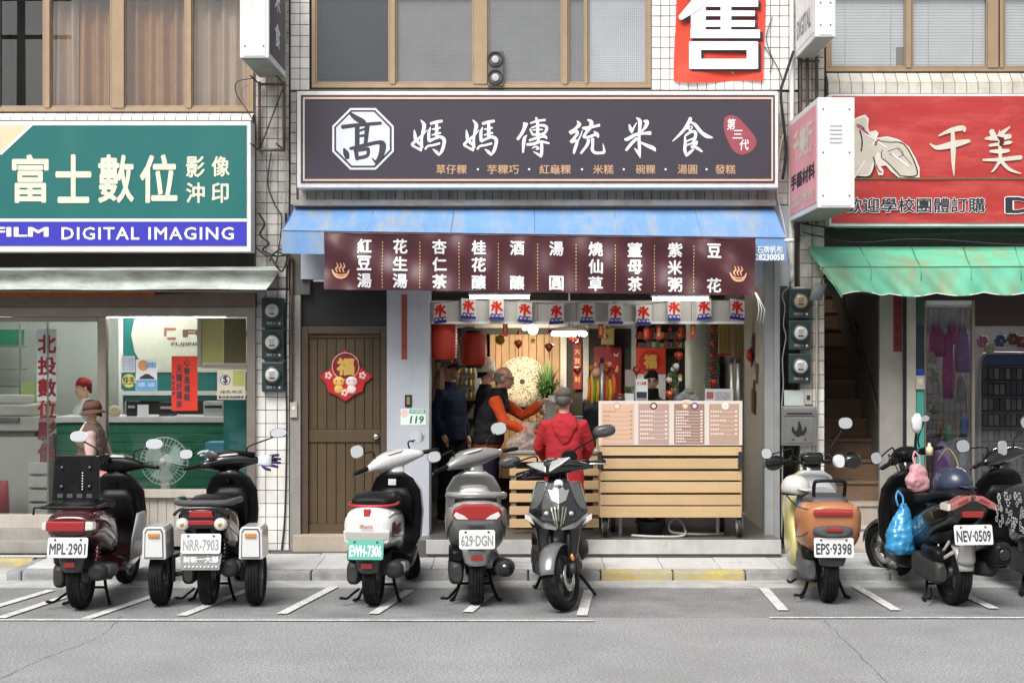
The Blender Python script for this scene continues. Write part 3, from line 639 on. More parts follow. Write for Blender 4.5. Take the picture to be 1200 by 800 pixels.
WH = [[(80, 215, 8), (210, 300, 7)], [(260, 350, 10), (360, 425, 10)], [(130, 285, 7), (160, 210, 6)], [(70, 400, 6), (-10, 530, 6)]]
mb = MB(); brush(mb, WH, lambda u, v, k: (X(1000+u/5.715, y), y-.0245-.0002*k, Z(120+v/5.715, y))); mb.build('needle', M_swhite, rs, fix=False)
RDL = [[(150, 420, 9), (165, 455, 9), (185, 470, 9)], [(20, 160, 9), (60, 185, 10), (95, 215, 9)], [(165, 250, 9), (140, 285, 9)]]
mb = MB(); brush(mb, RDL, lambda u, v, k: (X(1000+u/5.715, y), y-.0252-.0002*k, Z(120+v/5.715, y))); mb.build('thread', mat('thread_red', 'b04038', .6), rs, fix=False)
letpx(rs, '歡迎學校團體訂購', 990, 1155, 231, 250, y-.0205, M_swhite, bold=.045, name='lettering_outline'); letpx(rs, '歡迎學校團體訂購', 990.3, 1154.5, 231.6, 249.4, y-.0215, M_ink, bold=.02)
letpx(rs, 'DIY', 1177, 1262, 230, 251, y-.0205, M_swhite, bold=.06, name='lettering_outline'); letpx(rs, 'DIY', 1178, 1261, 231, 250, y-.0215, M_ink, bold=.035)

# ---------------- projecting light boxes
def lightbox(label, x0, x1, yf, yb, z0, z1, face_left, face_mat, txt):
    t = thing('projecting_lightbox', label, 'sign', ((x0+x1)/2, yb, z0), group='lightboxes projecting over the pavement')
    bx('casing', M_framew, t, x0, x1, yf, yb, z0, z1, .006)
    bx('front_cover', M_framew, t, x0+.03, x1-.03, yf-.006, yf-.0005, z0+.015, z1-.015, .002)
    bx('underside', mat('lightbox_bottom', (.30, .30, .26), .6, stain=(.12, .1, .08), sa=.6), t, x0+.012, x1-.012, yf+.012, yb-.012, z0-.004, z0-.0005)
    xf = x0-.004 if face_left else x1+.004
    mb = MB(); mb.box(min(xf, xf+(.003 if face_left else -.003)), max(xf, xf+(.003 if face_left else -.003)), yf+.05, yb-.05, z0+.05, z1-.05); mb.build('face', face_mat, t)
    for dx in (.045, x1-x0-.045):
        for zz in (z0+.1, (z0+z1)/2, z1-.1): MB().lathe([(.001, -.004), (.007, -.004), (.007, 0)], (x0+dx, yf-.006, zz), 'Y', 8).build('screw', M_rust, t)
    for s_, a, b, c, d, m, bo in txt:   # a,b along y from front; c,d z
        vs, fs = fit(s_, a, b, c, d, bo); mb = MB(); xx = xf-.002 if face_left else xf+.002
        # reads from front when seen on the right face, from back to front on the left face
        mb.add([(xx-p[1]*(1 if face_left else -1), (yb-(p[0])) if face_left else (yf+p[0]), p[2]) for p in vs], fs, False); mb.build('lettering', m, t, fix=False)
    return t
x0, x1, yf, yb, z0, z1 = 2.443, 2.752, -1.5, -.1, 3.16, 4.08
t = lightbox('big white lightbox with faded pink side face beside the red signboard', x0, x1, yf, yb, z0, z1, True, mat('face_pink', 'e8a0a6', .5, var=.15, vs=3, stain='e6b8b8', sa=.6),
     [('千美行', .25, 1.2, 3.66, 3.95, M_sx, .04), ('手藝材料', .12, 1.3, 3.42, 3.56, M_ink, .04), ('2823-9838', .2, 1.2, 3.26, 3.36, M_sx, .02)])
for k in range(5): bx('louvre', mat('louvre_shade', (.55, .55, .55), .5), t, x0+.1, x0+.2, yf-.012, yf-.0065, 3.70+k*.035, 3.708+k*.035, .001)
t2 = lightbox('small white lightbox high above the pink one, rusty edge', 2.50, 2.676, -1.08, -.1, 4.67, 5.25, True, M_framew, [('DIGITAL', .1, .8, 4.8, 4.98, mat('faded_grey', '8a8d90', .5), .03)])
t3 = lightbox('white lightbox with dark side face above the green sign', -2.456, -2.206, -1.07, -.1, 4.49, 5.6, False, mat('face_dark', '55505e', .5), [('米', .3, .6, 4.98, 5.2, M_swhite, .02), ('食', .3, .6, 4.66, 4.88, M_swhite, .02)])
# brackets: steel lattice under the left box, posts by the right ones
br = thing('steel_bracket', 'rusty steel lattice bracket under the left lightbox', 'bracket', P(318, 178, -.2))
def bar(parent, pts, r, m, name='bar', n=6): return MB().tube(pts, r, n).build(name, m, parent)
for yy in (-.06, -.5):
    for a in (304, 333): bar(br, [P(a, 96, yy), P(a, 176, yy)], .014, M_rust, 'post', 4)
    bar(br, [P(303, 176, yy), P(334, 176, yy)], .014, M_rust, 'rail', 4); bar(br, [P(303, 99, yy), P(334, 99, yy)], .012, M_rust, 'rail', 4)
    bar(br, [P(304, 176, yy), P(333, 100, yy)], .007, M_rust, 'brace', 4)
for a in (304, 333):
    for q in (99, 176): bar(br, [P(a, q, -.05)+Vector((0, 0, 0)), Vector((P(a, q, -.05).x, -.5, P(a, q, -.05).z))], .011, M_rust, 'arm', 4)
br2 = thing('steel_bracket', 'rusty steel posts carrying the two right lightboxes', 'bracket', P(945, 115, -.1))
for a in (938, 946, 957): bar(br2, [P(a, -40, -.09), P(a, 262, -.09)], .016, M_rust, 'post', 4)
for q in (60, 72, 118, 255): bar(br2, [P(935, q, -.09), P(960, q, -.09)], .012, M_rust, 'rail', 4)

# ================================================================ AWNINGS
M_blue = mat('awning_blue', '729dd0', .65, var=.12, vs=3, stain=(.42, .40, .30), sa=.75, ss=(7, 1.2, 1.2), st0=.47, bump=.1, bs=9)
aw = thing('awning', 'sun bleached blue canvas awning over the rice food stall', 'awning', P(626, 300, -.4))
TL, TR, FL, FR = P(345, 243, -.05), P(907, 243, -.05), P(330, 270, -.7), P(922, 279, -.7)
def sheet(A, B, C, D, nu, nv, f=None, name='canvas', m=None, parent=None, thick=0):
    """A-B top edge, D-C bottom edge"""
    mb = MB(); vs = []
    for j in range(nv+1):
        for i in range(nu+1):
            u, v = i/nu, j/nv; p = (A*(1-u)+B*u)*(1-v)+(D*(1-u)+C*u)*v
            if f: p = p+Vector(f(u, v))
            vs.append(tuple(p))
    mb.add(vs, [(j*(nu+1)+i, j*(nu+1)+i+1, (j+1)*(nu+1)+i+1, (j+1)*(nu+1)+i) for j in range(nv) for i in range(nu)], True)
    return mb.build(name, m, parent, fix=False)
sheet(TL, TR, FR, FL, 60, 10, lambda u, v: (0, 0, -.018*math.sin(math.pi*v)*(1+.5*math.sin(u*26))), 'canvas', M_blue, aw)
VL, VR = P(330.5, 297, -.705), P(921.5, 306, -.705)
sheet(FL+Vector((0, -.005, 0)), FR+Vector((0, -.005, 0)), VR, VL, 80, 5, lambda u, v: (0, .008*math.sin(u*40)*v, 0), 'valance', M_blue, aw)
sheet(TL, FL, VL, TL+Vector((0, 0, -.1)), 6, 4, None, 'side_flap', M_blue, aw); sheet(FR, TR, TR+Vector((0, 0, -.1)), VR, 6, 4, None, 'side_flap', M_blue, aw)
MB().tube([FL+Vector((0, .03, -.02)), FR+Vector((0, .03, -.02))], .015, 8).build('front_bar', M_cableG, aw)
MB().tube([FR+Vector((-.02, 0, -.02)), FR+Vector((.06, 0, -.02))], .018, 8).build('bar_end', M_framew, aw)
letpx(aw, '石牌帆布', 887, 917, 288, 297, -.716, M_swhite, bold=.01); letpx(aw, '28230058', 885, 919, 297.5, 305, -.7165, M_swhite, bold=.03)
for k in range(1, 6):
    u = k/6; a_ = FL*(1-u)+FR*u; b_ = TL*(1-u)+TR*u; MB().tube([b_+Vector((0, 0, .003)), (a_+b_)/2+Vector((0, 0, -.014)), a_+Vector((0, -.006, .002)), (VL*(1-u)+VR*u)+Vector((0, -.008, 0))], .003, 5).build('seam', mat('seam_blue', (.22, .34, .54), .7), aw)
MB().tube([FL+Vector((0, -.008, .002)), FR+Vector((0, -.008, .002))], .005, 5).build('fold_seam', mat('seam_blue', (.22, .34, .54)), aw)
# brown menu banner
yb_ = -.76
M_ban = mat('banner_brown', '50282f', .42, var=.08, vs=2); M_ylw = mat('dash_yellow', 'd8b878', .6)
bn = thing('menu_banner', 'long maroon banner listing sweet soups, hung on the awning edge', 'banner', P(632, 344, yb_))
def wave(x, z): return .030*math.sin(9*x+14*z+1.5*math.sin(3*x))*(.35+.65*min(1, abs(x)/2.2))+.009*math.sin(23*x-6*z)
def bpt(px, py, lift=0):
    t = (px-380)/505; q = py+7*t; x = X(px, yb_); z = Z(q, yb_); return Vector((x, yb_-wave(x, z)-lift, z))
mb = MB(); nu, nv = 130, 22; vs = [tuple(bpt(380+505*i/nu, 272+67*j/nv)) for j in range(nv+1) for i in range(nu+1)]
mb.add(vs, [(j*(nu+1)+i, j*(nu+1)+i+1, (j+1)*(nu+1)+i+1, (j+1)*(nu+1)+i) for j in range(nv) for i in range(nu)], True); mb.build('cloth', M_ban, bn, fix=False)
mb = MB(); mb.tube([bpt(380+505*i/60, 273, -.004) for i in range(61)], .008, 6); mb.build('hem', M_ban, bn)
def ban_text(s_, px0, px1, py0, py1, m=M_swhite, bold=.03, name='lettering'):
    vs, fs = refine(*fit(s_, px0, px1, -py1, -py0, bold), 6); mb = MB(); mb.add([tuple(bpt(a, -c, .005+b)) for a, b, c in vs], fs, False)
    return mb.build(name, m, bn, fix=False)
cols = [('紅豆湯', 427), ('花生湯', 469), ('杏仁茶', 515), ('桂花釀', 561), ('酒 釀', 606), ('湯 圓', 652), ('燒仙草', 698), ('薑母茶', 744), ('紫米粥', 791), ('豆 花', 837)]
for s_, cx in cols:
    for k, c in enumerate(s_):
        if c == ' ': continue
        t0 = 279+ k*20.2; ban_text(c, cx-8.5, cx+8.5, t0, t0+17)
for px in (448, 492, 538, 584, 630, 675, 721, 767, 813):
    mb = MB()
    for k in range(14):
        a, b = 282+k*4, 282+k*4+2; mb.add([tuple(bpt(px-.5, a, .005)), tuple(bpt(px+.5, a, .005)), tuple(bpt(px+.5, b, .005)), tuple(bpt(px-.5, b, .005))], [(0, 1, 2, 3)])
    mb.build('dashed_line', M_ylw, bn, fix=False)
M_bowl = mat('bowl_print', 'e8b088', .6)
for cx, cy in ((399, 318), (865, 322)):
    mb = MB(); st = [[(cx-10, cy-2, 1.5), (cx-6, cy+5, 2.5), (cx, cy+7, 3), (cx+6, cy+5, 2.5), (cx+10, cy-2, 1.5)], [(cx-9, cy+2, 1.2), (cx, cy+4, 1.5), (cx+9, cy+2, 1.2)]]+[[(cx+d, cy+1, 1.2), (cx+d-1.5, cy-3, 1.8), (cx+d+1, cy-6, 1.8), (cx+d-.5, cy-10, .8)] for d in (-4, 0, 4)]
    brush(mb, st, lambda u, v, k: tuple(bpt(u, v-7*(cx-380)/505, .006+.0003*k))); mb.build('steaming_bowl_print', M_bowl, bn, fix=False)
# rope ends at the right corner
rp = MB()
for k in range(3): rp.tube([bpt(884, 336)+Vector((.004*k, -.01, 0)), bpt(887+k, 343)+Vector((0, -.01, 0)), bpt(889+2*k, 356)+Vector((.01*k, 0, 0)), bpt(888+3*k, 368+2*k)], .004, 5)
rp.build('cord', M_swhite, bn)

# left metal canopy
cn = thing('canopy', 'weathered pale metal canopy edge over the photo shop front', 'canopy', P(120, 340, -.3))
M_can = mat('canopy_metal', (.48, .54, .50), .55, var=.25, vs=4, stain=(.20, .16, .12), sa=.85, ss=(3, 3, 16), st0=.42)
A, B = P(-200, 314, -.05), P(322, 312, -.05); C, D = P(327, 317, -.62), P(-200, 317, -.62); E, G_ = P(312, 339, -.60), P(-200, 340, -.60)
sheet(A, B, C, D, 30, 4, None, 'top_sheet', M_can, cn); sheet(D, C, E, G_, 60, 6, lambda u, v: (0, .05*math.sin(math.pi*v)-.02+.004*math.sin(u*90), .004*math.sin(u*17)*v), 'front_sheet', M_can, cn)
sheet(G_, E, P(310, 343, -.05), P(-200, 343, -.05), 20, 3, None, 'soffit', M_con, cn)
bar(cn, [G_+Vector((0, .02, .0)), E+Vector((0, .02, 0))], .012, M_rust, 'edge_rod')
lb = thing('shutter_box', 'brown roller shutter box with orange cloth over the photo shop', 'shutter box', P(120, 358, -.1))
bpx('casing', mat('shutter_brown', (.20, .15, .12), .6, metal=.2, var=.2, stain=(.12, .1, .09), sa=.5), lb, -200, 299, 338, 359, -.12, .16, .004)
bpx('orange_cloth', mat('cloth_orange', (.42, .12, .05), .8, var=.2), lb, -200, 182, 339, 347, -.15, -.121, .004)
bar(lb, [P(182, 344, -.14), P(255, 341, -.14)], .012, M_cable, 'rod')

# right green awning, sagging and torn
M_grn = mat('awning_green', '74c8a6', .6, var=.15, vs=3, stain=(.36, .28, .13), sa=.9, ss=(4, 1.5, 2))
ga = thing('awning', 'faded green canvas awning with torn drooping corner', 'awning', P(1080, 320, -.4))
gT0, gT1, gF0, gF1 = P(947, 289, -.06), P(1400, 289, -.06), P(962, 313, -.8), P(1400, 312, -.8)
sheet(gT0, gT1, gF1, gF0, 70, 10, lambda u, v: (0, .0, -.02*math.sin(math.pi*v)*(1+.6*math.sin(u*33))), 'canvas', M_grn, ga)
V0, V1 = P(987, 347, -.80), P(1400, 341, -.80)
sheet(gF0+Vector((.02, -.006, 0)), gF1+Vector((0, -.006, 0)), V1, V0, 160, 8, lambda u, v: (0, (.016*math.sin(u*46+2*v)+.010*math.sin(u*113-3*v))*v-.012*abs(math.sin(u*23.5))*v, (.028*(1-abs(math.sin(u*23.5)))-.012+.05*math.sin(min(1, u*9)*math.pi))*v), 'valance', M_grn, ga)
for k in range(1, 10):
    u = k*math.pi/23.5
    if u < 1: a_ = gF0*(1-u)+gF1*u; b_ = gT0*(1-u)+gT1*u; MB().tube([b_+Vector((0, 0, .004)), (a_+b_)/2+Vector((0, 0, -.012)), a_+Vector((0, -.004, .003)), a_+Vector((0, -.014, -.12))], .0035, 5).build('seam', mat('seam_green', (.12, .30, .20), .7), ga)
MB().tube([gF0+Vector((0, -.008, .002)), gF1+Vector((0, -.008, .002))], .005, 5).build('fold_seam', mat('seam_green', (.12, .30, .20)), ga)
MB().tube([V0*(1-i/120)+V1*(i/120)+Vector((0, -.012*abs(math.sin(i/120*23.5))-.004, .028*(1-abs(math.sin(i/120*23.5)))-.012+.05*math.sin(min(1, i/120*9)*math.pi))) for i in range(121)], .004, 5).build('edge_piping', M_swhite, ga)
sheet(gT0, gF0, P(968, 311, -.78), P(950, 300, -.2), 6, 3, None, 'torn_flap', M_grn, ga)
sheet(gF0, P(985, 312, -.79), P(987, 349, -.79), P(968, 325, -.75), 8, 8, lambda u, v: (.01*math.sin(v*9), -.03*math.sin(u*5)*v, 0), 'torn_flap', M_grn, ga)
bar(ga, [gF0+Vector((0, .03, -.015)), gF1+Vector((0, .03, -.015))], .014, M_cableG, 'front_bar')
# ================================================================ LEFT PHOTO SHOP
M_steel = mat('shop_frame', (.30, .265, .23), .4, metal=.5, var=.12, stain=(.18, .15, .12), sa=.4)
M_sillp = mat('sill_panel', (.50, .46, .40), .6, var=.1, stain=(.32, .28, .23), sa=.4, ss=(20, 20, 1))
M_step = mat('step_grey', (.33, .31, .29), .7, var=.15, vs=4, fine=.08, stain=(.2, .18, .16), sa=.5)
def room(parent, px0, px1, y1, zf, zc, wall_m, floor_m, ceil_m, y0=.0, left=True, right=True):
    x0, x1 = X(px0), X(px1)
    bx('floor', floor_m, parent, x0, x1, y0, y1, zf-.06, zf)
    bx('ceiling', ceil_m, parent, x0, x1, y0+.2, y1, zc, zc+.06)
    bx('back_wall', wall_m, parent, x0, x1, y1, y1+.06, zf-.06, zc+.06)
    if left: bx('side_wall', wall_m, parent, x0-.06, x0-.002, y0+.02, y1, zf-.06, zc+.06)
    if right: bx('side_wall', wall_m, parent, x1+.002, x1+.06, y0+.02, y1, zf-.06, zc+.06)
M_pale = mat('photo_wall', (.46, .50, .46), .7, var=.04); M_floorL = mat('photo_floor', (.16, .15, .14), .35, var=.15, stain=(.09, .09, .09), sa=.5, ss=(2, 9, 1))
room(BL, -200, 293, 3.2, .25, 2.75, M_pale, M_floorL, M_white)
# shopfront
sf = thing('glazed_shopfront', 'aluminium shopfront of the photo shop with sliding door and window', 'shop front', (X(150), 0, .13))
bpx('transom', M_steel, sf, -200, 293, 359.5, 371, -.06, .06, .003)
bpx('post', M_steel, sf, 114, 124, 371.3, 606, -.05, .06, .003); bpx('post', M_steel, sf, 289, 299, 359.2, 640, -.065, .08, .003)
bpx('threshold', M_sillp, sf, -200, 114, 603, 619, -.05, .08, .004)
bpx('sill', M_sillp, sf, 124.3, 288.5, 574, 583, -.09, .06, .004)
k = 0
for a in range(125, 288, 10):
    bpx('panel', M_sillp, sf, a+.2, min(a+9.8, 288), 583.3, 621, -.04+(k % 2)*.006, .05, .003); k += 1
bpx('pane', M_glS, sf, -180, 113.5, 372, 602.5, .0, .006); bpx('pane', M_glS, sf, 124.5, 288.5, 371.5, 573.5, .01, .016)
bpx('door_rail', M_steel, sf, -200, 113.6, 371.3, 377, -.03, .03, .002); bpx('door_stile', M_steel, sf, 55, 57, 377.2, 602, .008, .012)
bpx('plinth', M_step, sf, -200, 289, 619.5, 640, -.07, .1, .006); bpx('plinth', M_step, sf, -200, 116, 634, 648, -.24, -.072, .008)
# small window frame at top right
bpx('small_frame', M_steel, sf, 231, 236, 372, 430, -.02, .02, .002); bpx('small_frame', M_steel, sf, 236.2, 288.4, 426, 431, -.02, .02, .002)
bpx('small_pane', mat('amber_film', (.30, .29, .10), .3, var=.1), sf, 236.3, 262, 373, 425.5, -.008, -.004); bpx('small_pane', mat('dark_film', (.10, .09, .05), .2), sf, 262.3, 288.3, 373, 425.5, -.008, -.004)
# tubes
def fluor(label, px0, px1, py, y, e=9, power=14):
    e = power
    t = thing('fluorescent_lamp', label, 'lamp', P((px0+px1)/2, py-3, y))
    bpx('batten', M_white, t, px0-2, px1+2, py-5, py-2.2, y-.02, y+.03, .002)
    a, b = P(px0, py, y), P(px1, py, y); MB().cyl(a, b, .016, n=12).build('tube', mat('tube_light_%d' % e, (1, .97, .91), .5, var=0, emit=e), t)
fluor('lit fluorescent tube along the top of the photo shop window', 127, 264, 370, .10, power=20)
fluor('lit fluorescent tube at the left edge of the photo shop', -110, 14, 371, .10, power=20)
fluor('ceiling fluorescent tube deep inside the photo shop', 20, 230, 330, 1.8, power=42)
# vertical red lettering on a white strip
vsn = thing('hanging_sign', 'white strip with vertical red characters inside the glass door', 'sign', P(53, 545, .12))
bpx('strip', M_swhite, vsn, 43, 66, 386, 470, .10, .104)
M_rch = mat('char_red', 'a8202c', .5, var=.05); M_rchd = mat('char_maroon', '7c2c3c', .5)
for i, c in enumerate('北投數位影像'):
    letpx(vsn, c, 44, 66, 392+25.5*i, 414+25.5*i, .096, M_rch if i < 4 else M_rchd, bold=.03)
# counter
M_gcount = mat('counter_green', (.02, .19, .105), .5, var=.06); yC = 1.25
ct = thing('service_counter', 'green slatted counter with white top inside the photo shop', 'counter', P(170, 600, yC))
for i in range(11):
    a = 497+i*10.5
    bpx('board', M_gcount, ct, 66, 262, a, a+10, yC, yC+.03, .003)
bpx('carcass', mat('counter_inner', (.02, .08, .05), .8), ct, 67, 261, 496, 618, yC+.031, yC+.5)
bpx('counter_top', M_white, ct, 64, 264, 488, 495, yC-.04, yC+.55, .006)
# back partitions
pt = thing('partition', 'green and cream partition with logo lettering behind the counter', 'partition', P(220, 480, 2.2)); yP = 2.2
bpx('panel', M_sgreen, pt, 142, 296, 372, 470, yP, yP+.03); 
pts = [(X(a, yP), Z(b, yP)) for a, b in ((158, 372), (296, 372), (296, 436), (185, 436), (168, 430), (158, 412), (154, 392))]; MB().prism(pts, yP-.012, yP-.001).build('cream_panel', mat('cream_panel', (.58, .60, .50), .6), pt)
bpx('white_frame', M_white, pt, 139, 144, 372, 500, yP-.02, yP+.05); bpx('white_rail', M_white, pt, 144, 290, 458, 463, yP-.04, yP+.05)
letpx(pt, 'FUJIFILM', 214, 330, 386, 398, yP-.016, mat('logo_brown', '6a4a40', .5), bold=.05); letpx(pt, 'FUJIFILM DIGITAL', 200, 290, 401, 406, yP-.016, mat('logo_brown', '6a4a40', .5), bold=.02, shear=.2)
for q in (((192, 206, 384, 387)), ((192, 195, 387.2, 394)), ((196, 206, 395, 398))): bpx('logo_mark', mat('logo_tan', '9a6050', .5), pt, *q, yP-.017, yP-.0125)
bpx('shelf_back', mat('shelf_dark', (.06, .05, .045), .7), pt, 148, 292, 463.5, 488, yP+.06, yP+.1)
# things on the counter
M_dk = mat('device_dark', (.03, .03, .035), .4); M_lg = mat('device_grey', (.45, .46, .45), .5)
for i, (a, b, c, d, m, lb) in enumerate(((148, 160, 470, 488, M_dk, 'small dark device at the left end of the photo counter'), (186, 203, 471, 488, M_dk, 'black box on the photo counter under the red paper'), (238, 262, 470, 488, M_lg, 'grey printer at the right end of the photo counter'))):
    t = thing('counter_device', lb, 'device', P((a+b)/2, d, yC+.2)); bpx('body', m, t, a, b, c, d, yC+.12, yC+.3, .01); bpx('slot', M_lg if m is M_dk else M_dk, t, a+2, b-2, c+5, c+8, yC+.112, yC+.119); bpx('tray', m, t, a+1, b-1, d-4, d-.2, yC+.06, yC+.118, .004)
bpx('code_card', M_swhite, None, 161, 174, 474, 490, yC+.05, yC+.06, .002); tag(bpy.data.objects['code_card'], 'white card standing on the photo counter', 'card')
t = thing('round_face_sign', 'round cream cushion with a simple face on the photo counter', 'cushion', P(135, 489, yC)); MB().lathe([(.002, -.03), (.05, -.028), (.065, -.01), (.065, .01), (.03, .03)], P(134, 482, yC), 'Y', 20).build('pad', M_sbeige, t)
for dx in (-.02, .02): MB().sphere(P(134, 480, yC-.03)+Vector((dx, 0, 0)), .006, 8, 6).build('eye', M_dk, t)
# copier
cpy = thing('photocopier', 'beige floor photocopier behind the sliding door', 'photocopier', P(20, 612, 1.0)); yq = .9
M_cop = mat('copier', (.40, .40, .36), .5, var=.05)
bpx('cabinet', M_cop, cpy, -20, 50, 512, 612, yq, yq+.6, .012); bpx('scanner', M_cop, cpy, -25, 46, 488, 505, yq-.02, yq+.6, .012); bpx('neck', mat('copier_dark', (.15, .15, .14), .5), cpy, -15, 40, 505.5, 511.5, yq+.03, yq+.5)
bpx('lid', M_cop, cpy, -22, 38, 474, 487.5, yq, yq+.55, .02); bpx('feeder', M_cop, cpy, -15, 28, 463, 473.5, yq+.1, yq+.45, .02)
for i in range(4): bpx('tray', mat('tray_grey', (.45, .45, .42), .5), cpy, 33, 55, 542+i*16, 555+i*16, yq-.06, yq-.002, .006)
bpx('panel', mat('copier_dark', (.15, .15, .14)), cpy, -10, 22, 489, 494, yq-.05, yq-.021, .004)
# stool at left edge
st_ = thing('stool', 'red plastic stool at the left edge inside the photo shop', 'stool', P(0, 605, .5)); mb = MB(); mb.lathe([(.12, 0), (.10, .4), (.001, .41)], P(-3, 612, .55), 'Z', 16); mb.build('seat', mat('stool_red', (.35, .03, .05), .4), st_)
# shelves on the left wall
sh = thing('wall_shelf', 'thin wall shelves at the far left of the photo shop', 'shelf', P(10, 470, 2.6))
for q in (405, 432, 452): bpx('board', mat('shelf_grey', (.2, .2, .2), .5), sh, -40, 22, q, q+1.6, 2.4, 2.7)
bpx('upright', mat('shelf_grey', (.2, .2, .2), .5), sh, 22.5, 24, 380, 470, 2.4, 2.43); bpx('green_box', M_gcount, sh, -40, 20, 386, 404.5, 2.45, 2.7); bpx('lime_box', mat('lime', (.30, .42, .16), .6), sh, 24.5, 40, 448, 470, 2.4, 2.6)
# posters on the window
def poster(label, px0, px1, py0, py1, y, m, name='poster', draw=None, cat='poster'):
    t = thing(name, label, cat, P((px0+px1)/2, py1, y)); bpx('paper', m, t, px0, px1, py0, py1, y, y+.002)
    if draw: draw(t, y-.0015)
    return t
M_pap = mat('paper_white', (.72, .74, .74), .7, var=.03); M_pblue = mat('paper_blue', '5f9fd0', .6); M_pdk = mat('print_dark', '33333c', .6); M_porg = mat('print_orange', 'd89058', .6); M_pyel = mat('print_yellow', 'd8d070', .6)
M_rpap = mat('paper_red', 'd63422', .65, var=.05)
yW = .0
def d1(t, y):
    for k in range(5): letpx(t, '相片沖洗服務', 143.5, 157, 419+k*3.2, 421.5+k*3.2, y, M_pblue)
poster('small white notice with blue lines on the photo shop window', 142, 158, 417, 436, yW, M_pap, draw=d1)
def d2(t, y):
    MB().lathe([(.001, 0), (.063, 0)], P(151, 446, y), 'Y', 24, False).build('disc', M_pyel, t, fix=False); letpx(t, '快洗', 144, 158, 441, 451, y-.001, M_pdk, bold=.02)
poster('green notice with a yellow round sticker on the photo shop window', 142, 159, 436.5, 456, yW, M_sgreen, draw=d2)
def d3(t, y):
    bpx('band', M_pblue, t, 159.5, 183.5, 445, 456.5, y-.0005, y); MB().lathe([(.001, 0), (.05, 0)], P(168, 428, y), 'Y', 20, False).build('disc', M_porg, t, fix=False)
    MB().prism([(X(a, y), Z(b, y)) for a, b in ((164, 442), (170, 438), (174, 438), (180, 442), (182, 444), (163, 444))], y-.0008, y).build('car_print', M_pdk, t); letpx(t, '健康講座', 170, 183, 424, 431, y, M_pblue, bold=.02); letpx(t, '10:00 - 16:00', 162, 181, 448, 453, y-.001, M_swhite)
poster('white and blue event poster with an orange disc on the photo window', 159, 184, 421, 457, yW-.003, M_pap, draw=d3)
def d4(t, y):
    cols = [(219, 420, '心善造福報'), (210, 428, '天賜好運來'), (203, 440, '平安吉祥')]
    for cx, y0, s_ in cols:
        for k, c in enumerate(s_): w = 3.6 if cx > 205 else 1.8; letpx(t, c, cx-w, cx+w, y0+k*10.2*(w/3.6)**.7, y0+9*(w/3.6)+k*10.2*(w/3.6)**.7, y, M_pdk, bold=.03)
poster('red paper with black brush characters hung on the photo window', 201, 231.5, 417, 481, yW-.004, M_rpap, draw=d4)
def d5(t, y):
    MB().lathe([(.001, 0), (.048, 0)], P(264, 445, y), 'Y', 20, False).build('ring', M_pdk, t, fix=False); MB().lathe([(.001, 0), (.040, 0)], P(264, 445, y-.0006), 'Y', 20, False).build('coin', M_pap, t, fix=False); letpx(t, '$', 261, 267, 440, 450, y-.0012, M_pdk, bold=.03)
    bpx('patch', mat('print_green', 'a8b060', .6), t, 273, 286, 434, 452, y-.0004, y); letpx(t, '綠色商店', 258, 284, 457, 461, y, M_pdk); letpx(t, '歡迎使用振興券', 256, 286, 463.5, 467, y, M_pdk, bold=.02)
poster('beige poster with a dollar coin emblem on the photo window', 254.5, 287.5, 431.5, 468, yW-.003, mat('paper_beige', (.62, .56, .45), .7), draw=d5)
# desk fan
fn = thing('electric_fan', 'white electric fan standing behind the photo shop sill', 'fan', P(191, 573, .16)); yf_ = .13; c = P(192.5, 540, yf_)
mb = MB(); r = .222
for k in range(36):
    a = 2*math.pi*k/36; mb.tube([c+Vector((.03*math.cos(a), -.06, .03*math.sin(a))), c+Vector((r*.6*math.cos(a), -.055, r*.6*math.sin(a))), c+Vector((r*math.cos(a), 0, r*math.sin(a)))], .0022, 4, False)
for q in (.35, .7, 1): mb.tube([c+Vector((r*q*math.cos(a), -.056+.056*(q == 1), r*q*math.sin(a))) for a in [2*math.pi*k/40 for k in range(41)]], .0035 if q == 1 else .002, 5, False)
o = mb.build('guard', M_white, fn); 
for k in range(3):
    a = 2*math.pi*k/3+.4; mb = MB(); V_ = []
    for i in range(7):
        for j in range(7):
            rr = .035+.15*i/6; aa = a+(j/6-.5)*1.25*(1 if i else .5); V_.append(tuple(c+Vector((rr*math.cos(aa), -.01+.035*(j/6-.5), rr*math.sin(aa)))))
    mb.add(V_, [(i*7+j, i*7+j+1, (i+1)*7+j+1, (i+1)*7+j) for i in range(6) for j in range(6)], True); mb.build('blade', mat('fan_blade', (.55, .70, .68), .3, alpha=.7), fn, fix=False)
MB().lathe([(.001, -.075), (.03, -.07), (.035, -.05), (.001, -.045)], c, 'Y', 16).build('hub', M_white, fn); MB().loft([(c.y+.02, c.x, c.z, .05, .05, .05, 2), (c.y+.12, c.x, c.z, .055, .055, .055, 2), (c.y+.16, c.x, c.z, .03, .03, .03, 2)], 'Y', 16).build('motor', M_white, fn)
MB().loft([(c.z-.30, c.x, c.y+.05, .045, .03, .03, 3), (c.z-.02, c.x, c.y+.06, .028, .025, .025, 3)], 'Z', 16).build('neck', M_white, fn); MB().lathe([(.13, 0), (.13, .015), (.05, .04)], (c.x, c.y+.05, c.z-.33), 'Z', 20).build('base', M_white, fn)
bpx('stand_table', mat('crate_blue', (.10, .32, .45), .6), None, 240, 264, 518, 545, .5, .8, .01); tag(bpy.data.objects['stand_table'], 'blue crate on a stand right of the fan in the photo shop', 'crate')
bpx('folding_screen', M_sgreen, None, 262, 289, 468, 572, .35, .4); tag(bpy.data.objects['folding_screen'], 'teal screen standing at the right end of the photo shop window', 'screen')

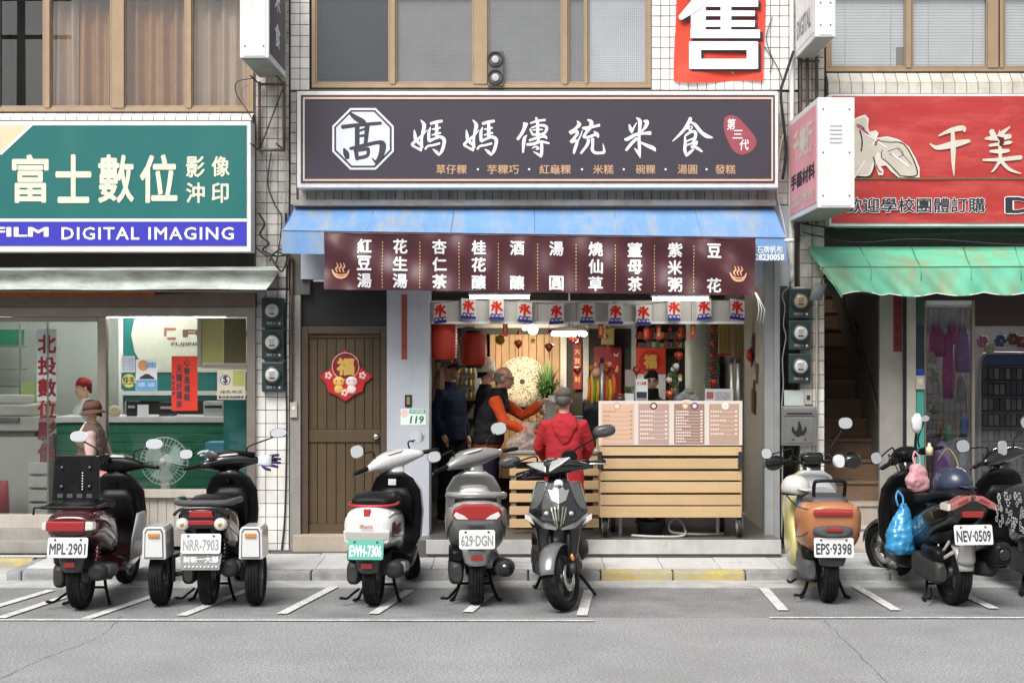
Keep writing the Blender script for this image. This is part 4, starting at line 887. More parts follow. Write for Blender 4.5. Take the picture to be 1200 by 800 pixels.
# ================================================================ METERS, PIPES, CABLES
M_meter = mat('meter_box', (.028, .05, .052), .35, var=.1); M_mglass = mat('meter_dial', (.62, .62, .58), .25, var=.05); M_mrim = mat('meter_rim', (.05, .06, .06), .3)
def meter(px, py, label, dial=None):
    t = thing('electricity_meter', label, 'meter', P(px, py+17, -.1), group='electricity meters on the tiled piers')
    bpx('case', M_meter, t, px-13, px+13, py-17, py+18, -.10, -.014, .012)
    c = P(px, py-2, -.10); MB().lathe([(.083, 0), (.083, -.03), (.075, -.05), (.062, -.052)], c, 'Y', 28, cap=False).build('rim', M_mrim, t)
    MB().lathe([(.001, -.05), (.06, -.05), (.066, -.04)], c, 'Y', 28, cap=False).build('dial', dial or M_mglass, t, fix=True)
    for k in range(3): bx('dial_mark', M_pdk, t, c.x-.03+.004*k, c.x+.03-.004*k, -.1535, -.152, c.z+.025-.016*k, c.z+.029-.016*k)
    bx('register', M_pdk, t, c.x-.025, c.x+.025, -.1535, -.152, c.z-.035, c.z-.022)
    letpx(t, '電號 07', px-7, px+4, py+11, py+14, -.1015, M_mglass); MB().lathe([(.001, -.004), (.012, -.004), (.012, 0)], P(px+8, py+13, -.10), 'Y', 10).build('seal', M_mglass, t)
    return t
for i, (q, w) in enumerate(((366, 'topmost'), (403, 'middle'), (441, 'lowest'))): meter(319.5, q, f'dark electricity meter, {w} of three beside the photo shop')
M_yd = mat('meter_dial_old', (.46, .36, .22), .3)
for i, (q, w) in enumerate(((355, 'topmost, dial yellowed,'), (392, 'middle'), (431, 'lowest'))): meter(937.5, q, f'dark electricity meter, {w} of three beside the stairway', M_yd if i == 0 else None)
jb = thing('junction_box', 'small cream switch box under the right electricity meters', 'switch box', P(948, 473, -.03)); bpx('case', M_pipe, jb, 943, 952, 458, 474, -.04, -.013, .004); bpx('switch', M_pdk, jb, 945.5, 949.5, 463, 468, -.046, -.0405)
bpx('backplate', mat('plate_pale', (.55, .60, .58), .6, stain=(.2, .35, .3), sa=.5), jb, 919, 942, 457, 475, -.02, -.013)
mbx = thing('mailbox', 'stainless steel wall mailbox with a horn emblem beside the stairway', 'mailbox', P(937, 520, -.1)); M_ss = mat('stainless', (.36, .36, .35), .38, metal=.8, var=.1, vs=12, stain=(.2, .18, .15), sa=.4)
bpx('case', M_ss, mbx, 917, 957, 476, 522, -.14, -.014, .005); bpx('lid', M_ss, mbx, 919, 955, 478, 487, -.155, -.141, .004); bpx('slot', M_dk, mbx, 922, 952, 483.5, 485.5, -.158, -.1555); bpx('door', M_ss, mbx, 921, 953, 489, 519, -.148, -.141, .003)
brh = [[(936, 494, 2), (937, 499, 4), (937, 503, 6), (936, 508, 7), (933, 511, 3)], [(929, 500, 2), (930, 505, 4), (935, 509, 4)], [(944, 500, 2), (943, 505, 4), (938, 509, 4)], [(932, 509, 2), (942, 509, 2)]]
mb = MB(); brush(mb, brh, lambda u, v, k: (X(u, -.149), -.1495-.0002*k, Z(v, -.149))); mb.build('emblem', M_dk, mbx, fix=False)
for a in (929.5, 943.5): MB().lathe([(.001, 0), (.009, 0)], P(a, 515, -.1495), 'Y', 8, False).build('hole', M_dk, mbx, fix=False)
def cable(label, pts, r=.006, m=M_cable, name='cable', cat='cable', y=-.03):
    pp = catmull([tuple(P(a, b, c[0] if c else y)) for a, b, *c in pts], 6); o = MB().tube(pp, r, 6).build(name, m, None); return tag(o, label, cat, 'cables and conduits on the piers')
cable('white drain pipe running down the right of the dark signboard', [(928, -60), (928, 100), (927, 240), (928, 330)], .024, M_framew, 'conduit', 'pipe', -.05)
cable('cream conduit with elbow above the right meters', [(929, 268), (929, 335), (934, 338), (944, 338)], .02, M_pipe, 'conduit', 'pipe', -.05)
cable('cream conduit running down right of the right meters', [(957, 350), (957, 480), (957, 530)], .014, M_pipe, 'conduit', 'pipe', -.04)
cable('thin grey cable looping left of the right meters', [(926, 335), (917, 345), (920, 360), (918, 380), (921, 395), (917, 420), (918, 450), (916, 480), (917, 530), (916, 630)], .006, M_cableG)
cable('white cable curving past the end of the blue awning', [(921, 150), (914, 175), (911, 225), (918, 260), (924, 290), (927, 310)], .007, M_framew, y=-.1)
cable('black cable bundle beside the right end of the dark signboard', [(930, 60), (920, 90), (915, 110), (919, 150), (921, 180), (917, 210)], .014, M_cable, y=-.12)
cable('thin black cable drooping over the tiles right of the red banner', [(896, 55), (906, 70), (914, 85), (918, 100)], .004)
cable('black cable down the tiles right of the red banner', [(905, 20), (898, 45), (905, 70), (902, 85)], .004)
cable('black cable looping from the left bracket to the bronze window', [(297, 92), (278, 96), (277, 110), (290, 130), (300, 148)], .005, y=-.12)
cable('black cable down the middle of the left grimy pier', [(318, 178), (314, 215), (322, 240), (330, 255), (327, 290), (323, 310)], .006, y=-.05)
cable('grey cable along the right side of the left grimy pier', [(333, 90), (331, 150), (336, 200), (333, 260), (337, 310)], .006, M_cableG, y=-.05)
cable('twisted black cable tangle above the left meters', [(303, 250), (310, 262), (305, 275), (315, 285), (308, 293), (325, 300), (340, 296)], .010, y=-.08)
cable('black cable hanging beside the left meters', [(335, 250), (336, 320), (335, 400), (336, 500), (334, 600), (330, 645)], .009, y=-.03)
cable('rusty conduit at the edge of the left pier near the door', [(342, 300), (342, 420), (341, 470)], .014, M_rust, 'conduit', 'pipe', -.03)
cable('sagging black cable across under the red signboard', [(940, 272, -.15), (1000, 284, -.2), (1080, 280, -.2), (1200, 287, -.2), (1300, 284, -.2)], .006)
cable('second black cable just under the red signboard', [(940, 262, -.12), (1040, 275, -.15), (1150, 273, -.15), (1300, 276, -.15)], .008)
for i, (lb_, pts) in enumerate((('bulky cable loops hanging above the left meters', [(300, 290), (315, 300), (330, 292), (342, 305)]), ('loop of cable near the end of the metal canopy', [(318, 302), (330, 318), (336, 300), (322, 296), (316, 306)]))): cable(lb_, pts, .009, y=-.09)
dr = thing('lantern_cover', 'grey hanging pleated lamp cover next to the torn green awning', 'lamp', P(958, 350, -.2)); MB().loft([(Z(352, -.2), X(955, -.2), -.2, .06, .03, .03, 3), (Z(332, -.2), X(962, -.2), -.2, .06, .03, .03, 3)], 'Z', 12).build('cover', mat('cover_grey', (.2, .21, .22), .6), dr); bar(dr, [P(962, 332, -.2), P(966, 322, -.15)], .006, M_cable, 'hook')
for a, lb_ in ((344, 'small cream switch box left of the brown door'),):
    t = thing('junction_box', lb_, 'switch box', P(345, 490, -.03)); bpx('case', M_pipe, t, 340, 348, 471, 489, -.03, -.001, .004); bpx('knob', M_white, t, 342, 346, 476, 480, -.036, -.0305)

# ================================================================ BROWN DOOR AND BLUE PILLAR
M_door = mat('door_wood', (.092, .058, .027), .55, var=.18, vs=3, rnd=.12, stain=(.045, .03, .018), sa=.5, ss=(14, 14, 1.2)); M_doorF = mat('door_frame_brown', (.085, .056, .035), .5, var=.15)
dy = .06
dr_ = thing('house_door', 'brown plank door with a festive diamond, on a concrete step', 'door', P(402, 627, dy))
bpx('frame', M_doorF, dr_, 353, 361, 383, 627, dy-.03, dy+.1, .004); bpx('frame', M_doorF, dr_, 446, 453, 383, 627, dy-.03, dy+.1, .004); bpx('frame', M_doorF, dr_, 361.2, 445.8, 383, 391, dy-.03, dy+.1, .004)
bpx('rail', M_door, dr_, 361.3, 445.7, 503, 518, dy+.0, dy+.05, .004); bpx('rail', M_door, dr_, 361.3, 445.7, 614, 626, dy+.0, dy+.05, .004); bpx('rail', M_door, dr_, 361.3, 445.7, 391.3, 396, dy, dy+.05, .004)
pls = [361.3, 372, 383, 394, 405, 416, 427, 437, 445.7]
for a, b in zip(pls, pls[1:]):
    bpx('plank', M_door, dr_, a+.3, b-.3, 396.3, 502.7, dy+.012+random.uniform(0, .003), dy+.045, .004); bpx('plank', M_door, dr_, a+.3, b-.3, 518.3, 613.7, dy+.012+random.uniform(0, .003), dy+.045, .004)
bpx('backing', M_dark, dr_, 361, 446, 391, 627, dy+.051, dy+.07)
MB().lathe([(.001, -.06), (.025, -.055), (.03, -.03), (.012, -.02), (.03, -.004), (.03, 0)], P(441, 511, dy), 'Y', 16).build('knob', mat('chrome', (.7, .7, .7), .2, metal=1, var=0), dr_)
bpx('transom_panel', mat('transom_dark', (.012, .013, .013), .4), BM, 353, 453, 330, 382.7, dy+.02, dy+.1); bpx('fascia', M_bluewall, BM, 352.5, 503, 240.5, 327, -.04, .1)
bpx('step', mat('step_concrete', (.46, .39, .31), .85, var=.15, fine=.08, stain=(.3, .25, .2), sa=.5), BM, 343, 499, 627.2, 658, -.10, .2, .008)
# blue-grey pillar
pil = thing('pillar', 'blue grey painted pillar between the brown door and the stall', 'pillar', P(478, 627, 0)); bpx('shaft', M_bluewall, pil, 453.2, 503, 327.3, 640, -.05, .30, .006)
pil2 = thing('pillar', 'grey painted post at the right end of the stall', 'pillar', P(905, 640, 0)); bpx('shaft', mat('post_grey', (.33, .34, .34), .5, var=.1, stain=(.2, .2, .2), sa=.4), pil2, 896, 907, 300, 640, -.02, .12, .004); bpx('channel', mat('post_steel', (.40, .41, .41), .4, metal=.4), pil2, 907.3, 914, 300, 642, -.035, .05, .004); bpx('head', M_bluewall, pil2, 886, 925, 240.8, 335, .0, .11)
# festive diamond on the door
yD = dy-.012
fd = thing('spring_couplet', 'red diamond new year decoration with gold character on the brown door', 'decoration', P(404, 468, yD))
M_fred = mat('festive_red', 'c01c22', .5, var=.1, vs=30); M_fdk = mat('festive_dark', '7c0c14', .5); M_fgold = mat('festive_gold', 'd8b25c', .4, metal=.2, var=.1, vs=40); M_fpink = mat('festive_pink', 'f0c8c0', .5)
out = [(404, 409), (409, 416), (417, 417), (421, 422), (419, 428), (427, 434), (437, 441), (427, 449), (425, 458), (414, 463), (405, 470), (396, 464), (385, 459), (382, 449), (374, 441), (385, 433), (391, 427), (389, 421), (394, 417), (400, 416)]
def dpoly(pts, y0, m, name): return MB().prism([(X(a, yD), Z(b, yD)) for a, b in pts], y0, y0+.002).build(name, m, fd)
dpoly(out, yD, M_fred, 'card')
MB().lathe([(.001, 0), (.125, 0)], P(405, 429, yD-.002), 'Y', 28, False).build('round_field', M_fdk, fd, fix=False)
mb = MB(); mb.tube([P(405, 429, yD-.003)+Vector((.125*math.cos(a), 0, .125*math.sin(a))) for a in [2*math.pi*k/32 for k in range(33)]], .004, 5); mb.build('ring', M_fpink, fd)
letpx(fd, '福', 394.5, 415.5, 419, 440, yD-.004, M_fgold, bold=.05)
for cx, cy, m in ((397, 447, mat('face_gold', 'e0b060', .5)), (412, 447, mat('face_pale', 'f2dcd4', .5))):
    MB().sphere(P(cx, cy, yD-.002), (.055, .012, .048), 14, 8).build('round_face', m, fd)
    for dx in (-3, 3): MB().sphere(P(cx+dx, cy-1, yD-.014), .006, 8, 6).build('eye', M_dk, fd)
    MB().sphere(P(cx, cy+9, yD-.002), (.045, .01, .04), 12, 8).build('round_body', m, fd)
for cx, cy in ((385, 440), (425, 440), (404, 460)):
    for k in range(5): MB().sphere(P(cx, cy, yD-.002)+Vector((.022*math.cos(k*1.257), 0, .022*math.sin(k*1.257))), (.016, .006, .016), 8, 6).build('petal', M_fpink, fd)
    MB().sphere(P(cx, cy, yD-.005), (.010, .008, .010), 8, 6).build('petal_centre', M_fred, fd)
# red strip, number plate, switch on the pillar
rs_ = thing('paper_strip', 'faded vertical red paper strip on the blue grey pillar', 'paper strip', P(474, 421, -.055)); bpx('paper', mat('strip_red', 'a04a3c', .7, var=.15, vs=12), rs_, 470.5, 477, 345, 421, -.054, -.0515)
for i, c in enumerate('招財進寶'): letpx(rs_, c, 471.5, 476, 357+i*15, 364+i*15, -.0548, mat('strip_gold', '8a4034', .6))
npl = thing('house_number', 'small green and white house number plate 119 on the pillar', 'number plate', P(484, 498, -.055)); y = -.054
bpx('plate', mat('plate_mint', 'e6f2ec', .4, var=.02), npl, 469.5, 499, 479, 498, y, -.0505, .001); bpx('band', mat('plate_green', '58b088', .4), npl, 479.5, 498.6, 479.5, 484.5, y-.0012, y-.0002)
letpx(npl, '119', 480, 496, 487, 496, y-.0015, mat('num_green', '2c6e5c', .5), bold=.03, shear=.15); letpx(npl, '光明路', 480.5, 497, 480, 484, y-.0022, M_swhite); MB().lathe([(.001, 0), (.036, 0)], P(474, 484, y-.001), 'Y', 18, False).build('sticker', M_fpink, npl, fix=False)
sw = thing('doorbell', 'small brass doorbell above the house number', 'doorbell', P(478, 476, -.055)); bpx('case', M_dk, sw, 474.5, 482.5, 462.5, 476.5, -.062, -.0505, .002); bpx('button', mat('brass', (.35, .27, .15), .4, metal=.5), sw, 476.5, 480.5, 465, 474, -.068, -.0625, .002)
# ================================================================ RICE FOOD STALL (middle shop)
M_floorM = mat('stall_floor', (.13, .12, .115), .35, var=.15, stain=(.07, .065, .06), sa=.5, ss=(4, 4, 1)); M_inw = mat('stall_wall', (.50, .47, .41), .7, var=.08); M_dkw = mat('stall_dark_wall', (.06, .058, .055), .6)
ZF = .262
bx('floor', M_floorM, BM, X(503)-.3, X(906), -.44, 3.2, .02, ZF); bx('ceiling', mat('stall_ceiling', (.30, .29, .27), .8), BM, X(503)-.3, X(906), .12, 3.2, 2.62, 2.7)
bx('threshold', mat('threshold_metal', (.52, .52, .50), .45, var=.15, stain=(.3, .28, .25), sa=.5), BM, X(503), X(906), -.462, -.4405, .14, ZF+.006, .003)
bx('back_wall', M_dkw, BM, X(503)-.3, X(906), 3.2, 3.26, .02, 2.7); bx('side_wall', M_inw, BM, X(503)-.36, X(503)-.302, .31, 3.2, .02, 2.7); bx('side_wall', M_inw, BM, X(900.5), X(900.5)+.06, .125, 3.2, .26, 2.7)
bpx('header', mat('header_grey', (.52, .50, .46), .5, var=.08), BM, 503.3, 872, 352, 379, .14, .22, .004); bpx('header_lip', M_white, BM, 503.3, 872, 376.5, 379.5, .12, .1395, .002)
for a in range(540, 870, 45): bpx('header_seam', M_dk, BM, a, a+.5, 353, 376, .1385, .1398)
fluor('lit tube under the banner on the left over the lanterns', 551, 620, 348, -.3, 5, 13); fluor('lit tube under the banner on the right over the cart', 765, 830, 350, -.3, 5, 13)
# ring lamp
rl = thing('ring_lamp', 'glowing white ring lamp on the stall ceiling', 'lamp', P(667, 380, 1.4)); c = P(667, 391, 1.4)
mb = MB(); mb.tube([c+Vector((.16*math.cos(a), .16*math.sin(a), 0)) for a in [2*math.pi*k/32 for k in range(33)]], .022, 10); mb.build('tube', mat('ring_light', (1, .95, .85), .5, var=0, emit=35), rl)
bar(rl, [c+Vector((0, 0, .05)), c+Vector((0, 0, .45))], .012, M_white, 'stem'); MB().lathe([(.17, 0), (.13, .04), (.02, .055)], c+Vector((0, 0, .022)), 'Z', 24).build('shade', M_white, rl)
# warm ball lamp and spot
bl = thing('ball_lamp', 'warm glowing ball lamp hanging near the flags', 'lamp', P(624.5, 380, .8)); MB().sphere(P(624.5, 386, .8), .05, 20, 12).build('globe', mat('globe_light', (1, .78, .45), .5, var=0, emit=4), bl); bar(bl, [P(624.5, 379, .8), P(624.5, 362, .8)], .004, M_cable, 'cord')
sp = thing('spot_lamp', 'small black spot lamp beside the warm ball lamp', 'lamp', P(615, 378, .85)); MB().loft([(.80, X(615, .85), Z(384, .85), .035, .035, .035, 2), (.92, X(615, .85), Z(384, .85), .03, .03, .03, 2)], 'Y', 14).build('can', M_dk, sp); bar(sp, [P(615, 380, .85), P(615, 362, .85)], .005, M_dk, 'stem')
MB().lathe([(.001, -.002), (.03, -.002)], (X(615, .85), .80, Z(384, .85)), 'Y', 14, False).build('bulb', mat('bulb_light', (1, .8, .5), .5, var=0, emit=1.5), sp, fix=False)
sl_ = bpy.data.lights.new('spot_light', 'SPOT'); sl_.energy = 70; sl_.spot_size = R(60); sl_.spot_blend = .8; sl_.shadow_soft_size = .02; sl_.color = (1, .82, .58); so_ = bpy.data.objects.new('spot_light', sl_); link(so_, sp); so_.location = Vector((X(615, .85), .94, Z(384, .85)))-sp.location; so_.rotation_euler = (P(612, 440, 2.5)-Vector((X(615, .85), .94, Z(384, .85)))).to_track_quat('-Z', 'Y').to_euler()
# wood planks on the back
wp = thing('plank_wall', 'pale pine plank wall at the back of the stall', 'wall panel', P(618, 500, 2.6)); M_pine = mat('pine', (.42, .25, .12), .55, var=.2, vs=3, rnd=.22, stain=(.22, .11, .05), sa=.5, ss=(18, 18, 1.4))
a = 574
while a < 660:
    w = random.choice((7, 8, 9)); bpx('plank', M_pine, wp, a, min(a+w-.5, 660), 391, 560, 2.6+random.uniform(0, .006), 2.64, .003); a += w
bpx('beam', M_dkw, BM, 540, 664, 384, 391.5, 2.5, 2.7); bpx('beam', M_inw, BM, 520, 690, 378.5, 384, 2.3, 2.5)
# woven disc
wd = thing('woven_disc', 'round pale woven disc lit on the pine wall', 'wall decoration', P(612, 477, 2.5)); c = P(612, 447, 2.52); rw = .275
MB().lathe([(.03, -.03), (rw*.6, -.03), (rw, -.012), (rw, .02)], c, 'Y', 40).build('disc', mat('weave_pale', (.68, .60, .46), .8, var=.1, vs=30), wd)
mb = MB()
for k in range(420):
    rr = rw*math.sqrt(random.uniform(.03, .98)); t_ = random.random()*6.28; ln = random.uniform(.008, .02); d = Vector((math.cos(t_), 0, math.sin(t_))); q = Vector((-d.z, 0, d.x)); p = c+d*rr+Vector((0, -.033 if rr < rw*.6 else -.033+.018*(rr/rw-.6)/.4, 0)); mb.add([tuple(p+d*ln/2+q*.003), tuple(p+d*ln/2-q*.003), tuple(p-d*ln/2-q*.003), tuple(p-d*ln/2+q*.003)], [(0, 1, 2, 3)])
o = mb.build('weave_slits', M_dkw, wd, fix=False); o['kind'] = 'stuff'; MB().lathe([(.001, -.0345), (.03, -.0345)], c, 'Y', 14, False).build('eye', M_dkw, wd, fix=False)
# potted grass plant
gpn = thing('potted_plant', 'bushy green grassy plant in a pale pot behind the counter', 'plant', P(640, 478, 1.9)); c = P(641, 468, 1.9); mb = MB(); M_leaf = mat('leaf_green', (.07, .15, .035), .6, var=.4, vs=40)
for k in range(420):
    t_ = random.random()*6.28; el = random.uniform(.15, 1.5); L = random.uniform(.16, .40)*(.75+.25*math.sin(el)); d = Vector((math.cos(t_)*math.cos(el), math.sin(t_)*math.cos(el), math.sin(el))); b0 = c+Vector((random.uniform(-.05, .05), random.uniform(-.05, .05), random.uniform(0, .12))); w = random.uniform(.004, .008); s_ = d.cross(Vector((0, 0, 1))).normalized()*w if abs(d.z) < .99 else Vector((w, 0, 0)); pr = [b0+d*L*q+Vector((0, 0, -.5*L*q*q*math.cos(el)*random.uniform(.5, 1))) for q in (0, .35, .7, 1)]
    mb.add([tuple(pr[0]-s_), tuple(pr[0]+s_), tuple(pr[1]+s_), tuple(pr[1]-s_), tuple(pr[2]+s_*.7), tuple(pr[2]-s_*.7), tuple(pr[3])], [(0, 1, 2, 3), (3, 2, 4, 5), (5, 4, 6)], False)
o = mb.build('leaves', M_leaf, gpn, fix=False); o['kind'] = 'stuff'; MB().lathe([(.07, -.16), (.10, 0), (.09, 0), (.06, -.02)], c, 'Z', 20).build('pot', M_white, gpn)
# posts, glazed partition, column
gp_ = thing('glazed_partition', 'white framed glass partition at the back of the stall', 'partition', P(720, 500, 2.7))
for a, b in ((657, 664), (683, 690), (740, 746)): bpx('post', mat('post_pale', (.50, .50, .46), .5), gp_, a, b, 379, 520, 2.6, 2.68, .004)
bpx('rail', mat('post_pale', (.5, .5, .46)), gp_, 690.3, 739.7, 379, 385, 2.6, 2.68, .004); bpx('pane', mat('dark_glass', (.07, .065, .055), .06, var=.1, spec=.8), gp_, 690.5, 739.5, 385.5, 520, 2.64, 2.65); bpx('pane', mat('dark_glass', (.07, .065, .055)), gp_, 664.5, 682.5, 385.5, 520, 2.64, 2.65)
col_ = thing('column', 'pale rounded column inside the stall', 'column', P(818, 520, 1.6)); MB().loft([(ZF, X(818, 1.7), 1.7, .13, .13, .13, 4), (2.62, X(818, 1.7), 1.7, .13, .13, .13, 4)], 'Z', 24).build('shaft', mat('column_pale', (.58, .60, .52), .6), col_)
# posters and hangings
M_deep = mat('red_deep', '8c1418', .5, var=.12, vs=10)
def dfu(t, y):
    MB().lathe([(.001, 0), (.12, 0)], P(762, 423, y), 'Y', 24, False).build('roundel', mat('poster_red2', 'b02018', .5), t, fix=False); letpx(t, '福', 754, 770, 415, 432, y-.002, M_fgold, bold=.05)
poster('red poster with a gold character on the stall back wall', 746.5, 780, 408, 438, 2.3, mat('poster_red', 'cf3a26', .5, var=.08), draw=dfu); poster('white paper sheet under the red gold-character poster', 746.5, 780, 438.4, 468, 2.3, M_pap)
def dbf(t, y):
    letpx(t, '春', 720, 725, 428, 436, y, M_fgold, bold=.03); MB().prism([(X(a, y), Z(b, y)) for a, b in ((719, 413), (722, 416), (725, 413), (724, 418), (722, 417), (720, 418))], y-.001, y).build('butterfly', M_fpink, t)
poster('deep red hanging with gold print on the glass partition', 696, 728, 406, 470, 2.55, M_deep, draw=dbf, name='wall_hanging', cat='hanging')
def dst(t, y):
    for i, c in enumerate('大吉大利'): letpx(t, c, 673.5, 679.5, 408+i*11, 415+i*11, y, M_fgold, bold=.03)
poster('narrow red hanging left of the glass partition', 672, 681.5, 402, 456, 2.55, M_deep, draw=dst, name='wall_hanging', cat='hanging')
gl_ = thing('gold_lantern', 'square gold tasselled hanging above the deep red one', 'hanging', P(712, 404, 2.3)); bpx('body', mat('gold_dull', (.25, .20, .05), .6, var=.2, vs=30), gl_, 705, 720, 384, 404, 2.3, 2.4, .01); bpx('tassel', M_deep, gl_, 711, 714, 404.3, 412, 2.34, 2.36)
for (px0, px1, q, lb_) in ((842, 857, 414, 'wide gold ribbed hanging with red hem by the bead curtain'), (860, 869, 417, 'narrow gold ribbed hanging by the right stall wall')):
    t = thing('gold_hanging', lb_, 'hanging', P((px0+px1)/2, q, 1.0)); n = 7
    for k in range(n): a = px0+(px1-px0)*k/n; bpx('rib', mat('gold_cloth', (.45, .32, .10), .6, var=.2, vs=12, rnd=.25), t, a+.15, a+(px1-px0)/n-.15, 360, q, 1.0+.012*(k % 2), 1.03, .003)
    bpx('hem', M_fred, t, px0, px1, q+.3, q+3, 1.0, 1.03)
bc = thing('bead_curtain', 'grey green bead curtain with red flowers beside the column', 'curtain', P(834, 460, 1.2)); M_bead = mat('bead_teal', (.22, .30, .26), .4, var=.3, vs=60)
for k in range(9):
    mb = MB(); x = X(827+k*1.9, 1.2)
    for j in range(22): mb.sphere((x+.004*math.sin(j), 1.2, Z(380+j*3.8, 1.2)), (.007, .007, .016), 6, 4)
    o = mb.build('bead_string', M_bead, bc); o['kind'] = 'stuff'
for j in range(7): MB().sphere(P(836-(j > 5)*.5, 372+j*15, 1.1), (.03, .015, .03), 8, 6).build('red_flower', M_fred, bc)
# ---- flags on a line
M_flagw = mat('flag_white', (.60, .58, .56), .8, var=.06); M_flagr = mat('flag_red', 'c8301e', .7); M_flagb = mat('flag_blue', '3a3a80', .7)
bt = thing('ice_bunting', 'string of small white flags with red ice character under the banner', 'bunting', P(690, 352, .06))
yF = .06
def brz(cx, cy, m): # 氷 written with blunt strokes
    return [[(cx, cy-7, 3), (cx, cy, 3.4), (cx-.5, cy+7, 2.6)], [(cx-6.5, cy-2, 2.4), (cx-3, cy-1.5, 3), (cx-5.5, cy+4, 2)], [(cx+5.5, cy-5, 2.6), (cx+2, cy-1, 3), (cx+6.5, cy+4, 3)], [(cx-4, cy-6, 2.2), (cx-2, cy-4, 2.6)]]
rope = MB(); fl = [(516, 367, .04), (549, 362, -.02), (582, 363, 0), (615, 366, -.03), (652, 368, .02), (688, 367, 0), (721.5, 368, 0), (754, 369, 0), (790, 364, .0), (825, 363, .03), (864, 363, -.04)]
rope.tube([P(503, 355, yF+.01)]+[P(a, b-12, yF+.01) for a, b, _ in fl]+[P(872, 353, yF+.01)], .003, 5); rope.build('string', mat('string_dark', (.1, .05, .04), .8), bt)
for i, (cx, cy, tl) in enumerate(fl):
    hw = 8.6 if i not in (0, 8) else 7.4; mb = MB(); vs = []
    def fp(u, v, lift=0):
        px = cx+u; py = cy+v-tl*u*3; return (X(px, yF), yF-.012*math.sin(u*.25+i)*(v+12)/24-lift, Z(py, yF))
    for b_ in range(7):
        for a_ in range(7): vs.append(fp(-hw+2*hw*a_/6, -12+24*b_/6))
    mb.add(vs, [(b_*7+a_, b_*7+a_+1, (b_+1)*7+a_+1, (b_+1)*7+a_) for b_ in range(6) for a_ in range(6)], True); f_ = mb.build('flag', M_flagw, bt, fix=False)
    mb = MB(); brush(mb, brz(0, -3, 0), lambda u, v, k: fp(u, v, .004+.0002*k)); mb.build('ice_character', M_flagr, f_, fix=False)
    mb = MB(); st = [[(-hw+.3, 10, 3.5), (0, 9.8, 3.8), (hw-.3, 10, 3.5)]]+[[(q-2.2, 9, 1.4), (q-1.5, 5.2, 1.5), (q+1.2, 5.4, 1.4), (q+1.2, 7, 1)] for q in (-4.5, 0.2, 4.8)]
    brush(mb, st, lambda u, v, k: fp(u, v, .003+.0002*k)); mb.build('wave_print', M_flagb, f_, fix=False)
# ---- red paper lanterns
M_lan = mat('lantern_red', (.50, .035, .012), .45, var=.1, emit=.0); M_lanb = mat('lantern_rim', (.02, .015, .015), .4)
def lantern(label, cx, cy, w, h, y, lit=0):
    t = thing('paper_lantern', label, 'lantern', P(cx, cy+h/2, y), group='red paper lanterns in the stall'); c = P(cx, cy, y); rw_, hh = w/2/S(y), h/2/S(y); pr = []; n = 15
    for k in range(n*2+1):
        v = -1+k/n; r_ = rw_*(1-.22*abs(v)**4); pr.append((r_*(1 if k % 2 else .965), v*hh))
    MB().lathe(pr, c, 'Z', 32).build('paper_body', M_lan, t)
    for sg_ in (-1, 1): MB().lathe([(rw_*.62, 0), (rw_*.66, .012), (rw_*.66, .025), (rw_*.6, .03)], c+Vector((0, 0, sg_*(hh+.012)-.015)), 'Z', 24).build('rim', M_lanb, t)
    mb = MB(); 
    for k in range(12): a = R(-28); z_ = c.z+hh*(.85-1.7*k/11); mb.box(c.x+rw_*.86, c.x+rw_*.93, c.y-rw_*.56, c.y-rw_*.36, z_-.008, z_+.008)
    o = mb.build('side_print', M_swhite, t); o['kind'] = 'stuff'
    bar(t, [c+Vector((0, 0, hh+.02)), c+Vector((0, 0, hh+.25))], .004, M_cable, 'cord'); return t
lantern('red paper lantern nearest the blue grey pillar', 520, 397, 33, 49, .35); lantern('smaller red paper lantern behind, right of the branch', 555, 409, 32, 38, .95)
bh = thing('dry_branch', 'bare twisted branch between the two red lanterns', 'branch', P(535, 420, .7)); M_bark = mat('bark', (.13, .08, .05), .9, var=.3)
for i, pts in enumerate(([(506, 470), (513, 440), (528, 415), (536, 392), (548, 384), (560, 386)], [(536, 392), (540, 402), (545, 396)], [(528, 415), (522, 400), (518, 390)], [(513, 440), (520, 430), (534, 424)])):
    MB().tube(catmull([tuple(P(a, b, .7+.04*k)) for k, (a, b) in enumerate(pts)], 5), [.02*(1-.7*k/(5*(len(pts)-1))) for k in range(5*(len(pts)-1)+1)], 7).build('limb', M_bark, bh)
ww = thing('wooden_rack', 'dark wooden rack with bottles against the left stall wall', 'rack', P(548, 560, 2.0)); bpx('side', mat('rack_wood', (.12, .07, .04), .6), ww, 508, 514, 420, 560, 1.6, 1.7); bpx('post', mat('rack_pale', (.45, .46, .42), .6), ww, 556.5, 563, 418, 480, 1.8, 1.86)
for q in (438, 452, 466): bpx('shelf', mat('rack_wood', (.12, .07, .04)), ww, 536, 578, q, q+2, 2.0, 2.3)
for q in (438, 452, 466):
    for k in range(7): MB().lathe([(.02, 0), (.022, .05), (.012, .07), (.012, .085)], P(540+k*5.5, q-.3, 2.1), 'Z', 10).build('bottle', mat(('bottle_amber', 'bottle_pale', 'bottle_lime')[k % 3], ((.25, .15, .05), (.4, .38, .33), (.3, .33, .08))[k % 3], .3), ww)
pw = thing('wood_plaque', 'small upright wooden plaque behind the man in the dark cap', 'plaque', P(518, 455, .6)); bpx('board', mat('plaque_wood', (.28, .15, .07), .6), pw, 515.5, 520.5, 431, 456, .55, .57, .003); bpx('edge', mat('rack_wood', (.12, .07, .04)), pw, 515, 521, 429, 430.8, .545, .575)
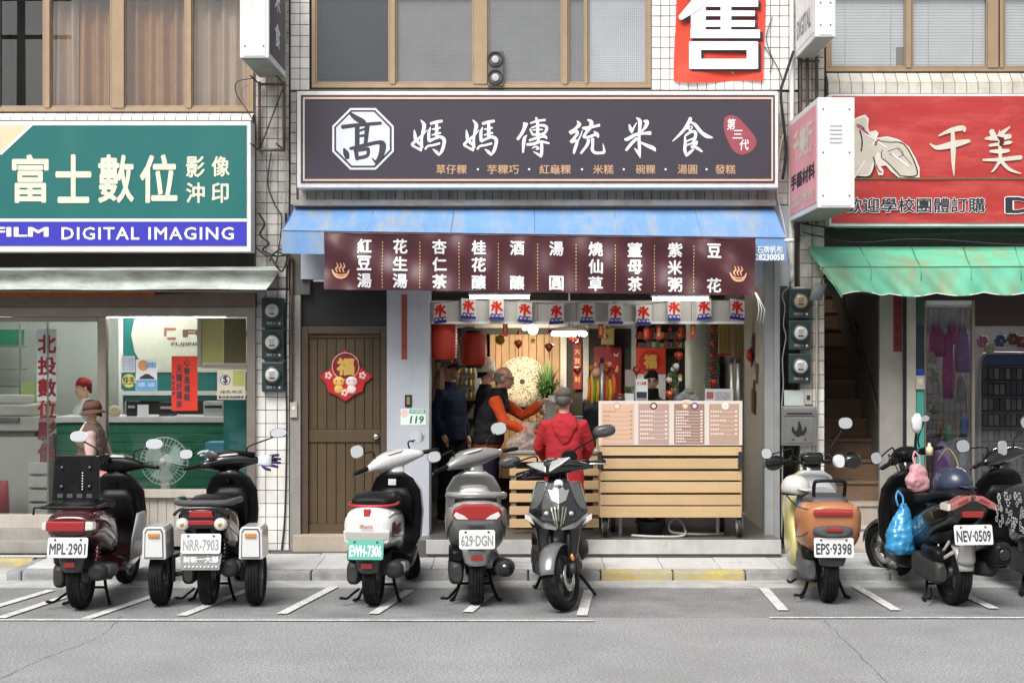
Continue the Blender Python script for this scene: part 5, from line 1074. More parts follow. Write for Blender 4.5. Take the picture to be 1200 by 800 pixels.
# ---- red charm garlands
M_charm = mat('charm_red', (.52, .03, .02), .3, var=.1); M_charmg = mat('charm_gold', (.5, .32, .08), .4, metal=.3)
def garland(label, px, py0, py1, y, beads, heart):
    t = thing('red_charm', label, 'charm', P(px, py1, y), group='red charms hung in the stall'); bar(t, [P(px, py0, y), P(px, py1, y)], .0025, M_charm, 'string', 5)
    for q in beads: MB().sphere(P(px, q, y), .018, 10, 6).build('bead', M_charm, t)
    if heart:
        c = P(px, heart, y); r_ = .04
        MB().loft([(c.z-r_*1.15, c.x, c.y, .006, .006, .006, 2), (c.z-r_*.5, c.x, c.y, .026, .018, .018, 2.2), (c.z+r_*.2, c.x, c.y, .044, .026, .026, 2.4), (c.z+r_*.7, c.x, c.y, .04, .024, .024, 2.4), (c.z+r_, c.x, c.y, .02, .012, .012, 2)], 'Z', 16).build('heart', M_charm, t); MB().sphere(c+Vector((0, -.028, .01)), (.018, .004, .015), 10, 6).build('gold_print', M_charmg, t)
        bar(t, [c+Vector((0, 0, -.05)), c+Vector((0, 0, -.13))], .004, M_charm, 'tassel', 5)
for a in ((607.5, 385, 403, .9, (390,), 403, 'red heart charm under the small yellow smiley'), (643.5, 366, 407, .7, (372, 388), 407, 'red heart charm left of the ring lamp'), (676.5, 390, 434, 1.2, (394, 402), 434, 'red heart charm on the narrow red hanging'), (746, 380, 434, .6, (382, 394, 406), 434, 'red heart charm at the corner of the gold-character poster'), (785.5, 352, 390, .5, (370, 386), None, 'red beads on a string right of the poster'), (795.5, 374, 417, .5, (389, 402), 417, 'red heart charm over the flower vase'), (785, 440, 461, .1, (), 462, 'red heart charm on the front edge of the cart'), (711, 375, 433, 1.0, (384, 394), 434, 'red heart charm over the orange puppet'), (836, 360, 448, .9, (370,), 448, 'red heart charm under the bead curtain')):
    garland(a[6], a[0], a[1], a[2], a[3], a[4], a[5])
for lb_, px, py, sh_ in (('round yellow smiley charm near the pine wall', 586, 398, 0), ('gold star charm under the warm lamp', 624.5, 399, 1)):
    t = thing('yellow_charm', lb_, 'charm', P(px, py+5, 1.0)); M_yc = mat('charm_yellow', (.42, .33, .05), .5)
    if sh_: MB().prism([(P(px, py, 1.0).x+(.04 if k % 2 == 0 else .018)*math.sin(k*math.pi/5), P(px, py, 1.0).z+(.04 if k % 2 == 0 else .018)*math.cos(k*math.pi/5)) for k in range(10)], 1.0, 1.01).build('star', M_yc, t)
    else:
        MB().lathe([(.001, -.012), (.045, -.01), (.05, 0), (.045, .01)], P(px, py, 1.0), 'Y', 20).build('disc', M_yc, t); mb = MB(); mb.tube([P(px, py, .985)+Vector((.022*math.cos(a_), 0, .022*math.sin(a_))) for a_ in [R(200+14*k) for k in range(11)]], .003, 5); mb.build('smile', M_dk, t)
    bar(t, [P(px, py-5, 1.0), P(px, 378, 1.0)], .002, M_charm, 'string', 5)
# ---- slatted carts
M_slat = mat('slat_wood', (.62, .43, .235), .5, var=.10, vs=3, rnd=.10, stain=(.50, .32, .15), sa=.5, ss=(1.2, 9, 22)); M_slatin = mat('slat_inner', (.05, .04, .03), .8)
yK = -.32
ck_ = thing('food_cart', 'pine slatted food cart on castors with four menu panels', 'cart', P(786, 630, yK))
def kpx(n, m, *q, b=.004): return bpx(n, m, ck_, *q, b)
for i, (a, b) in enumerate(((523, 533.5), (537, 549), (552, 562.5), (564.5, 577), (579.5, 591.5), (593, 606))):
    bpx('slat', M_slat, ck_, 703+(i == 1)*4, 869-(i == 1)*4, a, b, yK+(i == 1)*.01, yK+.022+(i == 1)*.01, .003)
    for px in (708, 864):
        for q in (a+3, b-3): MB().lathe([(.001, -.001), (.004, -.001), (.004, 0)], P(px, q, yK+(i == 1)*.01), 'Y', 6).build('nail', M_rust, ck_)
bpx('inner_panel', M_slatin, ck_, 705, 867, 522, 605, yK+.034, yK+.05)
for a in range(714, 862, 10): bpx('slot', M_dk, ck_, a, a+5.5, 533.8, 536, yK+.008, yK+.012)
for a in (704, 862): bpx('stile', M_slat, ck_, a, a+8, 523, 606, yK+.0505, yK+.09, .003)
for a in (700.5, 865.5): bpx('handle_plate', mat('plate_dark', (.06, .06, .065), .4, metal=.5), ck_, a, a+5, 529, 550, yK-.02, yK-.002, .003)
bx('counter_top', mat('counter_steel', (.50, .50, .48), .35, metal=.6), ck_, X(702, yK), X(869, yK), yK+.06, yK+.62, Z(512, yK), Z(508, yK)); 
for a in (704, 866):
    for yy in (yK+.1, yK+.58): bx('post', M_slat, ck_, X(a, yK)-.015, X(a, yK)+.015, yy, yy+.03, Z(606, yK), Z(512.2, yK))
bpx('menu_board', mat('menu_backing', (.70, .64, .58), .5, var=.03), ck_, 701.5, 870, 469.5, 521.5, yK-.012, yK+.004, .002)
pan = [(705, 743, 'd8b49c', 'b89078'), (748, 784, 'b89a90', 'e8dcd4'), (790, 825.5, '9c7c70', 'e8dcd4'), (831, 866, 'b89a88', 'ecdcd0')]
for i, (a, b, c1, c2) in enumerate(pan):
    bpx('menu_panel', mat('menu_%d' % i, c1, .5, var=.03), ck_, a, b, 473, 520, yK-.0145, yK-.0125); mb = MB(); z_ = yK-.0155
    rows = 7 if i != 2 else 11
    for r_ in range(rows):
        py = 481+r_*(5.2 if i != 2 else 3.5)
        if i == 3 and r_ > 5: break
        n = random.randint(3, 7)
        for k in range(n): px = a+2+k*2.6; mb.add([(X(px, z_), z_, Z(py, z_)), (X(px+1.8, z_), z_, Z(py, z_)), (X(px+1.8, z_), z_, Z(py+2, z_)), (X(px, z_), z_, Z(py+2, z_))], [(0, 1, 2, 3)])
        px = b-5; mb.add([(X(px, z_), z_, Z(py, z_)), (X(px+3, z_), z_, Z(py, z_)), (X(px+3, z_), z_, Z(py+2, z_)), (X(px, z_), z_, Z(py+2, z_))], [(0, 1, 2, 3)])
        mb.add([(X(a+2+n*2.6, z_), z_, Z(py+1.6, z_)), (X(b-6, z_), z_, Z(py+1.6, z_)), (X(b-6, z_), z_, Z(py+2, z_)), (X(a+2+n*2.6, z_), z_, Z(py+2, z_))], [(0, 1, 2, 3)])
    o = mb.build('menu_print', mat('menuprint_%d' % i, c2, .5), ck_, fix=False); o['kind'] = 'stuff'
for cx, m in ((723, 'c8a890'), (766, '5a2c28'), (803, 'c89858'), (814, '604080'), (850, 'f0ece8')): MB().lathe([(.001, 0), (.032, 0)], P(cx, 475.5, yK-.0165), 'Y', 18, False).build('menu_emblem', mat('emb_'+m, m, .5), ck_, fix=False); MB().lathe([(.001, 0), (.02, 0)], P(cx, 475.5, yK-.0175), 'Y', 14, False).build('emblem_centre', mat('emb_in', 'e8dcd0', .5), ck_, fix=False)
# castors
def castor(px, py, y, big=True):
    c = P(px, py, y); r_ = .085
    w = MB().lathe([(r_*.8, -.02), (r_, -.016), (r_, .016), (r_*.8, .02)], c, 'X', 24).build('wheel', mat('rubber', (.025, .025, .026), .7, var=.1), ck_)
    MB().lathe([(.001, -.024), (r_*.62, -.024), (r_*.66, -.018), (r_*.66, .018), (r_*.62, .024), (.001, .024)], c, 'X', 20).build('rim', M_cableG, w)
    bx('fork', M_ss, ck_, c.x-.034, c.x-.026, y-.03, y+.03, c.z-.01, c.z+.13); bx('fork', M_ss, ck_, c.x+.026, c.x+.034, y-.03, y+.03, c.z-.01, c.z+.13); bx('fork_plate', M_ss, ck_, c.x-.05, c.x+.05, y-.05, y+.05, c.z+.131, c.z+.14)
for q in ((709, 617, yK+.1), (866, 617.5, yK+.06), (718, 612, yK+.52), (846, 612, yK+.52)): castor(*q)
for a in (727, 843): bx('leg', M_ss, ck_, X(a, yK), X(a, yK)+.03, yK+.25, yK+.28, ZF, Z(606, yK))
bs = thing('basin', 'black plastic basin on the floor under the cart', 'basin', P(762, 628, -.1)); c = P(762, 628, -.1); c.z = ZF; MB().lathe([(.105, 0), (.13, .12), (.145, .13), (.145, .14), (.125, .138), (.10, .01)], c, 'Z', 24).build('tub', M_dk, bs)
hz = MB(); hz.tube(catmull([(X(740, -.2), -.2, ZF+.015), (X(770, -.25), -.27, ZF+.012), (X(800, -.2), -.22, ZF+.015), (X(803, -.2), -.12, ZF+.08), (X(795, -.2), -.1, ZF+.16), (X(786, -.2), -.1, ZF+.12), (X(788, -.2), -.15, ZF+.04), (X(820, -.2), -.15, ZF+.02), (X(850, -.2), -.05, ZF+.012)], 8), .012, 8); tag(hz.build('hose', mat('hose_white', (.5, .5, .48), .5), None), 'pale garden hose coiled under the cart', 'hose')
# cart uprights and things on the cart
for px, lb_ in ((705.5, 'steel pole with black cap at the left end of the cart'), (857.5, 'steel pole with black cap, inner of two right of the cart'), (865, 'steel pole with black cap, outer of two right of the cart')):
    t = thing('steel_pole', lb_, 'pole', P(px, 510, yK+.3)); bar(t, [P(px, 508, yK+.3), P(px, 424, yK+.3)], .017, M_ss, 'shaft', 12); bar(t, [P(px, 425, yK+.3), P(px, 419, yK+.3)], .023, M_dk, 'cap', 12)
yT = yK+.35
ppt = thing('festive_puppet', 'orange and yellow festive puppet with tassels left of the pole', 'decoration', P(700, 470, yT)); M_or = mat('cloth_or', (.60, .16, .03), .7, var=.2, vs=20); M_ye = mat('cloth_ye', (.62, .42, .05), .7, var=.15); M_gr2 = mat('cloth_gr', (.20, .33, .05), .7)
for k, (a, b, c1, d1, m) in enumerate(((688, 692, 442, 470, M_or), (691.5, 695.5, 438, 472, M_ye), (695, 698, 440, 470, M_gr2), (698, 702, 436, 471, M_ye), (708.5, 713, 440, 472, M_or), (712.5, 717, 444, 472, M_ye), (716.5, 721.5, 438, 466, M_or))):
    w = (b-a)/2; MB().loft([(Z(d1, yT), X((a+b)/2, yT), yT+.01*k, w/S(yT)*1.2, .02, .02, 2.5), (Z((c1+d1)/2, yT), X((a+b)/2+1, yT), yT+.01*k, w/S(yT), .018, .018, 2.5), (Z(c1, yT), X((a+b)/2, yT), yT+.01*k, w/S(yT)*.7, .01, .01, 2.5)], 'Z', 10).build('ribbon', m, ppt)
MB().sphere(P(699, 436, yT), (.05, .05, .05), 14, 10).build('head', mat('puppet_pale', (.60, .36, .22), .6), ppt)
for k in range(6): MB().sphere(P(693+k*5.2, 431-3*math.sin(k*.6)*2, yT-.02), .026, 8, 6).build('pompom', (M_or, mat('puppet_pale', (.6, .36, .22)), M_fred)[k % 3], ppt)
for lb_, px, py, col1 in (('small dark jar on the cart beside the puppet', 727, 466, (.06, .04, .03)),):
    t = thing('jar', lb_, 'jar', P(px, py+5, yT)); MB().lathe([(.03, 0), (.045, .03), (.04, .06), (.025, .07)], P(px, 472, yT), 'Z', 16).build('body', mat('jar_dark', col1, .3), t); MB().lathe([(.03, .07), (.03, .085), (.001, .088)], P(px, 472, yT), 'Z', 14).build('lid', M_fred, t)
t = thing('box_plant', 'white box with green foliage on the cart', 'planter', P(737.5, 472, yT)); bpx('box', M_pap, t, 732.5, 743, 461, 473, yT, yT+.1, .003); mb = MB()
for k in range(90): p = P(random.uniform(732, 743), random.uniform(453, 461), yT+random.uniform(0, .1)); d = Vector((random.uniform(-1, 1), random.uniform(-1, 1), random.uniform(-.2, 1)))*.012; e = d.cross(Vector((0, 1, .3))).normalized()*.006; mb.add([tuple(p), tuple(p+d*.5+e), tuple(p+d), tuple(p+d*.5-e)], [(0, 1, 2, 3)])
o = mb.build('foliage', M_leaf, t, fix=False); o['kind'] = 'stuff'
poster('pale picture card standing on the cart, green base', 732.5, 741, 433, 453, yT+.15, mat('card_grey', (.42, .36, .34), .6), name='card', cat='card')
def dphoto(t, y): bpx('photo', M_pdk, t, 746, 758, 459, 468, y-.0006, y); bpx('photo', mat('card_grey2', (.3, .3, .3), .6), t, 746, 758, 466.2, 471, y-.001, y-.0007); letpx(t, '手工麻糬', 746, 757.5, 447, 451, y, M_fred, bold=.02)
poster('small white photo leaflet standing on the cart left of the woman', 745, 759, 444, 472, yT-.05, M_pap, name='leaflet', cat='leaflet', draw=dphoto)
def dfr(t, y): bpx('photo', mat('photo_red', (.35, .1, .1), .5), t, 828, 836, 459, 467, y-.0006, y); bpx('photo', mat('photo_mix', (.4, .38, .42), .5, var=.5, vs=40), t, 838, 856, 459, 471, y-.0006, y)
poster('framed picture with red and white print at the right end of the cart', 826, 859, 455.5, 473, yT-.08, mat('frame_print', (.55, .55, .57), .4), name='framed_picture', cat='picture', draw=dfr)
vz = thing('flower_vase', 'vase with white and yellow flowers at the middle of the cart', 'flowers', P(791, 472, yT)); MB().lathe([(.03, 0), (.05, .06), (.035, .12), (.04, .14)], P(791, 472, yT+.12), 'Z', 16).build('vase', mat('vase_dark', (.1, .13, .12), .3), vz)
for k in range(16): a_ = random.uniform(-1, 1); p = P(791+8*a_, random.uniform(428, 452), yT+.12+random.uniform(-.05, .05)); bar(vz, [P(791, 458, yT+.12), p], .004, M_leaf, 'stem', 4); MB().sphere(p, random.uniform(.018, .03), 8, 6).build('blossom', (M_pap, M_ye, M_fpink, M_leaf)[k % 4], vz)
bg_ = thing('cloth_bundle', 'grey green bundled cloth bag on the cart', 'bag', P(805, 472, yT)); mb = MB()
for k, (dx, dz, r_) in enumerate(((-.05, .04, .05), (0, .06, .065), (.06, .045, .055), (.02, .10, .045), (.08, .03, .05))): mb.sphere(P(804, 472, yT)+Vector((dx, 0, dz)), (r_*1.1, .05, r_*.8), 12, 8)
mb.build('bundle', mat('bundle_cloth', (.20, .22, .20), .7, var=.3, vs=25), bg_); MB().sphere(P(805, 470, yT-.06), (.045, .02, .016), 12, 8).build('snack', M_sbeige, bg_)
# tools on the right wall
def board(label, px, py, w, h, hl, y, col=(.14, .06, .035), rot=0, name='chopping_board'):
    xw = X(900.5)-.004; zc = Z(py, y); t = thing(name, label, 'board', (xw, y, zc), group='boards hung on the right stall wall'); dw = w/S(y)*1.5
    mb = MB(); mb.M = Matrix.Translation((xw, y, zc)) @ Matrix.Rotation(rot, 4, 'X'); mb.box(-.02, 0, -dw/2, dw/2, -h/2/S(y), h/2/S(y)); mb.build('blade', mat('board_wood%.2f' % col[0], col, .5, var=.2), t, bevel=.006)
    mb = MB(); mb.M = Matrix.Translation((xw, y, zc)) @ Matrix.Rotation(rot, 4, 'X'); mb.box(-.018, -.002, -.018, .018, (h/2)/S(y)*(1 if hl > 0 else -1), (h/2)/S(y)*(1 if hl > 0 else -1)+hl/S(y)); mb.build('handle', mat('board_wood%.2f' % col[0], col), t, bevel=.004)
board('big dark chopping board with handle, lowest on the right stall wall', 880, 470, 14, 27, 12, .85, rot=.15); board('small wooden paddle above the big chopping board', 885, 432, 8, 13, -11, .65, (.2, .11, .06)); board('dark wooden mould topmost on the right stall wall', 880, 404, 7, 17, 6, .9, rot=.3); board('square dark board behind the red knot', 877, 417, 12, 14, 5, 1.0, rot=.7)
kn = thing('red_knot', 'red knotted festive ornament on the right stall wall', 'ornament', P(874, 420, .9)); MB().sphere((X(900.5)-.05, .9, Z(416, .9)), (.03, .06, .06), 12, 8).build('knot', M_charm, kn); bar(kn, [(X(900.5)-.03, .9, Z(422, .9)), (X(900.5)-.03, .9, Z(430, .9))], .008, M_charm, 'tassel')
# second slatted counter on the left
yS = -.02
c2_ = thing('slatted_counter', 'pine slatted serving counter behind the front scooter', 'counter', P(648, 625, yS))
for a, b in ((531, 541), (549, 557), (563, 573), (578, 588), (593, 603), (608, 618)): bpx('slat', M_slat, c2_, 597, 702, a, b, yS, yS+.02, .003)
for a in (599, 648, 695): bpx('stile', mat('stile_wood', (.30, .2, .11), .6), c2_, a, a+6, 531, 621, yS+.0205, yS+.06, .002)
bpx('inner_panel', M_slatin, c2_, 598, 701, 531, 620, yS+.065, yS+.08); bx('counter_top', mat('counter_steel', (.5, .5, .48)), c2_, X(595), X(702), yS-.02, yS+.5, Z(531), Z(527.5), .003)
# goods on it
M_plas = mat('plastic_bag', (.62, .58, .56), .25, var=.2, vs=20, alpha=.22); M_food = mat('snack_mix', (.45, .25, .16), .6, var=.6, vs=40)
bgk = thing('snack_bag', 'clear plastic bag of pinkish snacks on the slatted counter', 'bag', P(612, 527, .1)); mb = MB(); c = P(612, 527, .08)
for k in range(40): mb.sphere(c+Vector((random.uniform(-.13, .13), random.uniform(-.06, .06), random.uniform(.01, .08))), random.uniform(.014, .022), 7, 5)
o = mb.build('snacks', M_food, bgk); o['kind'] = 'stuff'; MB().loft([(c.z, c.x, c.y, .15, .08, .08, 3), (c.z+.08, c.x, c.y, .16, .09, .09, 3), (c.z+.14, c.x+.02, c.y, .10, .05, .05, 2), (c.z+.20, c.x+.05, c.y, .05, .03, .03, 2), (c.z+.26, c.x+.08, c.y, .09, .04, .04, 2)], 'Z', 18, False).build('film', M_plas, bgk)
tb = thing('snack_tub', 'clear tub with red lid behind the snack bag', 'tub', P(628, 520, .2)); c = P(626, 515, .22); MB().lathe([(.07, -.08), (.075, .06)], c, 'Z', 20).build('tub', mat('tub_food', (.38, .30, .12), .4, var=.4, vs=30), tb); MB().lathe([(.078, .06), (.078, .085), (.001, .088)], c, 'Z', 20).build('lid', M_charm, tb)
cs_ = thing('bowl_stack', 'tall stack of white paper bowls beside the reaching man', 'bowls', P(645, 520, .3)); c = P(645, 522, .32)
for k in range(16): MB().lathe([(.045, 0), (.062, .03), (.065, .03), (.06, .026)], c+Vector((0, 0, .026*k)), 'Z', 20).build('bowl', mat('bowl_paper', (.60, .60, .56), .5, rnd=.1), cs_)
cs2 = thing('cup_stack', 'short stack of clear cups right of the red-jacket person', 'cups', P(676, 505, .4)); c = P(677, 515, .4)
for k in range(8): MB().lathe([(.04, 0), (.055, .03), (.057, .03), (.052, .026)], c+Vector((0, 0, .028*k)), 'Z', 18).build('cup', mat('cup_clear', (.5, .52, .50), .3, alpha=.8), cs2)

# ---- back shelves crowded with goods, paper lamps, hanging strips
bsf = thing('goods_shelf', 'back shelf crowded with jars and boxes beside the column', 'shelf', P(775, 480, 2.5)); M_shw = mat('shelf_wood', (.20, .12, .07), .6, var=.2)
pal = [(.45, .06, .04), (.5, .38, .1), (.12, .22, .1), (.5, .47, .42), (.25, .12, .06), (.1, .14, .25)]
for q in (396, 407): 
    bpx('board', M_shw, bsf, 747, 806, q, q+1.4, 2.55, 2.8)
    for k in range(11):
        a = 748+k*5.2; hgt = random.uniform(5, 9); bpx('goods_box', mat('goods_%d' % (k % 6), pal[(k*5+int(q)) % 6], .5, var=.2), bsf, a, a+4.3, q-hgt, q-.1, 2.58, 2.65, .003)
for i, (px, py, lb_) in enumerate(((592, 372, 'first'), (704, 374, 'second'), (772, 376, 'third'), (812, 374, 'fourth'))):
    t = thing('paper_strip', f'red paper strip with gold print, {lb_} from the left on the stall header', 'paper strip', P(px, py+22, .28)); bpx('paper', M_fred, t, px-3, px+3, py+5, py+22, .27, .274); bpx('gold_print', M_fgold, t, px-1.5, px+1.5, py+8, py+18, .268, .2695)
lantern('small red lantern hung right of the pine wall', 672, 392, 13, 13, 1.9); lantern('small red lantern hung before the dark back wall', 760, 391, 13, 13, 1.9); lantern('small red lantern hung beside the column', 800, 390, 12, 12, 1.7)
# ================================================================ STAIRWAY AND SEWING SHOP (right building)
M_wood = mat('stair_wood', (.28, .18, .115), .6, var=.2, vs=3, rnd=.1, stain=(.10, .06, .04), sa=.5, ss=(3, 3, 14)); M_stw = mat('stair_wall', (.30, .27, .235), .85, var=.15, stain=(.15, .13, .11), sa=.5)
sx0, sx1 = X(966.5), 3.47
stc = thing('staircase', 'brown stairway rising into the dark beside the meters', 'staircase', (X(1000), .1, .14))
for k in range(14):
    y0 = .1+.25*k; z1 = .14+.19*(k+1)
    m = M_wood if k > 1 else mat('stair_concrete', (.52, .46, .40), .8, var=.15, stain=(.25, .2, .16), sa=.5)
    bx('riser', m, stc, sx0+.01, sx1-.002, y0, y0+.25, z1-.19+.001, z1-.03); bx('tread', m, stc, sx0+.01, sx1-.002, y0-.02, y0+.26, z1-.029, z1, .004)
bx('wall', M_stw, BR, sx1, sx1+.08, .05, 4, 0, 4.8); bx('wall', M_stw, BR, sx0-.2, sx0, .26, 4, 0, 4.8); bx('wall', M_stw, BR, sx0-.2, sx1+.1, 4, 4.1, 0, 4.8)
hr = thing('handrail', 'dark sloping handrail on the stairway wall', 'handrail', (sx1, .4, 1.1)); bar(hr, [(sx1-.05, .3, 1.15), (sx1-.05, 3.0, 3.2)], .02, M_rust, 'rail')
for k in range(4): bar(hr, [(sx1-.05, .4+.7*k, 1.22+.531*k), (sx1-.001, .4+.7*k, 1.18+.531*k)], .008, M_rust, 'bracket')
bpx('step', mat('stair_concrete', (.52, .46, .40)), BR, 966, 1062, 640, 656, -.12, .098, .008)
bpx('wall', mat('jamb_paint', (.34, .32, .29), .8, var=.12, stain=(.2, .18, .16), sa=.5, ss=(5, 5, 1)), BR, 1031, 1058.5, 335, 640, .0, .05); bpx('jamb', M_dk, BR, 1058.8, 1062.5, 335, 640, -.03, .05); bpx('jamb', mat('jamb_pale', (.46, .43, .38), .7, stain=(.2, .17, .14), sa=.5), BR, 1062.8, 1073.5, 335, 645, -.05, .06, .004)
bpx('fascia', mat('fascia_brown', (.05, .025, .02), .6), BR, 1142.5, 1340, 320, 382, .004, .1); bpx('fascia', mat('fascia_brown', (.05, .025, .02)), BR, 1074, 1142.3, 320, 351.8, .004, .1); bpx('fascia', M_dkw, BR, 966, 1073, 265.2, 334.5, .02, .1)
tsp = thing('painted_post', 'teal and blue painted post beside the sewing shop glass', 'post', P(1078, 640, -.02))
for a, b, m in ((335, 380, mat('p_green', (.02, .08, .06), .5)), (380.2, 432, mat('p_navy', (.015, .02, .05), .5)), (432.2, 455, mat('p_blue', (.02, .05, .35), .5)), (455.2, 640, mat('p_teal', (.05, .36, .30), .5, stain=(.1, .2, .17), sa=.5))): bpx('band', m, tsp, 1074, 1083, a, b, -.04, .05)
eb = thing('intercom', 'small beige intercom on the post by the sewing shop', 'intercom', P(1078, 455, -.06)); bpx('case', M_pipe, eb, 1073.5, 1084, 440, 456, -.075, -.051, .003); bpx('label_plate', M_sbeige, eb, 1076, 1081.5, 443, 450, -.079, -.0755)
rp_ = thing('paper_strip', 'dark red paper strip on the stairway jamb', 'paper strip', P(1052, 412, -.01)); bpx('paper', mat('strip_red_dark', (.20, .015, .02), .7), rp_, 1047, 1057, 346, 412, -.004, -.001)
for i, c in enumerate('出入平安'): letpx(rp_, c, 1049, 1055, 350+i*15, 361+i*15, -.0055, mat('strip_ink', (.08, .01, .01), .7), bold=.03)
# shop glass and interior
gs = thing('glazed_shopfront', 'dark glazed shopfront of the sewing shop', 'shop front', P(1150, 640, 0)); M_glD = glass('shop_glass_dark', (.86, .87, .88), .06)
for a, b in ((1083.2, 1085.5), (1139, 1142.5), (1215, 1219)): bpx('post', M_steel, gs, a, b, 352 if a < 1140 else 382, 632, .0, .05, .002)
bpx('rail', M_white, gs, 1085.6, 1138.8, 352, 357, .0, .05, .002); bpx('sill', M_step, gs, 1083, 1340, 632.2, 645, -.04, .1, .004)
bpx('pane', M_glD, gs, 1085.6, 1138.8, 357.2, 632, .02, .026); bpx('pane', M_glD, gs, 1142.7, 1214.8, 382.3, 632, .03, .036); bpx('pane', M_glD, gs, 1219.3, 1340, 382.3, 632, .03, .036)
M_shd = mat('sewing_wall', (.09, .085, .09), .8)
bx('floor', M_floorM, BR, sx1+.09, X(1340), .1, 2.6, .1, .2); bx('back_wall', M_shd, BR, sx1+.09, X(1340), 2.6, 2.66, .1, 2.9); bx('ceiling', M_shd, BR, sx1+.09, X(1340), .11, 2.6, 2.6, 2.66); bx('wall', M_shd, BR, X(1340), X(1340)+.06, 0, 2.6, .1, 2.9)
cl_ = [('pink_p', (.55, .12, .32)), ('violet_p', (.33, .17, .46)), ('green_p', (.06, .22, .09)), ('cream_p', (.5, .45, .36)), ('blue_p', (.06, .12, .33)), ('brown_p', (.2, .09, .04)), ('red_p', (.42, .03, .06)), ('grey_p', (.3, .3, .32))]
gm = [mat(n, c, .5, var=.35, vs=25) for n, c in cl_]
# wire grid with hanging goods
wg = thing('wire_display_grid', 'black wire grid hung with pink and purple goods', 'display', P(1112, 590, .4))
for k in range(9): bar(wg, [P(1086+k*6.6, 362, .4), P(1086+k*6.6, 600, .4)], .003, M_cable, 'wire', 4)
for k in range(24): bar(wg, [P(1086, 362+k*10, .4), P(1139, 362+k*10, .4)], .003, M_cable, 'wire', 4)
LB = ['pink bobble hat', 'violet cloth packet', 'green wool ball', 'cream gauze roll', 'pink ribbon skein', 'brown bag', 'grey pouch', 'violet apron', 'blue thread pack', 'pink shawl', 'white lace roll', 'green felt square', 'cream cushion', 'violet yarn bag', 'red thread pack', 'pale box']
pos = [(1098, 398, 20, 40, 0), (1128, 408, 18, 56, 1), (1094, 480, 7, 10, 2), (1092, 418, 10, 16, 3), (1111, 425, 13, 84, 0), (1100, 503, 8, 18, 5), (1126, 455, 11, 30, 7), (1104, 545, 22, 56, 1), (1130, 500, 9, 24, 4), (1118, 388, 12, 30, 0), (1095, 440, 9, 14, 3), (1112, 510, 10, 22, 2), (1128, 540, 10, 24, 7), (1095, 570, 9, 26, 1), (1125, 575, 10, 20, 6), (1110, 590, 12, 14, 3)]
hts = ['near the top left', 'near the top right', 'at the left middle', 'upper left', 'in the centre', 'lower middle', 'right of centre', 'lower left', 'right side', 'top centre', 'left side', 'below centre', 'lower right', 'bottom left', 'bottom right', 'at the bottom']
for i, (a, b, w, h, ci) in enumerate(pos):
    t = thing('hanging_goods', f'{LB[i]} hung {hts[i]} of the sewing shop wire grid', 'goods', P(a, b+h/2, .34), group='goods on the wire grid'); c = P(a, b, .34); hw, hh = w/2/S(.34), h/2/S(.34)
    MB().loft([(c.z-hh, c.x, c.y, hw*.9, .02, .02, 3), (c.z-hh*.3, c.x, c.y, hw, .035, .035, 2.6), (c.z+hh*.5, c.x, c.y, hw*.85, .03, .03, 2.6), (c.z+hh, c.x, c.y, hw*.35, .012, .012, 2)], 'Z', 14).build('pack', gm[ci], t); bar(t, [c+Vector((0, 0, hh)), c+Vector((0, .03, hh+.05))], .003, M_cableG, 'hook', 4)
# peg board with rows of small packets
pg_ = thing('peg_board', 'dark rounded peg board with rows of small packets', 'display board', P(1185, 580, .5)); yb2 = .5
fr = [(1148, 600), (1148, 424), (1151, 417), (1158, 414), (1240, 414), (1240, 600)]
MB().tube([P(a, b, yb2) for a, b in fr], .02, 8).build('frame', mat('peg_frame', (.40, .42, .44), .4), pg_); bpx('board', mat('peg_navy', (.03, .035, .06), .7), pg_, 1149, 1239, 415, 600, yb2+.01, yb2+.03); bpx('header', mat('peg_blue', (.05, .09, .22), .6), pg_, 1150, 1238, 417, 427, yb2, yb2+.009)
for r_ in range(9):
    for k in range(13):
        a = 1152+k*6.7; b = 431+r_*18; bpx('packet', random.choice([mat('pk1', (.08, .08, .09), .5), mat('pk2', (.16, .15, .14), .5), mat('pk3', (.05, .05, .06), .5), mat('pk4', (.22, .2, .18), .5)]), pg_, a, a+5.2, b+random.uniform(0, 2), b+13, yb2-.02, yb2+.008)
    bar(pg_, [P(1150, 429.5+r_*18, yb2-.01), P(1238, 429.5+r_*18, yb2-.01)], .003, M_cableG, 'rail', 4)
for i, (a, b, ci, nm) in enumerate(((1152, 400, 0, 'pink'), (1172, 399, 4, 'blue'), (1187, 397, 5, 'brown'), (1197, 400, 6, 'red'))):
    t = thing('cloth_flower', f'{nm} cloth ornament above the peg board', 'ornament', P(a, b+8, .45)); c = P(a, b, .45)
    for k in range(6): MB().sphere(c+Vector((.035*math.cos(k*1.05), 0, .035*math.sin(k*1.05))), (.028, .018, .028), 8, 6).build('petal', gm[ci], t)
    MB().sphere(c+Vector((0, -.02, 0)), .018, 8, 6).build('centre', gm[3], t)
t = thing('round_face_sign', 'round cream face sign in the sewing shop window', 'sign', P(1160, 416, .3)); MB().lathe([(.001, -.01), (.052, -.01), (.055, 0), (.001, .002)], P(1160, 408, .3), 'Y', 20).build('disc', M_sbeige, t)
for dx in (-.018, .018): MB().box(P(1160, 408, .3).x+dx-.01, P(1160, 408, .3).x+dx+.01, .285, .289, P(1160, 408, .3).z-.004, P(1160, 408, .3).z+.004).build('eye', M_dk, t)
ptr = thing('fringe_valance', 'pale fringed valance at the top of the sewing shop window', 'valance', P(1112, 360, .3)); mb = MB(); n = 60
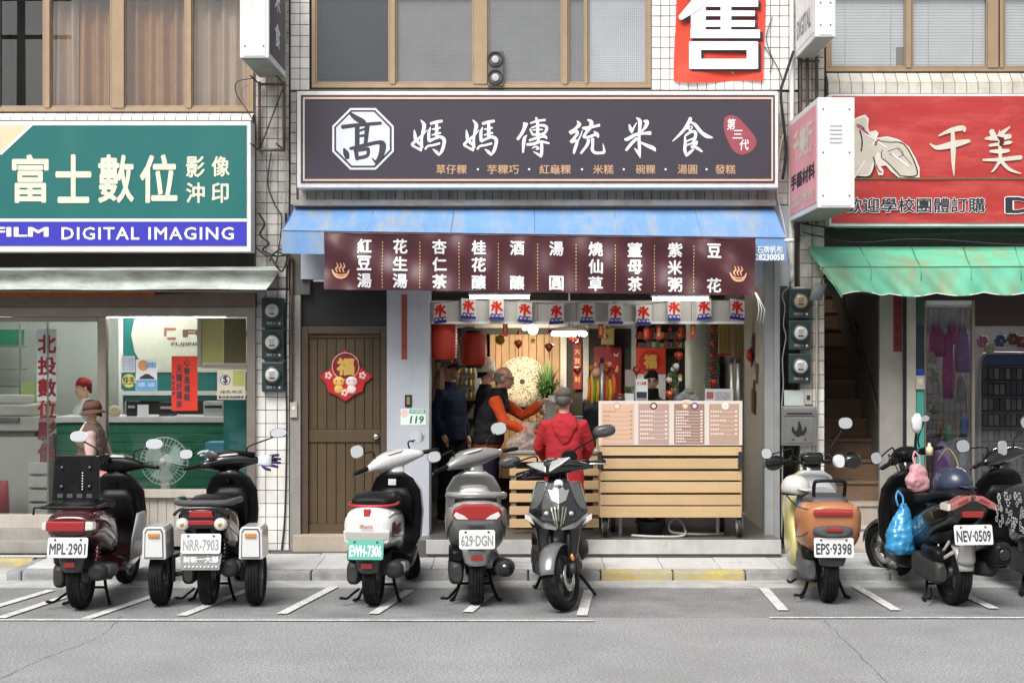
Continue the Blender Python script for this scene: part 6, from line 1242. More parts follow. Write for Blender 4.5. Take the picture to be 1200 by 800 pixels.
mb.add([tuple(P(1086+53*i/n, 360, .32+.012*math.sin(i*.9))) for i in range(n+1)]+[tuple(P(1086+53*i/n, 388+2*math.sin(i*.8), .32+.02*math.sin(i*.9+.4))) for i in range(n+1)], [(i, i+1, n+2+i, n+1+i) for i in range(n)], True); mb.build('cloth', mat('lace_grey', (.36, .38, .40), .7, alpha=.8), ptr, fix=False)
sl = thing('added_lamp', 'unseen tube lamp added to brighten the sewing shop', 'lamp', P(1170, 392, 1.0)); bpx('batten', M_white, sl, 1098, 1302, 346, 349, 1.0, 1.1); MB().cyl(P(1100, 351.5, 1.05), P(1300, 351.5, 1.05), .018, n=12).build('tube', mat('tube_light_9', (1, .97, .91), .5, var=0, emit=70), sl)  # added lamp, hidden from view, lights the goods in the dark shop
# ================================================================ SCOOTERS
M_rub = mat('tyre_rubber', (.010, .010, .011), .75, var=.2, vs=20, bump=.5, bs=90, stain=(.06, .057, .054), sa=.45, ss=(14, 14, 14)); M_plas_b = mat('black_plastic', (.008, .008, .009), .38, var=.15, vs=8, stain=(.04, .038, .036), sa=.3, ss=(9, 9, 9)); M_gloss_b = mat('black_gloss', (.006, .006, .007), .18, coat=.8, var=.05)
M_grey_pl = mat('grey_plastic', (.085, .085, .09), .5, var=.15, stain=(.2, .19, .18), sa=.3, ss=(9, 9, 9)); M_eng = mat('engine_metal', (.07, .07, .069), .55, metal=.5, var=.3, vs=14, stain=(.06, .05, .04), sa=.6, ss=(12, 12, 12)); M_chr = mat('bright_metal', (.62, .62, .62), .22, metal=1, var=.05); M_mir = mat('mirror_glass', (.50, .51, .52), .03, metal=1, var=0)
M_redl = mat('tail_red', (.34, .01, .01), .12, coat=1, var=.08, vs=30); M_redd = mat('reflector_red', (.32, .02, .015), .2, coat=.6, var=.1, vs=60); M_clr = mat('lens_clear', (.70, .68, .64), .12, coat=1, var=.1, vs=40); M_amb = mat('lens_amber', (.62, .25, .04), .15, coat=1, var=.1, vs=40)
M_seat = mat('seat_vinyl', (.009, .009, .010), .5, var=.15, bump=.15, bs=200); M_wh = mat('body_white', (.72, .72, .72), .22, coat=.7, var=.05, stain=(.5, .48, .45), sa=.3, ss=(6, 6, 6)); M_sil = mat('body_silver', (.42, .42, .41), .28, metal=.55, coat=.5, var=.08, stain=(.3, .29, .27), sa=.4, ss=(6, 6, 6)); M_mar = mat('body_maroon', (.08, .008, .014), .2, coat=.9, var=.08)
M_org = mat('body_orange', (.42, .17, .07), .38, coat=.3, var=.06, stain=(.30, .12, .05), sa=.3, ss=(5, 5, 5)); M_yel = mat('body_yellow', (.62, .57, .22), .35, coat=.4, var=.06); M_lgry = mat('body_lightgrey', (.36, .37, .38), .4, coat=.3, var=.06); M_gun = mat('body_gunmetal', (.04, .042, .045), .3, metal=.5, coat=.6, var=.08); M_plw = mat('plate_white', (.72, .72, .70), .4, var=.04, stain=(.5, .48, .44), sa=.25, ss=(12, 12, 12)); M_plt = mat('plate_text', (.05, .05, .07), .5, var=0)
WCACHE = {}
def wheel_meshes(r, w):
    k = (r, w)
    if k in WCACHE: return WCACHE[k]
    t = MB(); pr = [(r*.70, -w*.36), (r*.78, -w*.47), (r*.90, -w*.5), (r*.965, -w*.40), (r*.99, -w*.24), (r*.955, -w*.21), (r*.955, -w*.17), (r*.998, -w*.14), (r, -w*.04), (r*.96, -w*.025), (r*.96, w*.025)]
    pr = pr[:-1]+[(a, -b) for a, b in pr[::-1]]
    t.lathe(pr, (0, 0, 0), 'X', 48, cap=False)
    for k2 in range(30):   # slanting tread cuts
        a = 2*math.pi*k2/30; sgn = 1 if k2 % 2 else -1
        for f in (0, 1):
            q = a+.05*f
        t.M = Matrix.Rotation(a, 4, 'X'); t.box(sgn*w*.16, sgn*w*.42, -.004, .004, r*.955, r*.985 if False else r*.97); t.M = None
    rm = MB(); rm.lathe([(r*.71, -w*.36), (r*.74, -w*.40), (r*.66, -w*.30), (r*.66, w*.30), (r*.74, w*.40), (r*.71, w*.36)], (0, 0, 0), 'X', 40, cap=False)
    rm.lathe([(.03, -w*.45), (.045, -w*.4), (.045, w*.4), (.03, w*.45)], (0, 0, 0), 'X', 20)
    for k2 in range(5): rm.M = Matrix.Rotation(2*math.pi*k2/5, 4, 'X'); rm.box(-w*.14, w*.14, -.016, .016, .03, r*.69)
    rm.M = None
    WCACHE[k] = (t.mesh(M_rub, name='tyre'), rm.mesh(mat('rim_grey', (.10, .10, .105), .4, metal=.6, var=.1), name='rim')); return WCACHE[k]
def wheel(parent, c, r, w, M=None, name='wheel', disc=False):
    c = Vector(c); tm, rm = wheel_meshes(r, w); me = tm
    t = bpy.data.objects.new(name, tm); link(t, parent); t.name = name
    mm = (M or Matrix()) @ Matrix.Translation(c); t.matrix_local = mm
    rr = bpy.data.objects.new('rim', rm); link(rr, t)
    if disc:
        d = MB().lathe([(.05, -.002), (.10, -.002), (.10, .002), (.05, .002)], (-w*.5-.012, 0, 0), 'X', 28, cap=False).mesh(M_chr); o = bpy.data.objects.new('brake_disc', d); link(o, t)
        o2 = bpy.data.objects.new('brake_disc', d); link(o2, t); o2.location = (w+.024, 0, 0)
    return t
def fender(mb, c, r, a0, a1, hw, y_sign=1, n=14, th=.006, taper=.75):
    """curved mudguard about the wheel centre; angles from straight back through the top"""
    cy, cz = c; rings = []
    for i in range(n+1):
        f = i/n; a = a0+(a1-a0)*f; e = hw*(taper+(1-taper)*math.sin(math.pi*f)); ring = []
        for s_ in (0, th):
            for k in range(7):
                q = (k/6*2-1)*(1 if s_ == 0 else -1); rr = r+s_-.022*q*q; ring.append((e*q, cy-rr*math.cos(a), cz+rr*math.sin(a)))
        rings.append(ring)
    mb.ring(rings)
def scooter(label, px, py, yaw, steer, p, name='scooter'):
    """rear (or for turned ones front) wheel stands where the photo shows it"""
    g_ = gp(px, py); t = thing(name, label, 'scooter', (g_.x, g_.y, .004), R(yaw), group='scooters parked along the kerb')
    G = lambda k, d=None: p.get(k, d)
    r, w, wb = G('r', .225), G('w', .10), G('wb', 1.27)
    B, B2, SM = G('body', M_wh), G('body2', M_plas_b), G('seat', M_seat)
    def put(name, mb, m, bevel=0, parent=t): return mb.build(name, m, parent, bevel)
    # ---- rear end
    wheel(t, (0, 0, r), r, w, name='rear_wheel')
    ts = G('tail', [(-.30, .66, .10, .05, .08), (-.27, .66, .15, .085, .13), (-.15, .655, .178, .10, .16), (0, .64, .187, .10, .18), (.2, .60, .185, .12, .20), (.4, .53, .16, .16, .18), (.56, .44, .13, .12, .12)])
    put('tail_cowl', MB().loft([(a, 0, b, c, d, e, G('tpow', 2.6)) for a, b, c, d, e in ts], 'Y', 32), B)
    put('under_tail', MB().loft([(-.20, 0, .54, .10, .06, .06, 3), (0, 0, .50, .13, .06, .06, 3), (.35, 0, .42, .14, .08, .06, 3)], 'Y', 20), M_plas_b)
    ss = G('seats', [(-.10, .755, .10, .02, .03), (-.06, .765, .13, .045, .03), (.12, .765, .145, .055, .04), (.28, .745, .14, .045, .04), (.42, .735, .13, .04, .05), (.58, .73, .10, .03, .05), (.62, .72, .05, .01, .02)])
    put('seat', MB().loft([(a, 0, b, c, d, e, 3) for a, b, c, d, e in ss], 'Y', 28), SM)
    # rear mudguard with reflector
    mg = G('mud', (.36, .53, .075, .105)); z0, z1, w0, w1 = mg; yb0 = G('mudy', -.27)
    mb = MB(); rings = []
    for f in (0, .15, .5, 1):
        z_ = z0+(z1-z0)*f; ww = (w0+(w1-w0)*f)*(.8 if f == 0 else 1); yy = yb0+.02*(1-f)-.012
        rings.append([(ww*math.sin(a_*1.35), yy+.06*(1-math.cos(a_*1.35)), z_) for a_ in [-1+k/5 for k in range(11)]]+[(ww*.96*math.sin(-a_*1.35), yy+.008+.06*(1-math.cos(a_*1.35)), z_) for a_ in [-1+k/5 for k in range(11)]])
    mb.ring(rings); put('mudguard', mb, G('mudmat', M_grey_pl))
    rz = G('refz', z0+.06); put('reflector', MB().box(-.04, .04, yb0-.026, yb0-.012, rz-.018, rz+.018), M_redd, .004)
    # plate
    pz, py_, pw_, ph = G('plz', .555), G('ply', -.325), G('plw', .30)/G('sx', 1.06), G('plh', .15)/1.03; tl = R(G('pltilt', 12))
    PM = Matrix.Translation((0, py_, pz)) @ Matrix.Rotation(-tl, 4, 'X') @ Matrix.Rotation(R(G('plroll', 0)), 4, 'Y')
    k = .014; pts = []
    for sx, sz, a0 in ((1, 1, 0), (-1, 1, 90), (-1, -1, 180), (1, -1, 270)):
        for q in range(4): a_ = R(a0+30*q); pts.append((sx*(pw_/2-k)+k*math.cos(a_), sz*(ph/2-k)+k*math.sin(a_)))
    mb = MB(); mb.M = PM; mb.prism(pts, 0, .003); pl_ = put('licence_plate', mb, G('plm', M_plw))
    s_ = G('plate', ''); 
    vs, fs = fit(s_, -pw_*.45, pw_*.45, -ph*.36, ph*.22, .028); mb = MB(); mb.M = PM; mb.add([(a, -.0015-b, c) for a, b, c in vs], fs, False); mb.build('lettering', G('plt', M_plt), pl_, fix=False)
    for a in (-.32, .32): mb = MB(); mb.M = PM; mb.lathe([(.001, -.006), (.008, -.005), (.008, 0)], (pw_*a, 0, ph*.38), 'Y', 10); mb.build('bolt', M_rust, pl_)
    put('plate_bracket', MB().box(-.06, .06, py_+.01, -.20, pz-.02, pz+.03), M_plas_b)
    # ---- drive side: belt case left, muffler right (or as the photo shows)
    eL = G('engside', -1)
    put('engine_case', MB().loft([(-.12, eL*.13, .24, .03, .06, .05, 3), (-.06, eL*.135, .24, .05, .10, .08, 3), (.15, eL*.135, .255, .055, .10, .09, 3.5), (.38, eL*.13, .27, .05, .09, .09, 3.5), (.48, eL*.12, .28, .03, .06, .06, 3)], 'Y', 22), G('engmat', M_eng))
    put('air_cleaner', MB().loft([(-.10, eL*.125, .37, .03, .03, .03, 3), (-.05, eL*.13, .375, .055, .055, .05, 4), (.18, eL*.13, .385, .055, .055, .05, 4), (.24, eL*.12, .385, .03, .03, .03, 3)], 'Y', 20), M_plas_b)
    put('engine_block', MB().box(-.07, .07, .10, .5, .20, .36), M_eng, .02)
    mf = -eL
    if G('muffler', True):
        put('muffler', MB().loft([(-.26, mf*.185, .30, .028, .028, .028, 2), (-.25, mf*.185, .30, .062, .062, .062, 2.2), (-.02, mf*.18, .285, .068, .068, .068, 2.2), (.12, mf*.175, .275, .062, .062, .062, 2), (.20, mf*.16, .25, .025, .025, .025, 2)], 'Y', 22), G('mufmat', mat('muffler_black', (.03, .03, .031), .5, var=.25, vs=14)))
        put('heat_shield', MB().loft([(-.18, mf*.205, .305, .05, .045, .04, 3), (.06, mf*.20, .29, .05, .045, .04, 3)], 'Y', 18), G('shieldmat', M_grey_pl)); put('exhaust_pipe', MB().tube(catmull([(mf*.165, .18, .255), (mf*.13, .30, .19), (mf*.04, .45, .19), (0, .5, .24)], 5), .018, 8), M_eng)
    # shock absorbers: rod and coil
    for sd in G('shocks', (-1,)):
        a, b = Vector((sd*.115, -.03, .25)), Vector((sd*.105, .05, .60)); mb = MB(); mb.cyl(a, b, .012, n=8); put('shock_absorber', mb, M_chr)
        n = 90; mb = MB(); d = (b-a); mb.tube([a+d*(.2+.72*i/n)+Vector((.026*math.cos(i*.56), .026*math.sin(i*.56), 0)) for i in range(n+1)], .0062, 5); put('shock_spring', mb, G('springmat', M_plas_b))
    # centre stand and foot of the side stand
    sw_ = .15
    mb = MB()
    for sd in (-1, 1): mb.tube(catmull([(sd*.09, .28, .22), (sd*.11, .25, .12), (sd*sw_, .20, .012)], 4), .012, 7); mb.tube([(sd*sw_, .24, .012), (sd*(sw_+.02), .13, .012)], .011, 6)
    mb.tube([(-.11, .25, .12), (.11, .25, .12)], .01, 6); put('centre_stand', mb, M_plas_b)
    if G('kick', True):
        mb = MB(); mb.tube(catmull([(eL*.13, .12, .10), (eL*.16, .04, .075), (eL*.19, -.02, .05), (eL*.22, -.04, .055)], 5), .010, 7); mb.sphere((eL*.225, -.045, .055), (.02, .014, .012), 8, 6); put('kick_lever', mb, M_plas_b)
    # ---- middle and front
    put('floorboard', MB().box(-.165, .165, .52, 1.02, .27, .305), M_plas_b, .02); put('side_skirt', MB().loft([(.40, 0, .30, .165, .05, .09, 4), (.7, 0, .25, .185, .045, .07, 4), (1.02, 0, .29, .165, .05, .08, 4)], 'Y', 26), G('skirt', B2))
    ls = G('shield', [(.26, 1.06, .13), (.40, 1.09, .185), (.60, 1.06, .205), (.78, 1.00, .20), (.88, .955, .15), (.93, .93, .08)])
    put('inner_shield', MB().loft([(a, 0, b-.035, c*.97, .03, .03, 3.2) for a, b, c in ls], 'Z', 26), G('inner', M_plas_b)); put('front_apron', MB().loft([(a, 0, b+.015, c, .055 if a < .85 else .03, .03, 2.6) for a, b, c in ls], 'Z', 28), G('apron', B))
    put('glove_box', MB().loft([(.52, 0, 1.0, .13, .03, .05, 4), (.72, 0, .955, .14, .03, .05, 4), (.80, 0, .94, .10, .02, .04, 3)], 'Z', 20), G('inner', M_plas_b))
    # ---- steered group
    p0 = Vector((0, .95, .95)); SM_ = Matrix.Translation(p0) @ Matrix.Rotation(R(steer), 4, Vector((0, -.438, .899))) @ Matrix.Translation(-p0)
    rf = G('rf', r); fc = Vector((0, wb, rf)); wheel(t, fc, rf, G('wf', w*.92), SM_, 'front_wheel', G('disc', False))
    def sput(name, mb, m, bevel=0, parent=t): return mb.build(name, m, parent, bevel)
    def SB(): b = MB(); b.M = SM_; return b
    for sd in (-1, 1): sput('fork_leg', SB().tube([(sd*.075, wb+.01, rf), (sd*.07, wb-.13, rf+.30), (sd*.03, wb-.2, rf+.46)], [.021, .021, .016], 10), G('forkm', M_grey_pl))
    mb = SB(); fender(mb, (wb, rf), rf+.025, R(40), R(165), .068); sput('front_fender', mb, G('ffm', B))
    hc = G('head', B); hz = G('hz', 1.0)
    if G('headstyle', 'round') == 'round':
        hs_ = [(-.235, .90, hz-.005, .022, .022, .022), (-.20, .905, hz, .038, .034, .034), (-.13, .93, hz+.01, .075, .055, .06), (-.05, .955, hz+.02, .10, .062, .09), (.05, .955, hz+.02, .10, .062, .09), (.13, .93, hz+.01, .075, .055, .06), (.20, .905, hz, .038, .034, .034), (.235, .90, hz-.005, .022, .022, .022)]
        sput('handlebar_cover', SB().loft([(a, b, c, d, e, f, 2.3) for a, b, c, d, e, f in hs_], 'X', 26), hc); sput('steering_neck', SB().loft([(hz-.16, 0, .945, .05, .05, .05, 2.5), (hz-.05, 0, .945, .075, .06, .06, 2.5)], 'Z', 20), G('neckm', hc))
        sput('dashboard', SB().loft([(-.085, .905, hz+.062, .02, .006, .006, 2.5), (-.05, .90, hz+.064, .045, .012, .008, 2.5), (.05, .90, hz+.064, .045, .012, .008, 2.5), (.085, .905, hz+.062, .02, .006, .006, 2.5)], 'X', 18), G('dash', M_clr)); sput('headlight', SB().loft([(1.0, 0, hz+.01, .085, .05, .05, 2.2), (1.045, 0, hz+.005, .07, .04, .042, 2.2), (1.055, 0, hz+.004, .03, .02, .02, 2)], 'Y', 20), M_clr)
    else:  # open bar with small pod
        sput('handlebar', SB().tube([(-.24, .90, hz+.01), (-.12, .92, hz), (0, .94, hz-.02), (.12, .92, hz), (.24, .90, hz+.01)], .014, 10), M_plas_b); sput('instrument_pod', SB().loft([(.87, 0, hz+.03, .05, .02, .04, 3), (.90, 0, hz+.035, .085, .035, .06, 3.2), (.98, 0, hz+.04, .09, .04, .07, 3), (1.05, 0, hz+.01, .06, .03, .06, 2.5)], 'Y', 24), hc); sput('screen', SB().box(-.06, .06, .862, .869, hz+.012, hz+.05), M_gloss_b, .004); sput('steering_neck', SB().loft([(hz-.22, 0, .95, .055, .05, .05, 3), (hz-.02, 0, .945, .07, .05, .05, 3)], 'Z', 18), G('neckm', M_gloss_b))
        sput('switch_pod', SB().box(-.21, -.15, .885, .935, hz-.025, hz+.03), M_plas_b, .01); sput('switch_pod', SB().box(.15, .21, .885, .935, hz-.025, hz+.03), M_plas_b, .01)
    gw = G('barw', .345)
    for sd in (-1, 1):
        sput('grip', SB().tube([(sd*.215, .902, hz), (sd*.24, .895, hz+.001), (sd*gw, .87, hz-.008), (sd*(gw+.015), .866, hz-.009)], [.016, .0175, .0175, .013], 12), M_plas_b); sput('brake_lever', SB().tube(catmull([(sd*.20, .94, hz-.005), (sd*.26, .945, hz-.006), (sd*.34, .915, hz-.02), (sd*.365, .90, hz-.025)], 4), [.006]*12+[.008], 7), M_chr)
    mm = G('mirrors', ((-1, .33, 1.235, .062, .052), (1, .33, 1.235, .062, .052)))
    for sd, mx_, mz_, mw, mh in mm:
        mw, mh = mw*.9, mh*.9
        base = Vector((sd*.15, .92, hz+.04)); top = Vector((sd*mx_, .93, mz_)); MM = SM_ @ Matrix.Translation(top) @ Matrix.Rotation(-R(steer), 4, 'Z') @ Matrix.Rotation(R(G('mtilt', -15)), 4, 'X')
        mb = MB(); mb.M = MM; n = 22
        mb.loft([(-.006, 0, 0, mw, mh, mh, 2.5), (.0, 0, 0, mw*1.04, mh*1.04, mh*1.04, 2.5), (.02, 0, 0, mw*.85, mh*.85, mh*.85, 2.3), (.032, 0, 0, mw*.4, mh*.4, mh*.4, 2)], 'Y', n); mi = mb.build('mirror', G('mirm', M_plas_b), t)
        mb = MB(); mb.M = MM; mb.loft([(-.0085, 0, 0, mw*.93, mh*.93, mh*.93, 2.5), (-.0065, 0, 0, mw*.93, mh*.93, mh*.93, 2.5)], 'Y', n); mb.build('mirror_glass', M_mir, mi)
        mb = MB(); q = MM @ Vector((0, .02, -mh*.3)); a_ = SM_ @ base; mid = a_*.45+q*.55+Vector((0, .0, .0)); e_ = (SM_ @ (base+Vector((0, 0, .07)))); mb.tube(catmull([tuple(a_), tuple(e_), tuple(e_*.35+q*.65), tuple(q)], 5), .0065, 8); mb.build('stem', M_plas_b, mi)
    for sd in (-1, 1): sput('brake_cable', SB().tube(catmull([(sd*.19, .93, hz-.01), (sd*.13, 1.0, hz+.05), (sd*.06, 1.03, hz-.02), (sd*.03, 1.02, hz-.14)], 5), .005, 6), M_cable)
    for (sc_, f) in ((.62, 0), (.30, 1)):   # seams where the cowl panels meet
        for sd in (-1, 1):
            pts_ = []
            for a, b, c, d_, e_ in ts[1:-1]:
                q = R(28 if f == 0 else -24); pw = G('tpow', 2.6); cc, ss_ = math.cos(q), math.sin(q)
                pts_.append((sd*c*abs(cc)**(2/pw), a, b+(d_ if ss_ > 0 else e_)*math.copysign(abs(ss_)**(2/pw), ss_)))
            put('panel_gap', MB().tube(catmull(pts_, 3), .0028, 5), M_cable)
    t.scale = (G('sx', 1.06), 1.03, 1.03)
    return t
def lens(t, poly, y0, y1, m, name, bevel=.006, M=None):
    mb = MB(); mb.M = M; mb.prism(poly, y0, y1); return mb.build(name, m, t, bevel)
def mirx(pts): return pts+[(-a, b) for a, b in pts[::-1]]

# ---- 1: maroon scooter with upright black carrier board
s1 = scooter('maroon scooter with upright black carrier board, plate MPL-2901', 95, 713, -1, -4, dict(plate='MPL·2901', body=M_mar, body2=M_mar, apron=M_mar, head=M_plas_b, ffm=M_mar, inner=M_plas_b, engside=-1, plz=.49, mud=(.30, .45, .075, .105), shocks=(1,), springmat=mat('spring_red', (.35, .04, .04), .4), mudmat=M_grey_pl, mirm=M_wh, mirrors=((-1, .30, 1.21, .075, .048), (1, .30, 1.17, .07, .045)), tail=[(-.29, .65, .13, .05, .08), (-.26, .65, .165, .08, .13), (-.15, .655, .18, .09, .15), (0, .66, .185, .09, .18), (.2, .60, .185, .12, .20), (.4, .53, .16, .16, .18), (.56, .44, .13, .12, .12)]))
lens(s1, [(-.15, 0.605), (.115, 0.605), (.12, 0.680), (-.145, 0.680)], -.335, -.25, M_redl, 'tail_light', .012); lens(s1, [(.118, 0.610), (.178, 0.615), (.18, 0.670), (.123, 0.678)], -.325, -.24, M_clr, 'turn_signal', .012); lens(s1, [(-.185, 0.615), (-.153, 0.610), (-.148, 0.678), (-.18, 0.670)], -.325, -.24, M_clr, 'turn_signal', .01)
mb = MB(); mb.tube(catmull([(-.19, -.05, .775), (-.19, -.28, .775), (-.15, -.31, .775), (.15, -.31, .775), (.19, -.28, .775), (.19, -.05, .775)], 4), .012, 8)
for q in (-.2, -.12): mb.tube([(-.19, q, .775), (.19, q, .775)], .008, 6)
mb.tube([(-.19, -.28, .775), (-.25, -.28, .77), (-.255, -.28, .72)], .008, 6); mb.build('rear_rack', M_plas_b, s1)
BMx = Matrix.Translation((-.03, -.02, .80)) @ Matrix.Rotation(R(-4), 4, 'X')
mb = MB(); mb.M = BMx; mb.prism([(-.17, 0), (.17, 0), (.155, .32), (.13, .335), (-.13, .335), (-.155, .32)], -.02, .03); cb = mb.build('carrier_board', M_plas_b, s1, .008)
for a in (-.10, .10):
    for q in (.10, .24): mb = MB(); mb.M = BMx; mb.lathe([(.001, -.032), (.014, -.03), (.018, -.02)], (a, 0, q), 'Y', 12); mb.build('bolt', M_gloss_b, cb)
for k in range(4): mb = MB(); mb.M = BMx; mb.box(-.13+k*.07, -.09+k*.07, -.024, -.0205, .02, .05); mb.build('rib', M_grey_pl, cb)
for k in range(7): mb = MB(); mb.M = BMx; mb.box(.045, .053, -.023, -.0205, .08+k*.02, .088+k*.02); mb.build('print_mark', M_swhite, cb)
for sd in (-.08, .08): MB().tube([(sd, -.03, .80), (sd, -.03, .76)], .008, 6).build('board_bracket', M_chr, s1)
mb = MB()
for i, f in enumerate((.0, .5, 1)): pass
mb.ring([[(.186, -.17, .70), (.19, -.17, .685), (.19, -.165, .70)], [(.195, .0, .66), (.199, .0, .64), (.199, .0, .66)], [(.192, .17, .59), (.195, .17, .57), (.195, .17, .59)]]); mb.build('white_stripe', M_swhite, s1)
mb = MB(); mb.loft([(.28, .20, .75, .012, .16, .16, 4), (.45, .205, .85, .012, .20, .22, 4), (.62, .20, .92, .012, .12, .12, 4)], 'Z', 18); mb.build('side_guard', M_lgry, s1)
mb = MB(); mb.loft([(.80, -.06, 1.05, .035, .03, .05, 3), (.86, -.06, 1.06, .04, .03, .05, 3)], 'Y', 12); mb.build('phone_holder', M_plas_b, s1)
for k in range(4): MB().tube([(-.06+.03*math.cos(k*1.57), .80, 1.06+.03*math.sin(k*1.57)), (-.06+.055*math.cos(k*1.57), .78, 1.06+.05*math.sin(k*1.57))], .008, 6).build('holder_claw', M_plas_b, s1)

# ---- 2: black scooter with two stabiliser wheels
s2 = scooter('black three-wheel scooter with white stabiliser fenders, plate NRR-7903', 245, 708, 1, 12, dict(plate='NRR-7903', body=M_gloss_b, body2=M_plas_b, plt=mat('plate_text_grey', (.30, .32, .33), .5), mirm=M_plas_b, plz=.495, mud=(.30, .40, .06, .07), refz=.36, ply=-.33, mirrors=((-1, .33, 1.10, .06, .045), (1, .40, 1.20, .075, .042)), hz=1.0, shocks=(-1, 1),
     tail=[(-.30, .68, .13, .05, .06), (-.27, .68, .17, .075, .11), (-.15, .675, .185, .085, .16), (0, .65, .19, .09, .20), (.2, .60, .185, .12, .20), (.4, .53, .16, .16, .18), (.56, .44, .13, .12, .12)]))
lens(s2, mirx([(0, .67), (.09, .68), (.085, .725), (0, .735)][1:3]) if False else [(-.09, .685), (.09, .685), (.08, .735), (-.08, .735)], -.33, -.24, M_redl, 'tail_light', .01); lens(s2, [(-.10, .63), (.10, .63), (.085, .665), (-.085, .665)], -.325, -.24, M_redl, 'tail_light', .006)
for sd in (-1, 1): MB().lathe([(.001, -.335), (.03, -.333), (.045, -.32), (.05, -.26)], (sd*.135, 0, .635), 'Y', 22).build('turn_signal', M_clr, s2); MB().lathe([(.001, -.341), (.014, -.34), (.016, -.334)], (sd*.135, 0, .635), 'Y', 14).build('bulb', M_amb, s2)
MB().tube(catmull([(-.21, .12, .78), (-.215, -.1, .79), (-.16, -.25, .785), (0, -.28, .785), (.16, -.25, .785), (.215, -.1, .79), (.21, .12, .78)], 5), .024, 10).build('grab_rail', M_grey_pl, s2)
MB().tube(catmull([(-.20, -.28, .70), (-.14, -.315, .745), (0, -.325, .755), (.14, -.315, .745), (.20, -.28, .70)], 4), .012, 8).build('light_bezel', M_gloss_b, s2)
MB().prism([(-.14, .30), (.13, .30), (.15, .42), (-.15, .42)], -.325, -.318).build('name_plate', mat('metal_plate', (.40, .42, .40), .45, metal=.4, var=.3, vs=60), s2, .003)
lettering(s2, '財新一大部', -.125, .125, .355, .405, -.327, M_swhite, bold=.04)
for k in range(9): MB().sphere((-.11+k*.0275, -.327, .325), .008, 6, 5).build('stud', M_swhite, s2)
for sd in (-1, 1):
    xc = sd*.345; wheel(s2, (xc, -.02, .22), .22, .105, name='stabiliser_wheel')
    sec = [(-.088, .37), (.088, .37), (.083, .58), (.065, .61), (-.065, .61), (-.083, .58)]
    MB().prism([(xc+a, b) for a, b in sec], -.27, .03).build('side_fender', M_wh, s2, .015); MB().prism([(xc+a*.78, .37+(b-.37)*.9+.012) for a, b in sec], -.274, -.2705).build('fender_trim', M_grey_pl, s2); MB().prism([(xc+a*.70, .37+(b-.37)*.82+.02) for a, b in sec], -.277, -.2745).build('fender_panel', M_wh, s2)
    MB().box(xc-.04, xc+.04, -.292, -.278, .535, .565).build('amber_reflector', M_amb, s2, .004)
    MB().tube([(sd*.10, .0, .25), (sd*.29, -.02, .22)], .018, 8).build('axle_arm', M_eng, s2); MB().tube([(sd*.12, .1, .40), (sd*.25, .02, .36)], .014, 8).build('axle_arm', M_eng, s2); MB().tube([(sd*.25, -.05, .18), (sd*.25, -.05, .38)], .016, 8).build('axle_post', M_eng, s2)
MB().box(-.16, -.08, .86, .93, 1.03, 1.07).build('hand_pad', mat('pad_red', (.12, .03, .03), .7, var=.4, vs=30), s2, .01); MB().tube([(-.17, .9, 1.05), (0, .9, 1.085), (.2, .9, 1.065)], .02, 8).build('bar_wrap', M_plas_b, s2)
def glove(label, loc, rot, m, m2, sc=1):
    t = thing('work_glove', label, 'glove', loc, 0.0); mb = MB(); mb.M = Matrix.Rotation(rot[2], 4, 'Z') @ Matrix.Rotation(rot[1], 4, 'Y') @ Matrix.Rotation(rot[0], 4, 'X') @ Matrix.Scale(sc, 4)
    mb.loft([(0, 0, 0, .035, .014, .014, 3), (.06, 0, 0, .045, .016, .016, 3), (.10, 0, 0, .045, .015, .015, 3)], 'Y', 14); mb.build('palm', m, t)
    for k in range(4):
        b = MB(); b.M = mb.M; x = -.034+.0225*k; L = (.055, .07, .068, .05)[k]; b.tube([(x, .085, 0), (x*1.25, .10+L*.5, -.004), (x*1.4, .10+L, -.02)], [.0125, .0115, .008], 8); b.build('finger', m2, t)
    b = MB(); b.M = mb.M; b.tube([(.035, .03, 0), (.062, .06, -.006), (.07, .095, -.015)], [.013, .0125, .009], 8); b.build('thumb', m2, t); return t
g2 = s2.matrix_basis
glove('white work glove draped on the three-wheel scooter handlebar', s2.location+Vector((-.13, .85, 1.10)), (.3, .2, 2.6), mat('glove_white', (.6, .66, .68), .8), mat('glove_white', (.6, .66, .68)), .95)
glove('purple and white work glove on the right grip of the three-wheel scooter', s2.location+Vector((.22, .95, 1.045)), (0, 1.3, -1.45), mat('glove_white', (.6, .66, .68)), mat('glove_purple', (.05, .03, .16), .8), 1.1)

# ---- 3: white rental scooter with green plate
s3 = scooter('white retro scooter with red trim and green plate EWH-7306', 438, 709, -5, 34, dict(sx=1.08, plate='EWH-7306', plm=mat('plate_green2', (.10, .42, .33), .4, var=.04), plt=M_swhite, body=M_wh, body2=M_wh, skirt=M_plas_b, apron=M_wh, plw=.27, plz=.455, mud=(.27, .42, .075, .10), mudmat=M_grey_pl, mirm=M_chr, neckm=M_wh, hz=1.02, inner=M_plas_b, seats=[(-.14, .775, .10, .02, .03), (-.10, .785, .14, .045, .03), (.10, .785, .155, .06, .04), (.28, .765, .15, .05, .04), (.42, .745, .13, .04, .05), (.58, .73, .10, .03, .05), (.62, .72, .05, .01, .02)], engside=-1, shieldmat=mat('shield_silver', (.45, .45, .45), .35, metal=.6),
     mirrors=((-1, .27, 1.17, .055, .055), (1, .24, 1.15, .062, .055)), tail=[(-.28, .60, .11, .08, .07), (-.25, .61, .165, .13, .12), (-.12, .62, .185, .135, .18), (.05, .61, .19, .13, .20), (.22, .60, .185, .12, .20), (.4, .53, .16, .14, .18), (.56, .44, .13, .12, .12)]))
